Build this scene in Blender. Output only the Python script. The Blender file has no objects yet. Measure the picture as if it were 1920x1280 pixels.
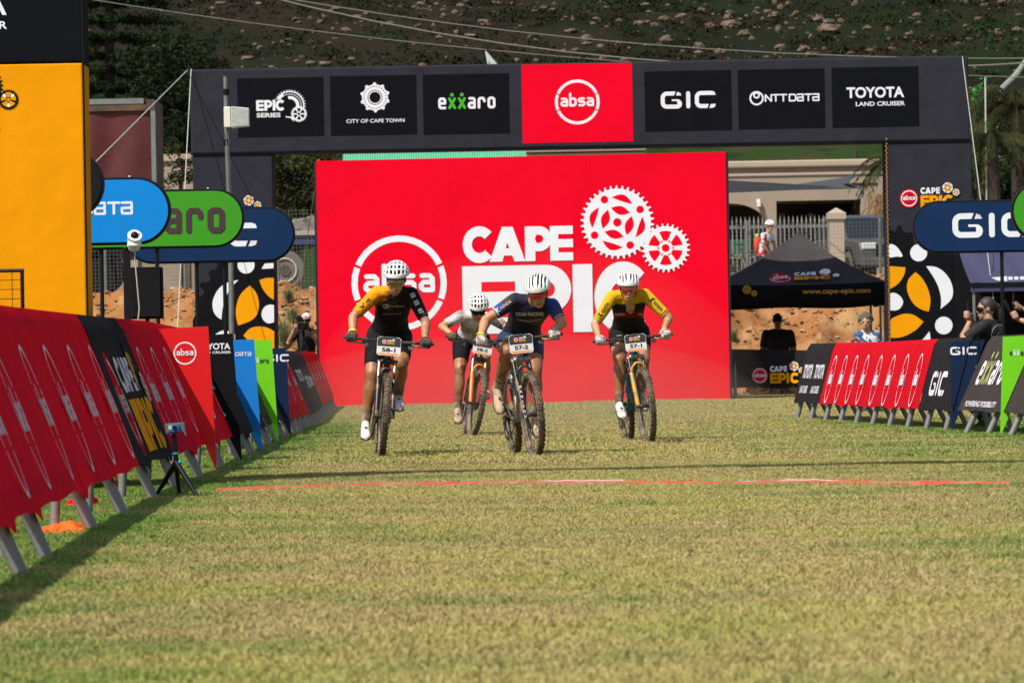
import bpy, math, random
from mathutils import Vector, Matrix, noise
from mathutils.bvhtree import BVHTree
random.seed(7)
V = Vector
SC = bpy.context.scene
COL = SC.collection
R = math.radians
# ------------------------------------------------------------ camera
F = 8500.0; TH = 0.0182; CH = 0.88; HY = 662.0
cam = bpy.data.cameras.new('camera'); camo = bpy.data.objects.new('camera', cam); COL.objects.link(camo)
cam.sensor_width = 36; cam.lens = F / 1920 * 36; cam.clip_start = .5; cam.clip_end = 6000
camo.matrix_world = (Matrix.Translation((0, 0, CH)) @ Matrix.Rotation(R(90) + 22 / F, 4, 'X') @ Matrix.Rotation(-TH, 4, 'Z'))
cam.dof.use_dof = True; cam.dof.focus_distance = 40; cam.dof.aperture_fstop = 9.5
SC.camera = camo
# ------------------------------------------------------------ light
world = bpy.data.worlds.new('World'); SC.world = world; world.use_nodes = True
wn = world.node_tree; wn.nodes.clear()
sky = wn.nodes.new('ShaderNodeTexSky'); sky.sky_type = 'NISHITA'; sky.sun_disc = False
SUNV = V((-.52, -.60, 1)).normalized()
sky.sun_elevation = math.asin(SUNV.z); sky.sun_rotation = R(225)
sky.air_density = 1.2; sky.dust_density = 2.0
bg = wn.nodes.new('ShaderNodeBackground'); bg.inputs[1].default_value = .092
wo = wn.nodes.new('ShaderNodeOutputWorld')
wn.links.new(sky.outputs[0], bg.inputs[0]); wn.links.new(bg.outputs[0], wo.inputs[0])
sl = bpy.data.lights.new('sun', 'SUN'); so = bpy.data.objects.new('sun', sl); COL.objects.link(so)
sl.energy = 4.1; sl.angle = R(.5); sl.color = (1, .94, .85)
so.rotation_euler = SUNV.to_track_quat('Z', 'Y').to_euler(); so.location = SUNV * 60
vs = SC.view_settings; vs.view_transform = 'Standard'; vs.look = 'None'; vs.exposure = .37; vs.gamma = 1; vs.use_curve_mapping = False
SC.cycles.max_bounces = 6; SC.cycles.transparent_max_bounces = 12; SC.cycles.volume_bounces = 0

# ------------------------------------------------------------ placing helpers
def P(x, y, D):
    "point of the place seen at photo pixel x, y at distance D"
    dx = (x - 960) / F; dy = (y - HY) / F
    return V((D * (dx - TH * dy), D, CH - D * (dy + TH * dx)))
def uvpx(x, y):
    dx = x - 960; dy = y - HY
    return dx - TH * dy, -(dy + TH * dx)

# ------------------------------------------------------------ materials
def S(r, g, b):
    f = lambda c: (c / 255 / 12.92) if c <= 10 else ((c / 255 + .055) / 1.055) ** 2.4
    return (f(r), f(g), f(b))
MATS = {}
def M(name, rgb, rough=.6, metal=0., c2=None, scale=6., lo=.45, hi=.6, c3=None, s3=2., lo3=.5, hi3=.65, bump=0., bscale=60., trans=0., emit=None, spec=.5, coat=0., jit=0., jscale=3., detail=4.):
    m = bpy.data.materials.new(name); m.use_nodes = True; MATS[name] = m
    nt = m.node_tree; b = nt.nodes['Principled BSDF']
    b.inputs['Roughness'].default_value = rough; b.inputs['Metallic'].default_value = metal
    b.inputs['Specular IOR Level'].default_value = spec
    if coat: b.inputs['Coat Weight'].default_value = coat; b.inputs['Coat Roughness'].default_value = .08
    if trans: b.inputs['Transmission Weight'].default_value = trans
    b.inputs['Base Color'].default_value = (*rgb, 1)
    tc = nt.nodes.new('ShaderNodeTexCoord')
    cur = None
    def layer(cur, c, sc, lo, hi):
        n = nt.nodes.new('ShaderNodeTexNoise'); n.inputs['Scale'].default_value = sc; n.inputs['Detail'].default_value = detail
        nt.links.new(tc.outputs['Object'], n.inputs['Vector'])
        mr = nt.nodes.new('ShaderNodeMapRange'); mr.inputs[1].default_value = lo; mr.inputs[2].default_value = hi
        nt.links.new(n.outputs['Fac'], mr.inputs[0])
        mx = nt.nodes.new('ShaderNodeMix'); mx.data_type = 'RGBA'
        nt.links.new(mr.outputs[0], mx.inputs[0])
        if cur is None: mx.inputs[6].default_value = (*rgb, 1)
        else: nt.links.new(cur, mx.inputs[6])
        mx.inputs[7].default_value = (*c, 1)
        return mx.outputs[2]
    if jit: cur = layer(cur, tuple(c * (1 - jit) for c in rgb), jscale, .3, .7)
    if c2: cur = layer(cur, c2, scale, lo, hi)
    if c3: cur = layer(cur, c3, s3, lo3, hi3)
    if cur is not None: nt.links.new(cur, b.inputs['Base Color'])
    if bump:
        n = nt.nodes.new('ShaderNodeTexNoise'); n.inputs['Scale'].default_value = bscale; n.inputs['Detail'].default_value = 3
        nt.links.new(tc.outputs['Object'], n.inputs['Vector'])
        bp = nt.nodes.new('ShaderNodeBump'); bp.inputs['Strength'].default_value = bump; bp.inputs['Distance'].default_value = .02
        nt.links.new(n.outputs['Fac'], bp.inputs['Height']); nt.links.new(bp.outputs[0], b.inputs['Normal'])
    if emit:
        b.inputs['Emission Color'].default_value = (*emit, 1); b.inputs['Emission Strength'].default_value = 1
    return m

def cloth(name, rgb, **k):
    k.setdefault('bump', .5); k.setdefault('bscale', 7.); k.setdefault('jit', .12); k.setdefault('rough', .85); k.setdefault('spec', .06)
    return M(name, rgb, **k)

mRed = cloth('banner_red', (.80, .0012, .020), jit=.10, jscale=.6, bump=.8, bscale=1.6)
mCRed = cloth('barrier_red', (.86, .003, .030), jit=.12, bump=.9, bscale=5)
mCRedR = cloth('barrier_bright_red', (.74, .008, .022), jit=.1, bump=.6, bscale=5)
mCBlk = cloth('barrier_black', (.032, .029, .031), jit=.15, bump=.9, bscale=5)
mCGrey = cloth('barrier_grey', (.075, .062, .06), jit=.15, bump=.9, bscale=5)
mWhite = M('print_white', (.76, .78, .84), rough=.8, jit=.05, spec=.1)
mWhiteD = M('print_white_dull', (.74, .69, .76), rough=.8, jit=.1, spec=.1)
mArch = cloth('arch_grey', (.030, .031, .042), jit=.2, bump=.9, bscale=2.2, rough=.7)
mArchD = cloth('arch_dark_print', (.005, .0055, .009), jit=.1, bump=.3, bscale=3, rough=.7)
mGearD = cloth('arch_gear_dark', (.0065, .0065, .009), jit=.1, rough=.7)
mOrange = cloth('print_orange', (.82, .33, .003), jit=.06, bump=.25, bscale=2)
mOrangeP = cloth('column_orange', (.80, .30, .002), jit=.12, bump=.9, bscale=2.2)
mBlack = M('black_paint', (.006, .006, .008), rough=.5, spec=.2)
mBlackM = M('black_matte', (.007, .007, .009), rough=.85, spec=.1)
mBlue = M('fin_blue', (.012, .20, .62), rough=.55, spec=.12, jit=.05)
mSignBlue = M('sign_blue', (.006, .23, .68), rough=.5, spec=.12, jit=.05)
mGreenF = M('fin_green', (.17, .60, .018), rough=.55, spec=.12, jit=.05)
mSignGreen = M('sign_green', (.05, .29, .018), rough=.5, spec=.12, jit=.08, c2=(.12, .34, .06), scale=14, lo=.68, hi=.74)
mNavy = M('navy', (.008, .022, .060), rough=.5, spec=.12, jit=.1)
mNavyS = M('sign_navy', (.008, .030, .095), rough=.45, spec=.12, jit=.2, jscale=1.5)
mGreenX = M('print_green', (.045, .40, .02), rough=.6)
mMaroon = M('print_maroon', (.045, .018, .02), rough=.6)
mSteel = M('galvanised_steel', (.23, .25, .24), rough=.5, metal=.5, jit=.25, jscale=9)
mLeg = M('barrier_leg_steel', (.22, .22, .22), rough=.55, metal=.3, c2=(.24, .22, .19), scale=16, lo=.5, hi=.7, bump=.2)
mDarkSteel = M('dark_steel', (.03, .03, .033), rough=.4, metal=.5)
mRope = M('rope_white', (.5, .5, .46), rough=.8)
mTeal = M('teal_plastic', (.01, .30, .34), rough=.4)
mGlass = M('dark_glass', (.015, .018, .022), rough=.08, coat=.5)
mClear = M('clear_cover', (.62, .63, .62), rough=.15, coat=.6, jit=.3, jscale=30)
mPlasticW = M('white_plastic', (.72, .72, .70), rough=.35)
mPlasticI = M('ivory_plastic', (.62, .60, .50), rough=.4)

def sheer(m, k):
    "thin banner cloth lets some of the sun behind it through"
    nt = m.node_tree; b = nt.nodes['Principled BSDF']; t = nt.nodes.new('ShaderNodeBsdfTranslucent'); x = nt.nodes.new('ShaderNodeMixShader'); x.inputs[0].default_value = k
    t.inputs[0].default_value = b.inputs['Base Color'].default_value
    if b.inputs['Base Color'].links: nt.links.new(b.inputs['Base Color'].links[0].from_socket, t.inputs[0])
    nt.links.new(b.outputs[0], x.inputs[1]); nt.links.new(t.outputs[0], x.inputs[2]); nt.links.new(x.outputs[0], nt.nodes['Material Output'].inputs[0])
for m_ in (mCRed, mCRedR, mCBlk, mCGrey): sheer(m_, .3)
# ------------------------------------------------------------ mesh builder
class MB:
    def __init__(s): s.v = []; s.f = []; s.m = []
    def add(s, vs, fs, mi=0):
        o = len(s.v); s.v += [tuple(v) for v in vs]
        s.f += [tuple(i + o for i in f) for f in fs]; s.m += [mi] * len(fs); return s
    def hexa(s, p, mi=0):   # p: 4 bottom ccw, 4 top ccw
        return s.add(p, [(3, 2, 1, 0), (4, 5, 6, 7), (0, 1, 5, 4), (1, 2, 6, 5), (2, 3, 7, 6), (3, 0, 4, 7)], mi)
    def box(s, a, b, mi=0):
        x0, y0, z0 = a; x1, y1, z1 = b
        return s.hexa([(x0, y0, z0), (x1, y0, z0), (x1, y1, z0), (x0, y1, z0), (x0, y0, z1), (x1, y0, z1), (x1, y1, z1), (x0, y1, z1)], mi)
    def obox(s, c, ax, ay, az, mi=0):   # half axes
        c, ax, ay, az = V(c), V(ax), V(ay), V(az)
        return s.hexa([c - ax - ay - az, c + ax - ay - az, c + ax + ay - az, c - ax + ay - az, c - ax - ay + az, c + ax - ay + az, c + ax + ay + az, c - ax + ay + az], mi)
    def tube(s, path, r, n=8, mi=0, caps=True, flat=None, closed=False):
        path = [V(p) for p in path]; k = len(path)
        rr = r if isinstance(r, (list, tuple)) else [r] * k
        prev = None; vs = []
        for i, p in enumerate(path):
            if closed: t = path[(i + 1) % k] - path[i - 1]
            else: t = path[min(i + 1, k - 1)] - path[max(i - 1, 0)]
            t = t.normalized() if t.length > 1e-9 else V((0, 0, 1))
            if prev is None:
                a = V((0, 0, 1)) if abs(t.z) < .9 else V((1, 0, 0))
                u = t.cross(a).normalized()
            else:
                u = (prev - t * prev.dot(t)).normalized()
            prev = u; w = t.cross(u)
            for j in range(n):
                q = 2 * math.pi * j / n
                vs.append(p + (u * math.cos(q) + w * math.sin(q)) * rr[i])
        fs = []
        for i in range(k if closed else k - 1):
            for j in range(n):
                a = i * n + j; b = i * n + (j + 1) % n; i2 = (i + 1) % k
                fs.append((a, b, i2 * n + (j + 1) % n, i2 * n + j))
        if caps and not closed:
            fs.append(tuple(range(n - 1, -1, -1))); fs.append(tuple(range((k - 1) * n, k * n)))
        return s.add(vs, fs, mi)
    def loft(s, rings, mi=0, caps=True):
        n = len(rings[0]); vs = [p for r in rings for p in r]; fs = []
        for i in range(len(rings) - 1):
            for j in range(n):
                a = i * n + j; b = i * n + (j + 1) % n
                fs.append((a, b, b + n, a + n))
        if caps:
            fs.append(tuple(range(n - 1, -1, -1))); o = (len(rings) - 1) * n; fs.append(tuple(range(o, o + n)))
        return s.add(vs, fs, mi)
    def ell(s, c, ax, ay, az, n=14, k=9, mi=0):
        c, ax, ay, az = V(c), V(ax), V(ay), V(az)
        vs = [c + az]
        for i in range(1, k):
            a = math.pi * i / k
            for j in range(n):
                b = 2 * math.pi * j / n
                vs.append(c + az * math.cos(a) + (ax * math.cos(b) + ay * math.sin(b)) * math.sin(a))
        vs.append(c - az); fs = []
        for j in range(n): fs.append((0, 1 + j, 1 + (j + 1) % n))
        for i in range(k - 2):
            for j in range(n):
                a = 1 + i * n + j; b = 1 + i * n + (j + 1) % n
                fs.append((a, a + n, b + n, b))
        L = len(vs) - 1; o = 1 + (k - 2) * n
        for j in range(n): fs.append((o + j, L, o + (j + 1) % n))
        return s.add(vs, fs, mi)
    def ball(s, c, r, n=12, k=8, mi=0): return s.ell(c, (r, 0, 0), (0, r, 0), (0, 0, r), n, k, mi)
    def prism(s, pts, n, mi=0):   # polygon pts (3D), extruded by vector n
        k = len(pts); n = V(n); pts = [V(p) for p in pts]
        vs = pts + [p + n for p in pts]
        fs = [tuple(range(k)), tuple(range(2 * k - 1, k - 1, -1))]
        for i in range(k):
            j = (i + 1) % k; fs.append((j, i, i + k, j + k))
        return s.add(vs, fs, mi)
    def xf(s, mtx): s.v = [tuple(mtx @ V(v)) for v in s.v]; return s

def link(o, parent=None):
    COL.objects.link(o)
    if parent: o.parent = parent
    return o
BASE = {}
def base_of(parent): return BASE.get(parent.name, V((0, 0, 0))) if parent else V((0, 0, 0))
def obj(name, mb, mats, parent=None, smooth=False, bevel=0., loc=None):
    "ONE mesh object; mesh data are relative to the base of its thing"
    me = bpy.data.meshes.new(name)
    b = base_of(parent) if parent else (V(loc) if loc is not None else V((0, 0, 0)))
    me.from_pydata([(x - b.x, y - b.y, z - b.z) for x, y, z in mb.v], [], mb.f)
    if not isinstance(mats, (list, tuple)): mats = [mats]
    for m in mats: me.materials.append(m)
    me.polygons.foreach_set('material_index', mb.m)
    if smooth: me.polygons.foreach_set('use_smooth', [True] * len(me.polygons))
    me.update()
    if smooth: me.set_sharp_from_angle(angle=R(48))
    o = bpy.data.objects.new(name, me); link(o, parent)
    if parent: BASE[o.name] = b
    else: o.location = b; BASE[o.name] = b
    if bevel:
        md = o.modifiers.new('bevel', 'BEVEL'); md.width = bevel; md.segments = 2; md.limit_method = 'ANGLE'
    return o
def tag(o, label=None, cat=None, group=None, kind=None):
    if label: o['label'] = label
    if cat: o['category'] = cat
    if group: o['group'] = group
    if kind: o['kind'] = kind
    return o
def thing(name, label, cat, loc, group=None):
    o = bpy.data.objects.new(name, None); o.empty_display_size = .1; link(o); o.location = loc
    BASE[o.name] = V(loc); return tag(o, label, cat, group)

# ------------------------------------------------------------ flat print (logos and lettering)
_tc = {}
def text_mesh(s, bold):
    k = (s, bold)
    if k in _tc: return _tc[k]
    c = bpy.data.curves.new('t', 'FONT'); c.body = s; c.size = 1; c.offset = bold; c.resolution_u = 4; c.fill_mode = 'FRONT'
    o = bpy.data.objects.new('t', c); COL.objects.link(o)
    dg = bpy.context.evaluated_depsgraph_get(); me = bpy.data.meshes.new_from_object(o.evaluated_get(dg))
    vs = [(v.co.x, v.co.y) for v in me.vertices]; fs = [tuple(p.vertices) for p in me.polygons]
    bpy.data.objects.remove(o); bpy.data.curves.remove(c); bpy.data.meshes.remove(me)
    xs = [v[0] for v in vs]; ys = [v[1] for v in vs]
    x0, x1, y0, y1 = min(xs), max(xs), min(ys), max(ys)
    _tc[k] = ([(x - x0, y) for x, y in vs], fs, x1 - x0, y0, y1); return _tc[k]
class Art:
    "2D drawing; every shape lies a hair above the one before"
    def __init__(s, step=None): s.v = []; s.f = []; s.m = []; s.mats = []; s.h = 0.; s.step = .00009; s.cut = []
    def new(s): s.cut.append(len(s.f))
    def mi(s, m):
        if m not in s.mats: s.mats.append(m)
        return s.mats.index(m)
    def raw(s, pts, faces, m):
        o = len(s.v); s.v += [(x, y, s.h) for x, y in pts]; s.f += [tuple(i + o for i in f) for f in faces]
        s.m += [s.mi(m)] * len(faces); s.h += s.step
    def poly(s, pts, m): s.raw(pts, [tuple(range(len(pts)))], m)
    def rect(s, x0, y0, x1, y1, m): s.poly([(x0, y0), (x1, y0), (x1, y1), (x0, y1)], m)
    def disc(s, x, y, r, m, n=28, ry=None):
        ry = ry or r; s.poly([(x + r * math.cos(2 * math.pi * i / n), y + ry * math.sin(2 * math.pi * i / n)) for i in range(n)], m)
    def ring(s, x, y, r0, r1, m, a0=0, a1=360, sx=1., n=None):
        n = n or max(4, int(abs(a1 - a0) / 9)); pts = []; fs = []
        for i in range(n + 1):
            a = R(a0 + (a1 - a0) * i / n); c, q = math.cos(a), math.sin(a)
            pts += [(x + r0 * c * sx, y + r0 * q), (x + r1 * c * sx, y + r1 * q)]
        for i in range(n): fs.append((2 * i, 2 * i + 1, 2 * i + 3, 2 * i + 2))
        s.raw(pts, fs, m)
    def stroke(s, pts, w, m, rnd=True):
        for i in range(len(pts) - 1):
            a = V(pts[i]); b = V(pts[i + 1]); d = (b - a).normalized(); n = V((-d.y, d.x)) * w / 2
            s.poly([tuple(a - n), tuple(b - n), tuple(b + n), tuple(a + n)], m)
        q = pts if rnd else pts[1:-1]
        for p in q: s.disc(p[0], p[1], w / 2, m, 14)
    def lens(s, x, y, ang, L, w, m, bias=.5):
        a = R(ang); d = V((math.cos(a), math.sin(a))); n = V((-d.y, d.x)); pts = []
        for i in range(9):
            t = i / 8; pts.append(V((x, y)) + d * (t - .5) * L + n * w * bias * math.sin(math.pi * t) * 1.0)
        for i in range(1, 8):
            t = 1 - i / 8; pts.append(V((x, y)) + d * (t - .5) * L - n * w * (1 - bias) * math.sin(math.pi * t))
        s.poly([tuple(p) for p in pts], m)
    def text(s, t, x, y, h, m, w=None, align='c', bold=.02, cap=True):
        vs, fs, W, y0, y1 = text_mesh(t, bold)
        k = h / .73 if cap else h / .53
        kx = (w / W) if w else k
        ox = x - (W * kx / 2 if align == 'c' else (W * kx if align == 'r' else 0))
        s.raw([(ox + a * kx, y + b * k) for a, b in vs], fs, m)
    def gearshape(s, x, y, r, n, m, depth=.1, rot=0):
        pts = []
        for i in range(n):
            for q, rr in ((0, 1 - depth), (.28, 1 - depth), (.42, 1), (.62, 1), (.8, 1 - depth)):
                a = 2 * math.pi * (i + q) / n + rot; pts.append((x + r * rr * math.cos(a), y + r * rr * math.sin(a)))
        # fan around the centre keeps the outline exact
        pts2 = [(x, y)] + pts; k = len(pts)
        s.raw(pts2, [(0, 1 + i, 1 + (i + 1) % k) for i in range(k)], m)
    def big_gear(s, x, y, r, m, bgm, teeth=38):
        s.gearshape(x, y, r, teeth, m, .09)
        for k in range(4):
            a = R(74 + 90 * k)
            s.lens(x + .335 * r * math.cos(a), y + .335 * r * math.sin(a), 74 + 90 * k - 90, .54 * r, .24 * r, bgm)
            s.lens(x + .60 * r * math.cos(a + .05), y + .60 * r * math.sin(a + .05), 74 + 90 * k - 93, .60 * r, .19 * r, bgm, bias=.9)
            a = R(28.5 + 90 * k); s.disc(x + .71 * r * math.cos(a), y + .71 * r * math.sin(a), .105 * r, bgm)
        s.disc(x, y, .115 * r, bgm)
    def small_gear(s, x, y, r, m, bgm, n=6, teeth=27):
        s.gearshape(x, y, r, teeth, m, .12)
        st = 360 / n
        for k in range(n):
            c = 90 + st * k; h = st / 2 - 9; pts = []
            for q in range(5): a = R(c - h + 2 * h * q / 4); pts.append((x + .70 * r * math.cos(a), y + .70 * r * math.sin(a)))
            a = R(c); hh = .30 if n >= 6 else .22
            pts.append((x + hh * r * math.cos(a + .28), y + hh * r * math.sin(a + .28))); pts.append((x + hh * r * math.cos(a - .28), y + hh * r * math.sin(a - .28)))
            s.poly(pts, bgm); 
            a = R(c + st / 2); s.disc(x + .3 * r * math.cos(a), y + .3 * r * math.sin(a), .045 * r, bgm, 8)
        s.disc(x, y, .16 * r, bgm)
    def absa(s, x, y, r, m, sx=1., bold=.03, t=.13):
        for a0, a1 in ((24.5, 155.5), (159, 201), (204.5, 335.5), (339, 381)): s.ring(x, y, r * (1 - t), r, m, a0, a1, sx)
        s.absaword(x, y - .20 * r, .40 * r, m, 1.50 * r * sx)
    def absaword(s, x, y, h, m, W):
        t = .25 * h; w = W / 4.42; g = w * .14; k = w / (.95 * h); b, T, mid = y + t / 2, y + h - t / 2, y + h * .53; x0 = x - W / 2
        def st(l, pts): s.stroke([(l + px_ * (w - t) + t / 2, py_) for px_, py_ in pts], t, m, True)
        def a_(l): st(l, [(.08, T), (.75, T), (1, T - .16 * h), (1, b), (.25, b), (0, b + .12 * h), (0, mid - .14 * h), (.2, mid), (1, mid)])
        a_(x0); l = x0 + w + g; st(l, [(0, y + 1.42 * h), (0, b), (.75, b), (1, b + .16 * h), (1, T - .16 * h), (.75, T), (0, T)])
        l += w + g; st(l, [(.92, T), (.2, T), (0, T - .12 * h), (0, mid + .1 * h), (.2, mid), (.8, mid), (1, mid - .1 * h), (1, b + .12 * h), (.8, b), (.08, b)]); a_(l + w + g)
    def letters(s, word, x, y, h, m, bgm, w):
        "heavy geometric capitals C A P E I; w = widths"
        for ch, (x0, x1) in zip(word, w):
            W = x1 - x0; t = .30 * h
            if ch == 'I': s.rect(x0, y, x1, y + h, m)
            elif ch == 'E':
                s.rect(x0, y, x1, y + h, m); b = .235 * h; g = (h - 3 * b) / 2; tx = x0 + .36 * W
                s.rect(tx, y + b, x1 + .001, y + b + g, bgm); s.rect(tx, y + 2 * b + g, x1 + .001, y + 2 * b + 2 * g, bgm)
            elif ch == 'P':
                r = .36 * h; cx = x1 - r
                s.rect(x0, y, x0 + .33 * W + .04 * h, y + h, m); s.rect(x0, y + h - 2 * r, cx, y + h, m); s.ring(cx, y + h - r, 0.001, r, m, -90, 90)
                s.rect(x0 + .42 * W, y + h - r - .12 * h, cx, y + h - r + .12 * h, bgm); s.disc(cx, y + h - r, .12 * h, bgm, 16)
            elif ch == 'C': s.ring((x0 + x1) / 2 + .04 * W, y + h / 2, .24 * h, .53 * h, m, 42, 318, sx=W / h * .98)
            elif ch == 'A':
                s.poly([(x0, y), (x0 + .36 * W, y), (x0 + .62 * W, y + h), (x0 + .36 * W, y + h)], m)
                s.poly([(x0 + .34 * W, y + h), (x0 + .66 * W, y + h), (x1, y), (x0 + .70 * W, y)], m)
                s.poly([(x0 + .34 * W, y + .17 * h), (x0 + .30 * W, y + .38 * h), (x0 + .72 * W, y + .38 * h), (x0 + .70 * W, y + .17 * h)], m)
    def cape_epic(s, x, y, w, bgm, mc=None, me=None, gears=True, ring_red=True):
        "small sponsor lockup: disc, CAPE, EPIC, two gears; x,y = left bottom, w = full width"
        mc = mc or mWhite; me = me or mOrange; u = w / 115.
        r = 17 * u; cx = x + r
        s.disc(cx, y + 17 * u, r * 1.06, mCRedR); s.absa(cx, y + 17 * u, r * .9, mWhite)
        s.letters('CAPE', x, y + 25 * u, 12 * u, mc, bgm, [(x + 39 * u, x + 49 * u), (x + 48 * u, x + 59 * u), (x + 60 * u, x + 68 * u), (x + 69 * u, x + 76 * u)])
        s.letters('EPIC', x, y, 22 * u, me, bgm, [(x + 39 * u, x + 55 * u), (x + 56 * u, x + 73 * u), (x + 74 * u, x + 80 * u), (x + 81 * u, x + 102 * u)])
        if gears:
            s.flower(x + 91 * u, y + 36 * u, 10 * u, mc, me, bgm); s.flower(x + 107 * u, y + 27 * u, 6.5 * u, mc, me, bgm)
    def flower(s, x, y, r, mc, me, bgm):
        s.disc(x, y, r * 1.12, mBlackM, 20); s.ring(x, y, .72 * r, r, mc, n=24)
        for k in range(6):
            a = R(60 * k + 10); s.disc(x + .86 * r * math.cos(a), y + .86 * r * math.sin(a), .12 * r, mBlackM, 8)
        s.disc(x, y, .66 * r, me, 18)
        for k in range(4): a = R(90 * k + 30); s.stroke([(x + .15 * r * math.cos(a), y + .15 * r * math.sin(a)), (x + .62 * r * math.cos(a), y + .62 * r * math.sin(a))], .12 * r, mBlackM, False)
        s.disc(x, y, .2 * r, mc, 10)
    def gic(s, x, y, h, m, m2=None):
        "x,y centre; h height"
        t = .235 * h; m2 = m2 or m; k = h
        def C(cx, top_m=None):
            w = 1.22 * k; l = cx - w / 2; r = cx + w / 2
            s.ring(l + .36 * k, y + .5 * k - .36 * k, .36 * k - t, .36 * k, m, 90, 180); s.ring(l + .36 * k, y - .5 * k + .36 * k, .36 * k - t, .36 * k, m, 180, 270)
            s.rect(l, y - .14 * k, l + t, y + .14 * k, m)
            return l, r
        l, r = C(x - 1.0 * k)
        s.poly([(l + .36 * k, y + .5 * k - t), (l + .78 * k, y + .5 * k - t), (l + .88 * k, y + .5 * k), (l + .36 * k, y + .5 * k)], m)
        s.poly([(l + .90 * k, y + .5 * k - t), (r, y + .5 * k - t), (r - .08 * k, y + .42 * k), (r - .25 * k, y + .5 * k), (l + 1.0 * k, y + .5 * k)], m2)
        s.rect(l + .36 * k, y - .5 * k, r - .25 * k, y - .5 * k + t, m); s.ring(r - .25 * k, y - .5 * k + .25 * k + .02 * k, .01, .27 * k, m, -90, 90)
        s.rect(l + .65 * k, y - .06 * k, r - .2 * k, y + .04 * k, m); s.ring(r - .26 * k, y - .22 * k, .06 * k, .26 * k, m, -90, 90)
        s.stroke([(x, y - .5 * k + t / 2), (x, y + .5 * k - t / 2)], t, m)
        l, r = C(x + 1.0 * k)
        s.poly([(l + .36 * k, y + .5 * k - t), (r, y + .5 * k - t), (r - .06 * k, y + .44 * k), (r - .22 * k, y + .5 * k), (l + .36 * k, y + .5 * k)], m)
        s.poly([(l + .36 * k, y - .5 * k), (l + .72 * k, y - .5 * k), (l + .82 * k, y - .5 * k + t), (l + .36 * k, y - .5 * k + t)], m)
        s.poly([(l + .84 * k, y - .5 * k), (r - .22 * k, y - .5 * k), (r - .06 * k, y - .44 * k), (r, y - .5 * k + t), (l + .94 * k, y - .5 * k + t)], m2)
    def exxaro(s, x, y, h, m, mx):
        "x centre, y baseline, h x-height"
        t = .225 * h; w = .68 * h; g = .16 * h; adv = w + g; x0 = x - 2.5 * adv
        b, T = y + t / 2, y + h - t / 2; mid = y + h * .5
        def L(i): return x0 + i * adv - w / 2 + t / 2, x0 + i * adv + w / 2 - t / 2
        l, r = L(0); s.stroke([(r, b), (l + .1 * h, b), (l, b + .1 * h), (l, T - .1 * h), (l + .1 * h, T), (r - .1 * h, T), (r, T - .1 * h), (r, mid), (l, mid)], t, m)
        for i in (1, 2):
            l, r = L(i); s.stroke([(l, b), (r, T)], t, mx); s.stroke([(l, T), (r, b)], t, mx); s.disc((l + r) / 2, y + 1.22 * h, .16 * h, mx, 14)
        l, r = L(3); s.stroke([(l + .05 * h, T), (r - .1 * h, T), (r, T - .1 * h), (r, b), (l + .1 * h, b), (l, b + .1 * h), (l, mid - .1 * h), (l + .1 * h, mid), (r, mid)], t, m)
        l, r = L(4); s.stroke([(l, b), (l, T - .1 * h), (l + .1 * h, T), (r - .1 * h, T), (r, T - .12 * h), (r, T - .25 * h)], t, m)
        l, r = L(5); s.stroke([(l, b + .1 * h), (l, T - .1 * h), (l + .1 * h, T), (r - .1 * h, T), (r, T - .1 * h), (r, b + .1 * h), (r - .1 * h, b), (l + .1 * h, b), (l, b + .1 * h)], t, m)
    def ntt(s, x, y, h, m, full=True, bgm=None):
        "x = right end of DATA, y baseline, h height; squarish lettering"
        t = .19 * h
        def st(p): s.stroke(p, t, m, True)
        cx = x; b, T = y + t / 2, y + h - t / 2
        def a_(r): l = r - .82 * h; st([(l, T), (r - t / 2, T), (r - t / 2, b), (l + .05 * h, b), (l, b + .07 * h), (l, y + .5 * h), (r - t / 2, y + .52 * h)])
        a_(cx); cx -= 1.02 * h
        st([(cx - .82 * h, T), (cx, T)]); st([(cx - .41 * h, T), (cx - .41 * h, b)]); cx -= 1.0 * h
        a_(cx); cx -= 1.05 * h
        st([(cx - .8 * h, b), (cx - .8 * h, T), (cx - .15 * h, T), (cx, T - .15 * h), (cx, b + .15 * h), (cx - .15 * h, b), (cx - .8 * h, b)]); cx -= 1.2 * h
        if full:
            for k in range(2): st([(cx - .8 * h, T), (cx, T)]); st([(cx - .4 * h, T), (cx - .4 * h, b)]); cx -= .98 * h
            st([(cx - .75 * h, b), (cx - .75 * h, T), (cx, b), (cx, T)]); cx -= 1.5 * h
            r = .92 * h; s.ring(cx - .4 * h, y + .5 * h, r - .22 * h, r, m); s.ring(cx - .4 * h, y + .5 * h + .42 * r, .22 * h, .44 * h, m)
    def place(s, name, fn, parent, lift=.0015):
        V_ = [tuple(fn(u, v, h + lift)) for u, v, h in s.v]; cuts = [0] + s.cut + [len(s.f)]; r = None
        for a, b in zip(cuts, cuts[1:]):
            if b <= a: continue
            used = sorted({i for f in s.f[a:b] for i in f}); ix = {q: n for n, q in enumerate(used)}; mm = sorted(set(s.m[a:b])); mx = {q: n for n, q in enumerate(mm)}
            mb = MB(); mb.v = [V_[i] for i in used]; mb.f = [tuple(ix[i] for i in f) for f in s.f[a:b]]; mb.m = [mx[q] for q in s.m[a:b]]
            r = obj(name, mb, [s.mats[q] for q in mm], parent)
        return r
    def on_plane(s, name, D, parent, sc=1., u0=0., v0=0., lift=.0015, kx=None):
        "frame whose units are photo pixels at distance D, upright in the place"
        k = D / F
        return s.place(name, lambda u, v, h: V(((u * sc + u0) * k, D - h, CH + (v * sc + v0) * k)), parent, lift)
def frame_fn(O, U, W, N): return lambda u, v, h: O + U * u + W * v + N * h
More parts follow.
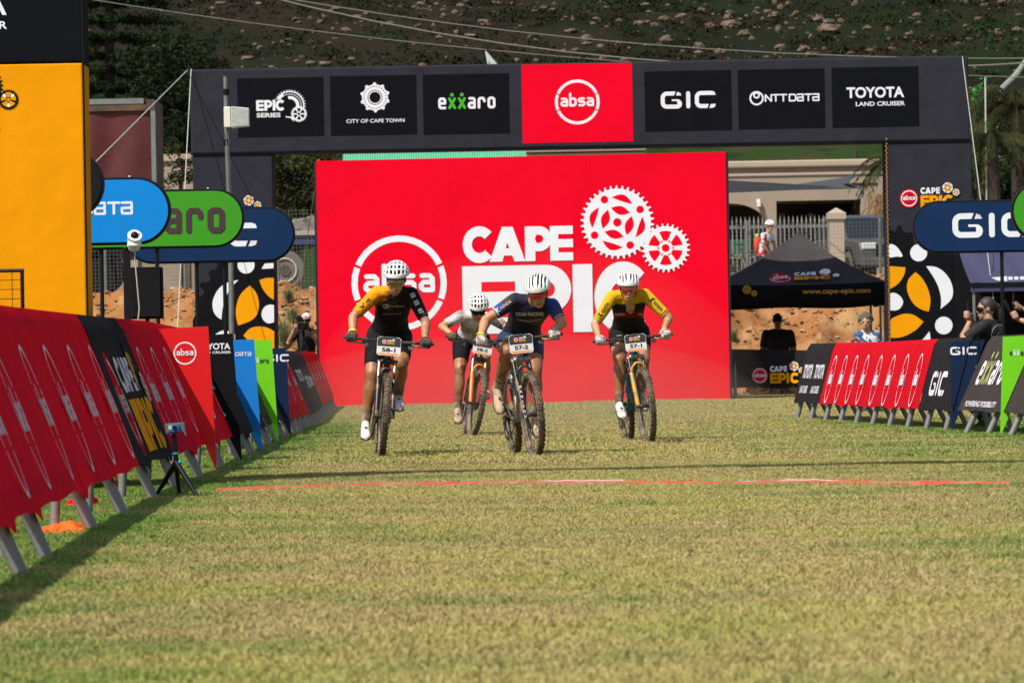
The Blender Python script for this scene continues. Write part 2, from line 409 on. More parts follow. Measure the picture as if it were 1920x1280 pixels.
# ============================================================ SETTING
def nz(x, y, z=0.): return noise.noise(V((x, y, z)))
def zg(x, y):
    if y < 86: return 0.
    if y < 89:
        t = (y - 86) / 3; t = t * t * (3 - 2 * t); return 2.2 * t
    if y < 170: return 2.2 + (y - 89) * .0124
    return 3.2 + .25 * (y - 170) + 2.2 * nz(x / 38, y / 38) + 1.0 * nz(x / 13, y / 13, 4) + .25 * nz(x / 3.5, y / 3.5, 9)
def sheet(name, xs, ys, fz, mats, kind='structure', smooth=True):
    vs = [(x, y, fz(x, y)) for y in ys for x in xs]; n = len(xs)
    fs = [(j * n + i, j * n + i + 1, (j + 1) * n + i + 1, (j + 1) * n + i) for j in range(len(ys) - 1) for i in range(n - 1)]
    mb = MB().add(vs, fs); o = obj(name, mb, mats, None, smooth); tag(o, kind=kind); return o
def lin(a, b, n): return [a + (b - a) * i / (n - 1) for i in range(n)]

# grass colour follows the place: dry straw mid course, greener by the barriers
def grass_mat(name, k):
    m = bpy.data.materials.new(name); m.use_nodes = True; nt = m.node_tree; b = nt.nodes['Principled BSDF']
    N = nt.nodes.new; L = nt.links.new
    geo = N('ShaderNodeNewGeometry'); sep = N('ShaderNodeSeparateXYZ'); L(geo.outputs['Position'], sep.inputs[0])
    def nn(sc, det=3, st=1.):
        mp = N('ShaderNodeMapping'); mp.inputs['Scale'].default_value = (sc, sc * st, 0); L(geo.outputs['Position'], mp.inputs[0])
        n = N('ShaderNodeTexNoise'); n.inputs['Scale'].default_value = 1; n.inputs['Detail'].default_value = det; L(mp.outputs[0], n.inputs['Vector']); return n.outputs['Fac']
    def mr(s, a, c, x=0., y=1.):
        r = N('ShaderNodeMapRange'); r.inputs[1].default_value = a; r.inputs[2].default_value = c; r.inputs[3].default_value = x; r.inputs[4].default_value = y; L(s, r.inputs[0]); return r.outputs[0]
    def mt(op, a, c):
        r = N('ShaderNodeMath'); r.operation = op
        for i, q in enumerate((a, c)):
            if isinstance(q, (int, float)): r.inputs[i].default_value = q
            else: L(q, r.inputs[i])
        return r.outputs[0]
    def mix(f, a, c):
        r = N('ShaderNodeMix'); r.data_type = 'RGBA'; L(f, r.inputs[0])
        for i, q in ((6, a), (7, c)):
            if isinstance(q, tuple): r.inputs[i].default_value = (*q, 1)
            else: L(q, r.inputs[i])
        return r.outputs[2]
    # lusher strips beside the two barrier lines
    left = mr(sep.outputs['X'], -1.3, -2.2); far_l = mt('MULTIPLY', left, mr(sep.outputs['Y'], 66, 54))
    rx = mt('ADD', sep.outputs['X'], mt('MULTIPLY', sep.outputs['Y'], .0919)); right = mr(rx, 7.3, 8.5)
    strip = mt('MAXIMUM', far_l, mt('MULTIPLY', right, mr(sep.outputs['Y'], 58, 50)))
    midl = mt('MULTIPLY', mr(sep.outputs['X'], -.2, -1.8, 0, .45), mr(sep.outputs['Y'], 60, 40))
    midr = mt('MULTIPLY', mr(sep.outputs['X'], 1.2, 3.2, 0, .42), mr(sep.outputs['Y'], 60, 44))
    g = mt('ADD', mt('MAXIMUM', strip, mt('MAXIMUM', midl, midr)), mt('MULTIPLY', mt('SUBTRACT', nn(1.1, 5, .9), .5), 2.3))
    g = mt('ADD', g, mt('MULTIPLY', mt('SUBTRACT', nn(70, 1), .5), 1.5)); g = mt('ADD', g, mt('MULTIPLY', mt('SUBTRACT', nn(9, 3), .5), 1.3))
    g = mt('ADD', g, mt('MULTIPLY', mt('SUBTRACT', nn(.33, 3, .9), .5), 1.2)); g = mr(g, .08, 1.0)
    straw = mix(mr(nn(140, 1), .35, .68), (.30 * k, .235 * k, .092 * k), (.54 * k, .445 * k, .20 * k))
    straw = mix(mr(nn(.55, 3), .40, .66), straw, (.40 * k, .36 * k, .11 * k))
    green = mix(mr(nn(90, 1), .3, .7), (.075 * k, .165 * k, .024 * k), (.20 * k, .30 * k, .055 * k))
    c = mix(g, straw, green)
    L(c, b.inputs['Base Color']); b.inputs['Roughness'].default_value = .7; b.inputs['Specular IOR Level'].default_value = .25
    return m
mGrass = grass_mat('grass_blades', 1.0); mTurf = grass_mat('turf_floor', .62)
mDirt = M('dirt', (.30, .135, .052), rough=.95, spec=.04, c2=(.42, .25, .115), scale=1.3, lo=.45, hi=.65, c3=(.12, .055, .028), s3=4, lo3=.55, hi3=.75, bump=1., bscale=14, detail=8)
mYard = M('yard_ground', (.30, .22, .14), rough=.95, jit=.3, jscale=.6)
mHill = M('hillside_ground', (.0125, .0150, .0075), rough=.95, spec=.04, c2=(.021, .0165, .011), scale=.09, lo=.45, hi=.6, c3=(.009, .020, .005), s3=.06, lo3=.52, hi3=.66, bump=1, bscale=1.5, detail=8)
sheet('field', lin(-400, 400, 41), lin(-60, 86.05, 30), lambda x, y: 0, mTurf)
def bank_z(x, y):
    z = zg(x, y)
    t = max(0, min(1, (y - 86) / 1.0)) * max(0, min(1, (90.2 - y) / .8))
    return z + t * (.42 * nz(x * .9, y * .9) + .22 * nz(x * 2.6, y * 2.6, 3) + .10 * nz(x * 7, y * 7, 5)) * (1 if abs(x) < 40 else .2)
bk = sheet('earth_bank', [-400, -200, -60] + lin(-30, 30, 460) + [60, 200, 400], lin(86, 90.6, 42), lambda x, y: bank_z(x, y) - .004, mDirt)
sheet('yard', lin(-400, 400, 60), lin(90.55, 171, 40), lambda x, y: zg(x, y) - .012, mYard)
hx = [-900, -500, -260, -150] + lin(-90, 90, 190) + [150, 260, 500, 900]
hy = lin(170, 262, 130) + [275, 300, 340, 400, 500, 700, 1000, 1500]
sheet('hillside', hx, hy, lambda x, y: zg(x, y), mHill)
mGreenS = M('green_slope', (.022, .042, .010), rough=.95, spec=.04, c2=(.040, .036, .018), scale=.35, lo=.45, hi=.65, c3=(.014, .030, .007), s3=.8, bump=1, bscale=3, detail=8)
sheet('grass_slope', lin(-45, 45, 90), lin(171.5, 199, 40), lambda x, y: zg(x, y) + .06 * (1 - ((y - 171.5) / 27.5) ** 6) - .03 * (1 if y > 198.9 else 0), mGreenS)
# loose stones and clods on the bank
mClod = M('clods', (.36, .20, .10), rough=.95, spec=.04, c2=(.16, .08, .04), scale=3, c3=(.45, .34, .22), s3=1.7)
ICO_V = []; 
def ico():
    t = (1 + 5 ** .5) / 2
    v = [V(p).normalized() for p in ((-1, t, 0), (1, t, 0), (-1, -t, 0), (1, -t, 0), (0, -1, t), (0, 1, t), (0, -1, -t), (0, 1, -t), (t, 0, -1), (t, 0, 1), (-t, 0, -1), (-t, 0, 1))]
    f = [(0, 11, 5), (0, 5, 1), (0, 1, 7), (0, 7, 10), (0, 10, 11), (1, 5, 9), (5, 11, 4), (11, 10, 2), (10, 7, 6), (7, 1, 8), (3, 9, 4), (3, 4, 2), (3, 2, 6), (3, 6, 8), (3, 8, 9), (4, 9, 5), (2, 4, 11), (6, 2, 10), (8, 6, 7), (9, 8, 1)]
    return v, f
IV, IF = ico()
rs = random.Random(3)
mb = MB()
for i in range(9000):
    x = rs.uniform(-13, 17); y = 86 + 3.6 * rs.random(); r = .012 + .05 * rs.random() ** 3
    c = V((x, y, bank_z(x, y) + r * .3)); q = rs.uniform(.6, 1.5)
    mb.add([c + V((p.x * r * q, p.y * r, p.z * r * .8)) * rs.uniform(.75, 1.2) for p in IV], IF)
tag(obj('loose_stones', mb, mClod), 'loose stones and clods strewn over the orange earth bank', 'stones', kind='stuff')

# ---------------- hillside: boulders, stones, scrub
mRock = M('sandstone', (.12, .080, .054), rough=.95, spec=.04, c2=(.165, .13, .095), scale=1.2, lo=.4, hi=.6, c3=(.085, .065, .05), s3=2.6, lo3=.5, hi3=.62, bump=1, bscale=5)
def hill_hit(px, py):
    lo = 171.; a = P(px, py, 1.) - V((0, 0, CH)) 
    y = lo
    while y < 1400:
        x = a.x * y; z = CH + a.z * y
        if z < zg(x, y): return V((x, y, zg(x, y)))
        y += .5
    return V((x, y, zg(x, y)))
def rock_mb(c, w, h, d, seed, sub=2):
    r2 = random.Random(seed); vs = [V(p) for p in IV]; fs = list(IF)
    for _ in range(sub):
        mid = {}; nf = []
        def m_(a, b):
            k = (min(a, b), max(a, b))
            if k not in mid: vs.append(((vs[a] + vs[b]) / 2).normalized()); mid[k] = len(vs) - 1
            return mid[k]
        for a, b, c3 in fs:
            ab, bc, ca = m_(a, b), m_(b, c3), m_(c3, a); nf += [(a, ab, ca), (b, bc, ab), (c3, ca, bc), (ab, bc, ca)]
        fs = nf
    out = []
    for p in vs:
        k = 1 + .45 * noise.noise(p * 1.3 + V((seed, 0, 0))) + .2 * noise.noise(p * 3.1 + V((0, seed, 0)))
        q = V((round(p.x * 3) / 3, round(p.y * 3) / 3, round(p.z * 3) / 3)) * .35 + p * .65
        out.append(c + V((q.x * w * k, q.y * d * k, q.z * h * k)))
    return MB().add(out, fs)
big = [(1314,26,18,14),(1245,41,28,12),(1331,54,22,14),(1369,54,44,18),(1395,69,25,12),(1365,39,20,10),(1249,79,27,14),(1309,92,22,14),(1350,101,20,12),(1464,19,14,14),(1534,41,25,12),(1552,62,48,18),(1577,43,14,10),(1459,64,12,18),(1507,99,24,13),(1464,94,25,14),(1453,8,12,12),(1603,11,14,12),(1770,4,20,12),(1847,4,18,12),(1665,58,10,9),(1708,67,10,9),(1477,13,10,8),(1691,45,9,8),(1601,66,9,8),(1410,81,12,9),(1100,77,24,14),(1100,87,20,9),(1070,65,28,9),(1005,81,10,9),(1160,43,12,9),(1074,42,9,8),(1080,98,18,7),(1159,86,14,9),(832,34,12,9),(830,22,12,6),(812,56,8,9),(716,50,6,8),(624,60,7,7),(600,46,14,9),(555,42,18,7),(560,49,12,6),(581,39,10,8),(607,35,10,8),(566,112,12,7),(557,120,12,6),(515,88,12,7),(529,83,10,8),(542,91,9,6),(487,94,12,8),(508,2,9,7),(664,99,7,6),(844,82,7,8),(797,4,7,6),(872,7,9,7),(1059,89,6,5),(1085,111,6,6),(735,5,6,6),(836,112,6,5),(928,24,8,5),(776,90,8,6),(1490,30,10,9),(1520,75,10,12),(1430,40,9,9),(1545,95,9,8),(1640,92,9,7),(1810,52,10,7),(1870,60,12,8),(1380,120,12,7),(455,62,9,6),(400,30,9,7),(352,80,9,6),(365,88,12,6)]
for i, (px, py, w, h) in enumerate(big):
    g = hill_hit(px, py); s_ = F / g.y; w_ = w / s_ / 2; h_ = h / s_ / 2
    g = g + V((0, 0, h_ * .45))
    mb = rock_mb(g, w_ * .88, h_ * 1.1, w_ * .8, i + 1)
    zn = [(440, 'the bare left end of the arch'), (613, 'the first dark panel of the arch'), (787, 'the round emblem panel of the arch'), (966, 'the green and white lettered arch panel'), (1196, 'the red arch panel'), (1377, 'the first panel right of the red one'), (1552, 'the second panel right of the red one'), (1730, 'the last panel of the arch'), (9999, 'the right end of the arch')]
    z_ = next(k_ for k_, (xm_, _) in enumerate(zn) if px < xm_); same = sorted(b_ for b_ in big if next(k_ for k_, (xm_, _) in enumerate(zn) if b_[0] < xm_) == z_)
    od = ['first', 'second', 'third', 'fourth', 'fifth', 'sixth', 'seventh', 'eighth', 'ninth', 'tenth', 'eleventh', 'twelfth', 'thirteenth', 'fourteenth', 'fifteenth', 'sixteenth', 'seventeenth', 'eighteenth', 'nineteenth', 'twentieth', 'last'][min(20, same.index((px, py, w, h)))]
    lab = ('large ' if w >= 24 else 'pale ') + 'boulder, %s from left on hillside above %s' % (od, zn[z_][1]); grp = 'sandstone boulders on the hillside'
    tag(obj('boulder', mb, mRock, None, loc=g), lab, 'boulder', grp)
mb = MB(); rs = random.Random(11)
k = 0
while k < 2100:
    y = 196 + 60 * rs.random(); x = rs.uniform(-.125, .125) * y
    dens = .5 + .5 * nz(x / 9, y / 9, 2) + (.15 if x > .03 * y else 0) - (.3 if x < -.06 * y else 0)
    if rs.random() > dens: k += .3; continue
    r = .04 + .20 * rs.random() ** 4; c = V((x, y, zg(x, y) + r * .3)); k += 1
    e = rs.uniform(.7, 1.7)
    mb.add([c + V((p.x * r * e, p.y * r, p.z * r * .8)) * rs.uniform(.7, 1.25) for p in IV], IF)
tag(obj('small_stones', mb, mRock), 'small stones scattered through the scrub on the hillside', 'stones', kind='stuff')
mScrub = M('scrub_leaves', (.014, .020, .007), rough=.8, spec=.04, c2=(.024, .020, .011), scale=.16, lo=.42, hi=.58, c3=(.014, .036, .009), s3=.11, lo3=.56, hi3=.66)
vs = []; fs = []; rs = random.Random(5)
for i in range(15000):
    y = 194 + 64 * rs.random() ** 1.1; x = rs.uniform(-.128, .13) * y
    if nz(x / 5, y / 5, 8) < -.12: continue
    h = .10 + .30 * rs.random() ** 2; z = zg(x, y)
    for q in range(9):
        c = V((x + rs.gauss(0, h * .55), y + rs.gauss(0, h * .55), z + abs(rs.gauss(0, h * .38)))); a = V((rs.gauss(0, 1), rs.gauss(0, 1), rs.gauss(0, .5))).normalized() * h * .42; b = V((rs.gauss(0, 1), rs.gauss(0, 1), rs.gauss(0, 1))).cross(a).normalized() * h * .28
        o = len(vs); vs += [c - b, c + b, c + a]; fs.append((o, o + 1, o + 2))
tag(obj('scrub', MB().add(vs, fs), mScrub), 'low dark green scrub covering the hillside', 'scrub', kind='stuff')

# ---------------- lawn: instanced patches of real blades
def tile(name, size, n, w0, h0, seed):
    r2 = random.Random(seed); vs = []; fs = []
    for i in range(n):
        x, y = r2.uniform(-.55, .55) * size, r2.uniform(-.55, .55) * size; a = r2.uniform(0, 6.283); h = h0 * r2.uniform(.45, 1.35); w = w0 * r2.uniform(.6, 1.3)
        lean = h * r2.uniform(.15, 1.4); b = r2.uniform(0, 6.283); dx, dy = math.cos(a) * w, math.sin(a) * w; lx, ly = math.cos(b) * lean, math.sin(b) * lean
        o = len(vs); vs += [(x - dx, y - dy, -.004), (x + dx, y + dy, -.004), (x + lx * .45 + dx * .8, y + ly * .45 + dy * .8, h * .62), (x + lx * .45 - dx * .8, y + ly * .45 - dy * .8, h * .62), (x + lx, y + ly, h * r2.uniform(.7, 1))]
        fs += [(o, o + 1, o + 2, o + 3), (o + 3, o + 2, o + 4)]
    me = bpy.data.meshes.new(name); me.from_pydata(vs, [], fs); me.materials.append(mGrass); me.update()
    return bpy.data.objects.new(name, me)
tiles = [tile('grass_tile_a', .5, 3600, .0022, .026, 1), tile('grass_tile_b', .5, 3600, .0024, .024, 2), tile('grass_tile_c', 1., 5200, .0045, .036, 3), tile('grass_tile_d', 1., 5200, .0045, .034, 4)]
def lawn(name, pts, tl, label):
    me = bpy.data.meshes.new(name); me.from_pydata(pts, [], []); o = bpy.data.objects.new(name, me); COL.objects.link(o)
    ng = bpy.data.node_groups.new(name, 'GeometryNodeTree'); ng.interface.new_socket('Geometry', in_out='INPUT', socket_type='NodeSocketGeometry'); ng.interface.new_socket('Geometry', in_out='OUTPUT', socket_type='NodeSocketGeometry')
    N = ng.nodes.new; L = ng.links.new
    gi = N('NodeGroupInput'); go = N('NodeGroupOutput'); ip = N('GeometryNodeInstanceOnPoints'); oi = N('GeometryNodeObjectInfo'); oi.inputs[0].default_value = tl; oi.inputs[1].default_value = True
    rv = N('FunctionNodeRandomValue'); rv.data_type = 'FLOAT_VECTOR'; rv.inputs[0].default_value = (0, 0, 0); rv.inputs[1].default_value = (0, 0, 6.283)
    sc = N('FunctionNodeRandomValue'); sc.data_type = 'FLOAT_VECTOR'; sc.inputs[0].default_value = (1, 1, .75); sc.inputs[1].default_value = (1.08, 1.08, 1.25)
    L(gi.outputs[0], ip.inputs['Points']); L(oi.outputs['Geometry'], ip.inputs['Instance']); L(rv.outputs[0], ip.inputs['Rotation']); L(sc.outputs[0], ip.inputs['Scale']); L(ip.outputs[0], go.inputs[0])
    md = o.modifiers.new('blades', 'NODES'); md.node_group = ng
    tag(o, label, 'grass', kind='stuff'); return o
rs = random.Random(21); pa = [[], []]; pb = [[], []]
y = 10.6
while y < 36:
    hw = y * .1135 + 1.5; x = -hw
    while x < hw: pa[rs.randrange(2)].append((x + rs.uniform(-.1, .1), y + rs.uniform(-.1, .1), 0)); x += .45
    y += .45
while y < 85.8:
    hw = y * .1135 + 2.2; x = -hw
    while x < hw: pb[rs.randrange(2)].append((x + rs.uniform(-.2, .2), y + rs.uniform(-.2, .2), 0)); x += .85
    y += .85
lawn('grass', pa[0], tiles[0], 'short dry grass of the finish straight nearest the camera'); lawn('grass', pa[1], tiles[1], 'short dry grass of the finish straight nearest the camera')
lawn('grass', pb[0], tiles[2], 'mown straw coloured grass further down the finish straight'); lawn('grass', pb[1], tiles[3], 'mown straw coloured grass further down the finish straight')

# ============================================================ BACKDROP
DB = 78.; kB = DB / F
mBRed = mRed
bd = thing('backdrop_wall', 'huge red backdrop wall with white lettering and gears behind the racers', 'backdrop', (.2, DB, 0))
seams = [uvpx(592, 302)[0], uvpx(844, 400)[0], uvpx(1107, 400)[0], uvpx(1360, 285)[0]]
zt0, zt1 = 4.245, 4.275
for i in range(3):
    x0, x1 = seams[i] * kB, seams[i + 1] * kB; a, b = zt0 + (zt1 - zt0) * i / 3, zt0 + (zt1 - zt0) * (i + 1) / 3; g = .0015 if i < 2 else 0
    mb = MB(); nx, nzz = 10, 14; vs = []; y0 = DB
    for j in range(nzz + 1):
        for q in range(nx + 1):
            u = q / nx; w = j / nzz; x = x0 + (x1 - g - x0) * u; vs.append((x, y0, .0 + (a + (b - a) * u) * w))
    mb.add(vs, [(j * (nx + 1) + q, j * (nx + 1) + q + 1, (j + 1) * (nx + 1) + q + 1, (j + 1) * (nx + 1) + q) for j in range(nzz) for q in range(nx)])
    mb.hexa([(x0, DB + .03, .01), (x1 - g, DB + .03, .01), (x1 - g, DB + .35, .01), (x0, DB + .35, .01), (x0, DB + .03, a), (x1 - g, DB + .03, b), (x1 - g, DB + .35, b), (x0, DB + .35, a)])
    # closing strips joining the cloth to the frame behind
    mb.hexa([(x0, DB + .001, a - .03), (x1 - g, DB + .001, b - .03), (x1 - g, DB + .03, b - .03), (x0, DB + .03, a - .03), (x0, DB + .001, a), (x1 - g, DB + .001, b), (x1 - g, DB + .03, b), (x0, DB + .03, a)])
    obj('banner_panel', mb, mBRed, bd)
mb = MB().box((seams[0] * kB - .045, DB + .02, 0), (seams[0] * kB - .004, DB + .36, 4.24)).box((seams[3] * kB + .004, DB + .02, 0), (seams[3] * kB + .045, DB + .36, 4.26))
obj('frame', mb, mDarkSteel, bd)
A = Art(.001)
def bu(x, y): return uvpx(x, y)
cx, cy = bu(748, 531); A.absa(cx, cy, 89.5, mWhite, bold=.035)
def wl(xs, y): return [(bu(a, y)[0], bu(b, y)[0]) for a, b in xs]
y0 = bu(970, 490)[1]; A.letters('CAPE', 0, y0, 65, mWhite, mRed, wl([(866, 926), (917, 984), (984, 1034), (1031, 1074)], 458))
y0 = bu(1000, 624)[1]; A.letters('EPIC', 0, y0, 127, mWhite, mRed, wl([(867, 966), (966, 1071), (1074, 1111), (1112, 1216)], 560))
gx, gy = bu(1157, 417); A.big_gear(gx, gy, 69, mWhite, mRed, 38)
gx, gy = bu(1247.5, 465); A.small_gear(gx, gy, 46, mWhite, mRed, 6, 28)
A.on_plane('lettering', DB, bd, lift=.003)

# ============================================================ FINISH ARCH BEHIND
DA = 80.; kA = DA / F
ar = thing('finish_arch', 'wide charcoal finish arch with sponsor panels spanning behind the red backdrop', 'arch', (.9, DA, 0))
def ax(px, py): u, v = uvpx(px, py); return u * kA, CH + v * kA
xl, zt = ax(355, 130); xr, _ = ax(1815, 105); zt = (zt + _) / 2; zb = (ax(357, 286)[1] + ax(1815, 266)[1]) / 2
mb = MB(); n = 40; DEP = 1.1
mb.box((xl, DA, zb), (xr, DA + DEP, zt)); beam = obj('beam', mb, mArch, ar, bevel=.03)
lx1 = ax(513, 450)[0]; rx0 = ax(1665, 400)[0]
for (a, b) in ((xl + .02, lx1), (rx0, xr + .03)):
    mb = MB().box((a, DA + .012, 0), (b, DA + DEP - .02, zb - .003)); obj('column', mb, mArch, ar, bevel=.02)
hem = MB().box((xl - .01, DA - .012, zb - .02), (xr + .01, DA + .0, zb + .012)); obj('hem', hem, mArchD, ar)
def beam_panel(name, cx_, y0, y1, w, mat, draw):
    a = Art(.001); u, v = uvpx(cx_, (y0 + y1) / 2); h = (y1 - y0)
    a.rect(-w / 2, -h / 2, w / 2, h / 2, mat); draw(a); a.on_plane(name, DA, ar, 1., u, v, lift=.002)
def d_epic(a):
    a.gearshape(17 - 0, 3, 30, 34, mWhite, .10); a.disc(17, 3, 21, mArchD); a.ring(17, 3, 22, 25, mArchD, -40, 120); a.ring(17, 3, 12, 18, mWhite, -60, 100)
    a.poly([(-50, -30), (20, -30), (20, -21), (9, -19), (9, 15), (-50, 15)], mArchD)
    a.letters('EPIC', 0, -6, 20, mWhite, mArchD, [(-46, -32), (-31, -16), (-15, -10), (-10, 8)])
    a.text('SERIES', -23, -18, 8, mWhite, w=45, bold=.03); a.small_gear(34, -13, 15.5, mWhite, mArchD, 6, 24)
beam_panel('sponsor_panel', 526, 146, 257, 162, mArchD, d_epic)
def d_city(a):
    a.gearshape(3, 15, 28, 10, mWhite, .13); a.gearshape(3, 15, 22, 24, mArchD, .08); a.ring(3, 15, 14, 20, mWhite); a.ring(3, 15, 10.5, 12.5, mWhite); a.disc(3, 15, 7, mArchD)
    a.text('CITY OF CAPE TOWN', 3, -32, 7, mWhite, w=109, bold=.012)
beam_panel('sponsor_panel', 700, 142, 254, 162, mArchD, d_city)
beam_panel('sponsor_panel', 874, 139, 252, 162, mArchD, lambda a: a.exxaro(1, -9, 22, mWhite, mGreenX))
beam_panel('sponsor_panel', 1082, 120, 267, 207, mRed, lambda a: a.absa(0, 2, 42, mWhite))
beam_panel('sponsor_panel', 1290, 133, 246, 163, mArchD, lambda a: a.gic(0, 2, 32, mWhite))
beam_panel('sponsor_panel', 1465, 130, 242, 163, mArchD, lambda a: a.ntt(71, -5, 14.5, mWhite))
def d_toy(a):
    a.text('TOYOTA', 0, 0, 19.5, mWhite, w=108, bold=.03); a.text('LAND CRUISER', 9, -16, 8, mWhite, w=92, bold=.02)
beam_panel('sponsor_panel', 1641, 126, 239, 163, mArchD, d_toy)
def ppoly(a, pts, m):
    if m in (mWhite, mOrange) and len(pts) >= 5:   # keep corners sharper than 60 degrees, round the rest
        q = []; k = len(pts)
        for i in range(k):
            d1 = (V(pts[i]) - V(pts[i - 1])).normalized(); d2 = (V(pts[(i + 1) % k]) - V(pts[i])).normalized()
            q += [pts[i]] * (2 if d1.dot(d2) < .62 else 1)
        pts = [p_ for j_, p_ in enumerate(blob(q, 4))]
        pts = [p_ for j_, p_ in enumerate(pts) if (V(p_) - V(pts[j_ - 1])).length > .05]
    a.poly([uvpx(x, y) for x, y in pts], m)
def pdisc(a, x, y, r, m): u, v = uvpx(x, y); a.disc(u, v, r, m)
def blob(pts, n=3):   # Catmull-Rom rounding
    out = []; k = len(pts)
    for i in range(k):
        p0, p1, p2, p3 = [V(pts[(i + j) % k]) for j in (-1, 0, 1, 2)]
        for q in range(1 if (p1 - p2).length < 1e-6 else n):
            t = q / n; out.append(tuple(.5 * ((2 * p1) + (p2 - p0) * t + (2 * p0 - 5 * p1 + 4 * p2 - p3) * t * t + (3 * p1 - p0 - 3 * p2 + p3) * t ** 3)))
    return out
# right column print
A = Art(.001)
ppoly(A, [(1666, 427), (1672, 433), (1679, 434), (1683, 423), (1688, 422), (1692, 434), (1702, 437), (1712, 434), (1712, 470), (1812, 640), (1812, 790), (1669, 790)], mGearD)
ppoly(A, [(1700, 470), (1792, 476), (1790, 482), (1793, 491), (1800, 494), (1804, 493), (1806, 500), (1800, 506), (1802, 514), (1810, 517), (1816, 515), (1817, 521), (1808, 527), (1806, 536), (1812, 542), (1819, 540), (1819, 690), (1812, 690), (1712, 690)], mGearD)
ppoly(A, blob([(1666.8, 459), (1680, 462), (1692, 480), (1680, 481), (1667, 481)]), mWhite); pdisc(A, 1722, 474, 16, mWhite)
ppoly(A, [(1667.5, 499), (1697, 501), (1696, 511), (1691, 522), (1682, 533), (1667.8, 542)], mOrange)
ppoly(A, [(1716, 510), (1727, 520), (1736, 534), (1742, 550), (1744, 566), (1741, 584), (1727, 580), (1713, 570), (1704, 555), (1700, 540), (1703, 524)], mOrange)
ppoly(A, [(1736, 499), (1752, 500), (1766, 507), (1778, 520), (1785, 536), (1786, 552), (1780, 565), (1763, 579), (1764, 560), (1759, 538), (1750, 520)], mWhite)
pdisc(A, 1769, 610, 16.5, mWhite); ppoly(A, [(1668.5, 550), (1676, 549), (1685, 553), (1692, 562), (1692, 570), (1686, 579), (1676, 582), (1668.8, 581)], mWhite)
ppoly(A, [(1669, 602), (1680, 593), (1697, 588), (1714, 591), (1731, 603), (1717, 618), (1698, 629), (1682, 633), (1669.3, 633)], mOrange)
ppoly(A, [(1742, 621), (1744, 636), (1738, 652), (1700, 660), (1725, 641)], mWhite)
A.new(); u, v = uvpx(1687.5, 389); A.cape_epic(u, v, 113, mArch)
A.on_plane('column_print', DA, ar, lift=.0)
A = Art(.001)
ppoly(A, [(405, 490), (408, 497), (404, 505), (396, 506), (390, 512), (394, 520), (393, 527), (385, 530), (378, 529), (373, 535), (381, 543), (383, 550), (376, 556), (368, 556), (365, 575), (366, 590), (361, 600), (362, 700), (513, 700), (513, 490)], mGearD)
pdisc(A, 461, 497, 16, mWhite); ppoly(A, [(490, 504), (496, 494), (512.5, 493), (512.5, 503)], mWhite)
ppoly(A, [(486, 525), (500, 521), (513, 521), (513, 562), (503, 555), (492, 541)], mOrange)
ppoly(A, [(468, 535), (480, 549), (485, 568), (482, 588), (470, 601), (446, 610), (442, 590), (444, 568), (452, 550)], mOrange)
ppoly(A, [(447, 525), (428, 529), (410, 541), (399, 562), (399, 580), (405, 592), (415, 599), (417, 578), (424, 555), (434, 538)], mWhite)
ppoly(A, [(513.3, 572), (505, 571), (495, 576), (490, 588), (493, 599), (502, 606), (513.6, 604)], mWhite)
ppoly(A, [(456, 629), (468, 616), (484, 612), (500, 614), (513.9, 621), (514, 660), (480, 650)], mOrange); ppoly(A, [(404, 626), (420, 619), (440, 626), (440, 640), (410, 640)], mWhite)
A.new(); u, v = uvpx(466, 376); A.flower(u, v, 9.5, mWhite, mOrange, mArch); u, v = uvpx(482.5, 384); A.flower(u, v, 6.5, mWhite, mOrange, mArch)
A.on_plane('column_print', DA, ar, lift=.0)
mLace = M('lacing_cord', (.42, .20, .05), rough=.8)
mb = MB(); 
for i in range(90):
    z = .8 + i * .042; mb.obox((rx0 - .02 + .012 * (i % 2), DA - .004, z), (.012, 0, .004), (0, .006, 0), (0, 0, .012))
tag(obj('lacing', mb, mLace, ar), kind='stuff')

# ============================================================ NEAR GANTRY
DG = 30.5; kG = DG / F
ga = thing('finish_gantry', 'near finish gantry with orange and black left column at the photo edge', 'gantry', (-3.4, DG, 0))
x1 = -796 * kG; x0 = x1 - 1.15; dep = .47; zo = 2.885
obj('orange_panel', MB().box((x0, DG, 0), (x1, DG + dep, zo)), mOrangeP, ga, bevel=.012)
obj('black_panel', MB().box((x0 - .003, DG - .003, zo + .003), (x1 + .003, DG + dep + .003, 4.15)), mArchD, ga, bevel=.012)
mb = MB().tube([(x1 + .004, DG - .004, .0), (x1 + .004, DG - .004, 4.1)], .008, 6); obj('edge_piping', mb, mBlack, ga)
obj('orange_panel', MB().box((4.35, DG, 0), (5.5, DG + dep, zo)), mOrangeP, ga, bevel=.012)
obj('black_panel', MB().box((4.347, DG - .003, zo + .003), (5.503, DG + dep + .003, 4.15)), mArchD, ga, bevel=.012)
obj('crossbeam', MB().box((x0 - .05, DG + .05, 4.153), (5.55, DG + dep - .05, 4.58)), mArchD, ga, bevel=.012)
A = Art(.0006)
ux = uvpx(12, 27); A.text('TOYOTA', ux[0], ux[1], 34, mWhite, w=202, align='r', bold=.03)
ux = uvpx(13, 54); A.text('LAND CRUISER', ux[0], ux[1], 14.5, mWhite, w=172, align='r', bold=.02)
A.new(); ux = uvpx(-42, 165); A.gearshape(ux[0], ux[1], 48, 36, mBlackM, .09)
ux = uvpx(15.5, 187); A.small_gear(ux[0], ux[1], 20, mBlackM, mOrangeP, 5, 28)
for k in range(5):
    if k in (0, 2, 4):
        c = 90 + 72 * k + 36
for c in (135, 45, 270):
    a = R(c); A.lens(ux[0] + 10.5 * math.cos(a), ux[1] + 10.5 * math.sin(a), c, 8, 6, mWhite)
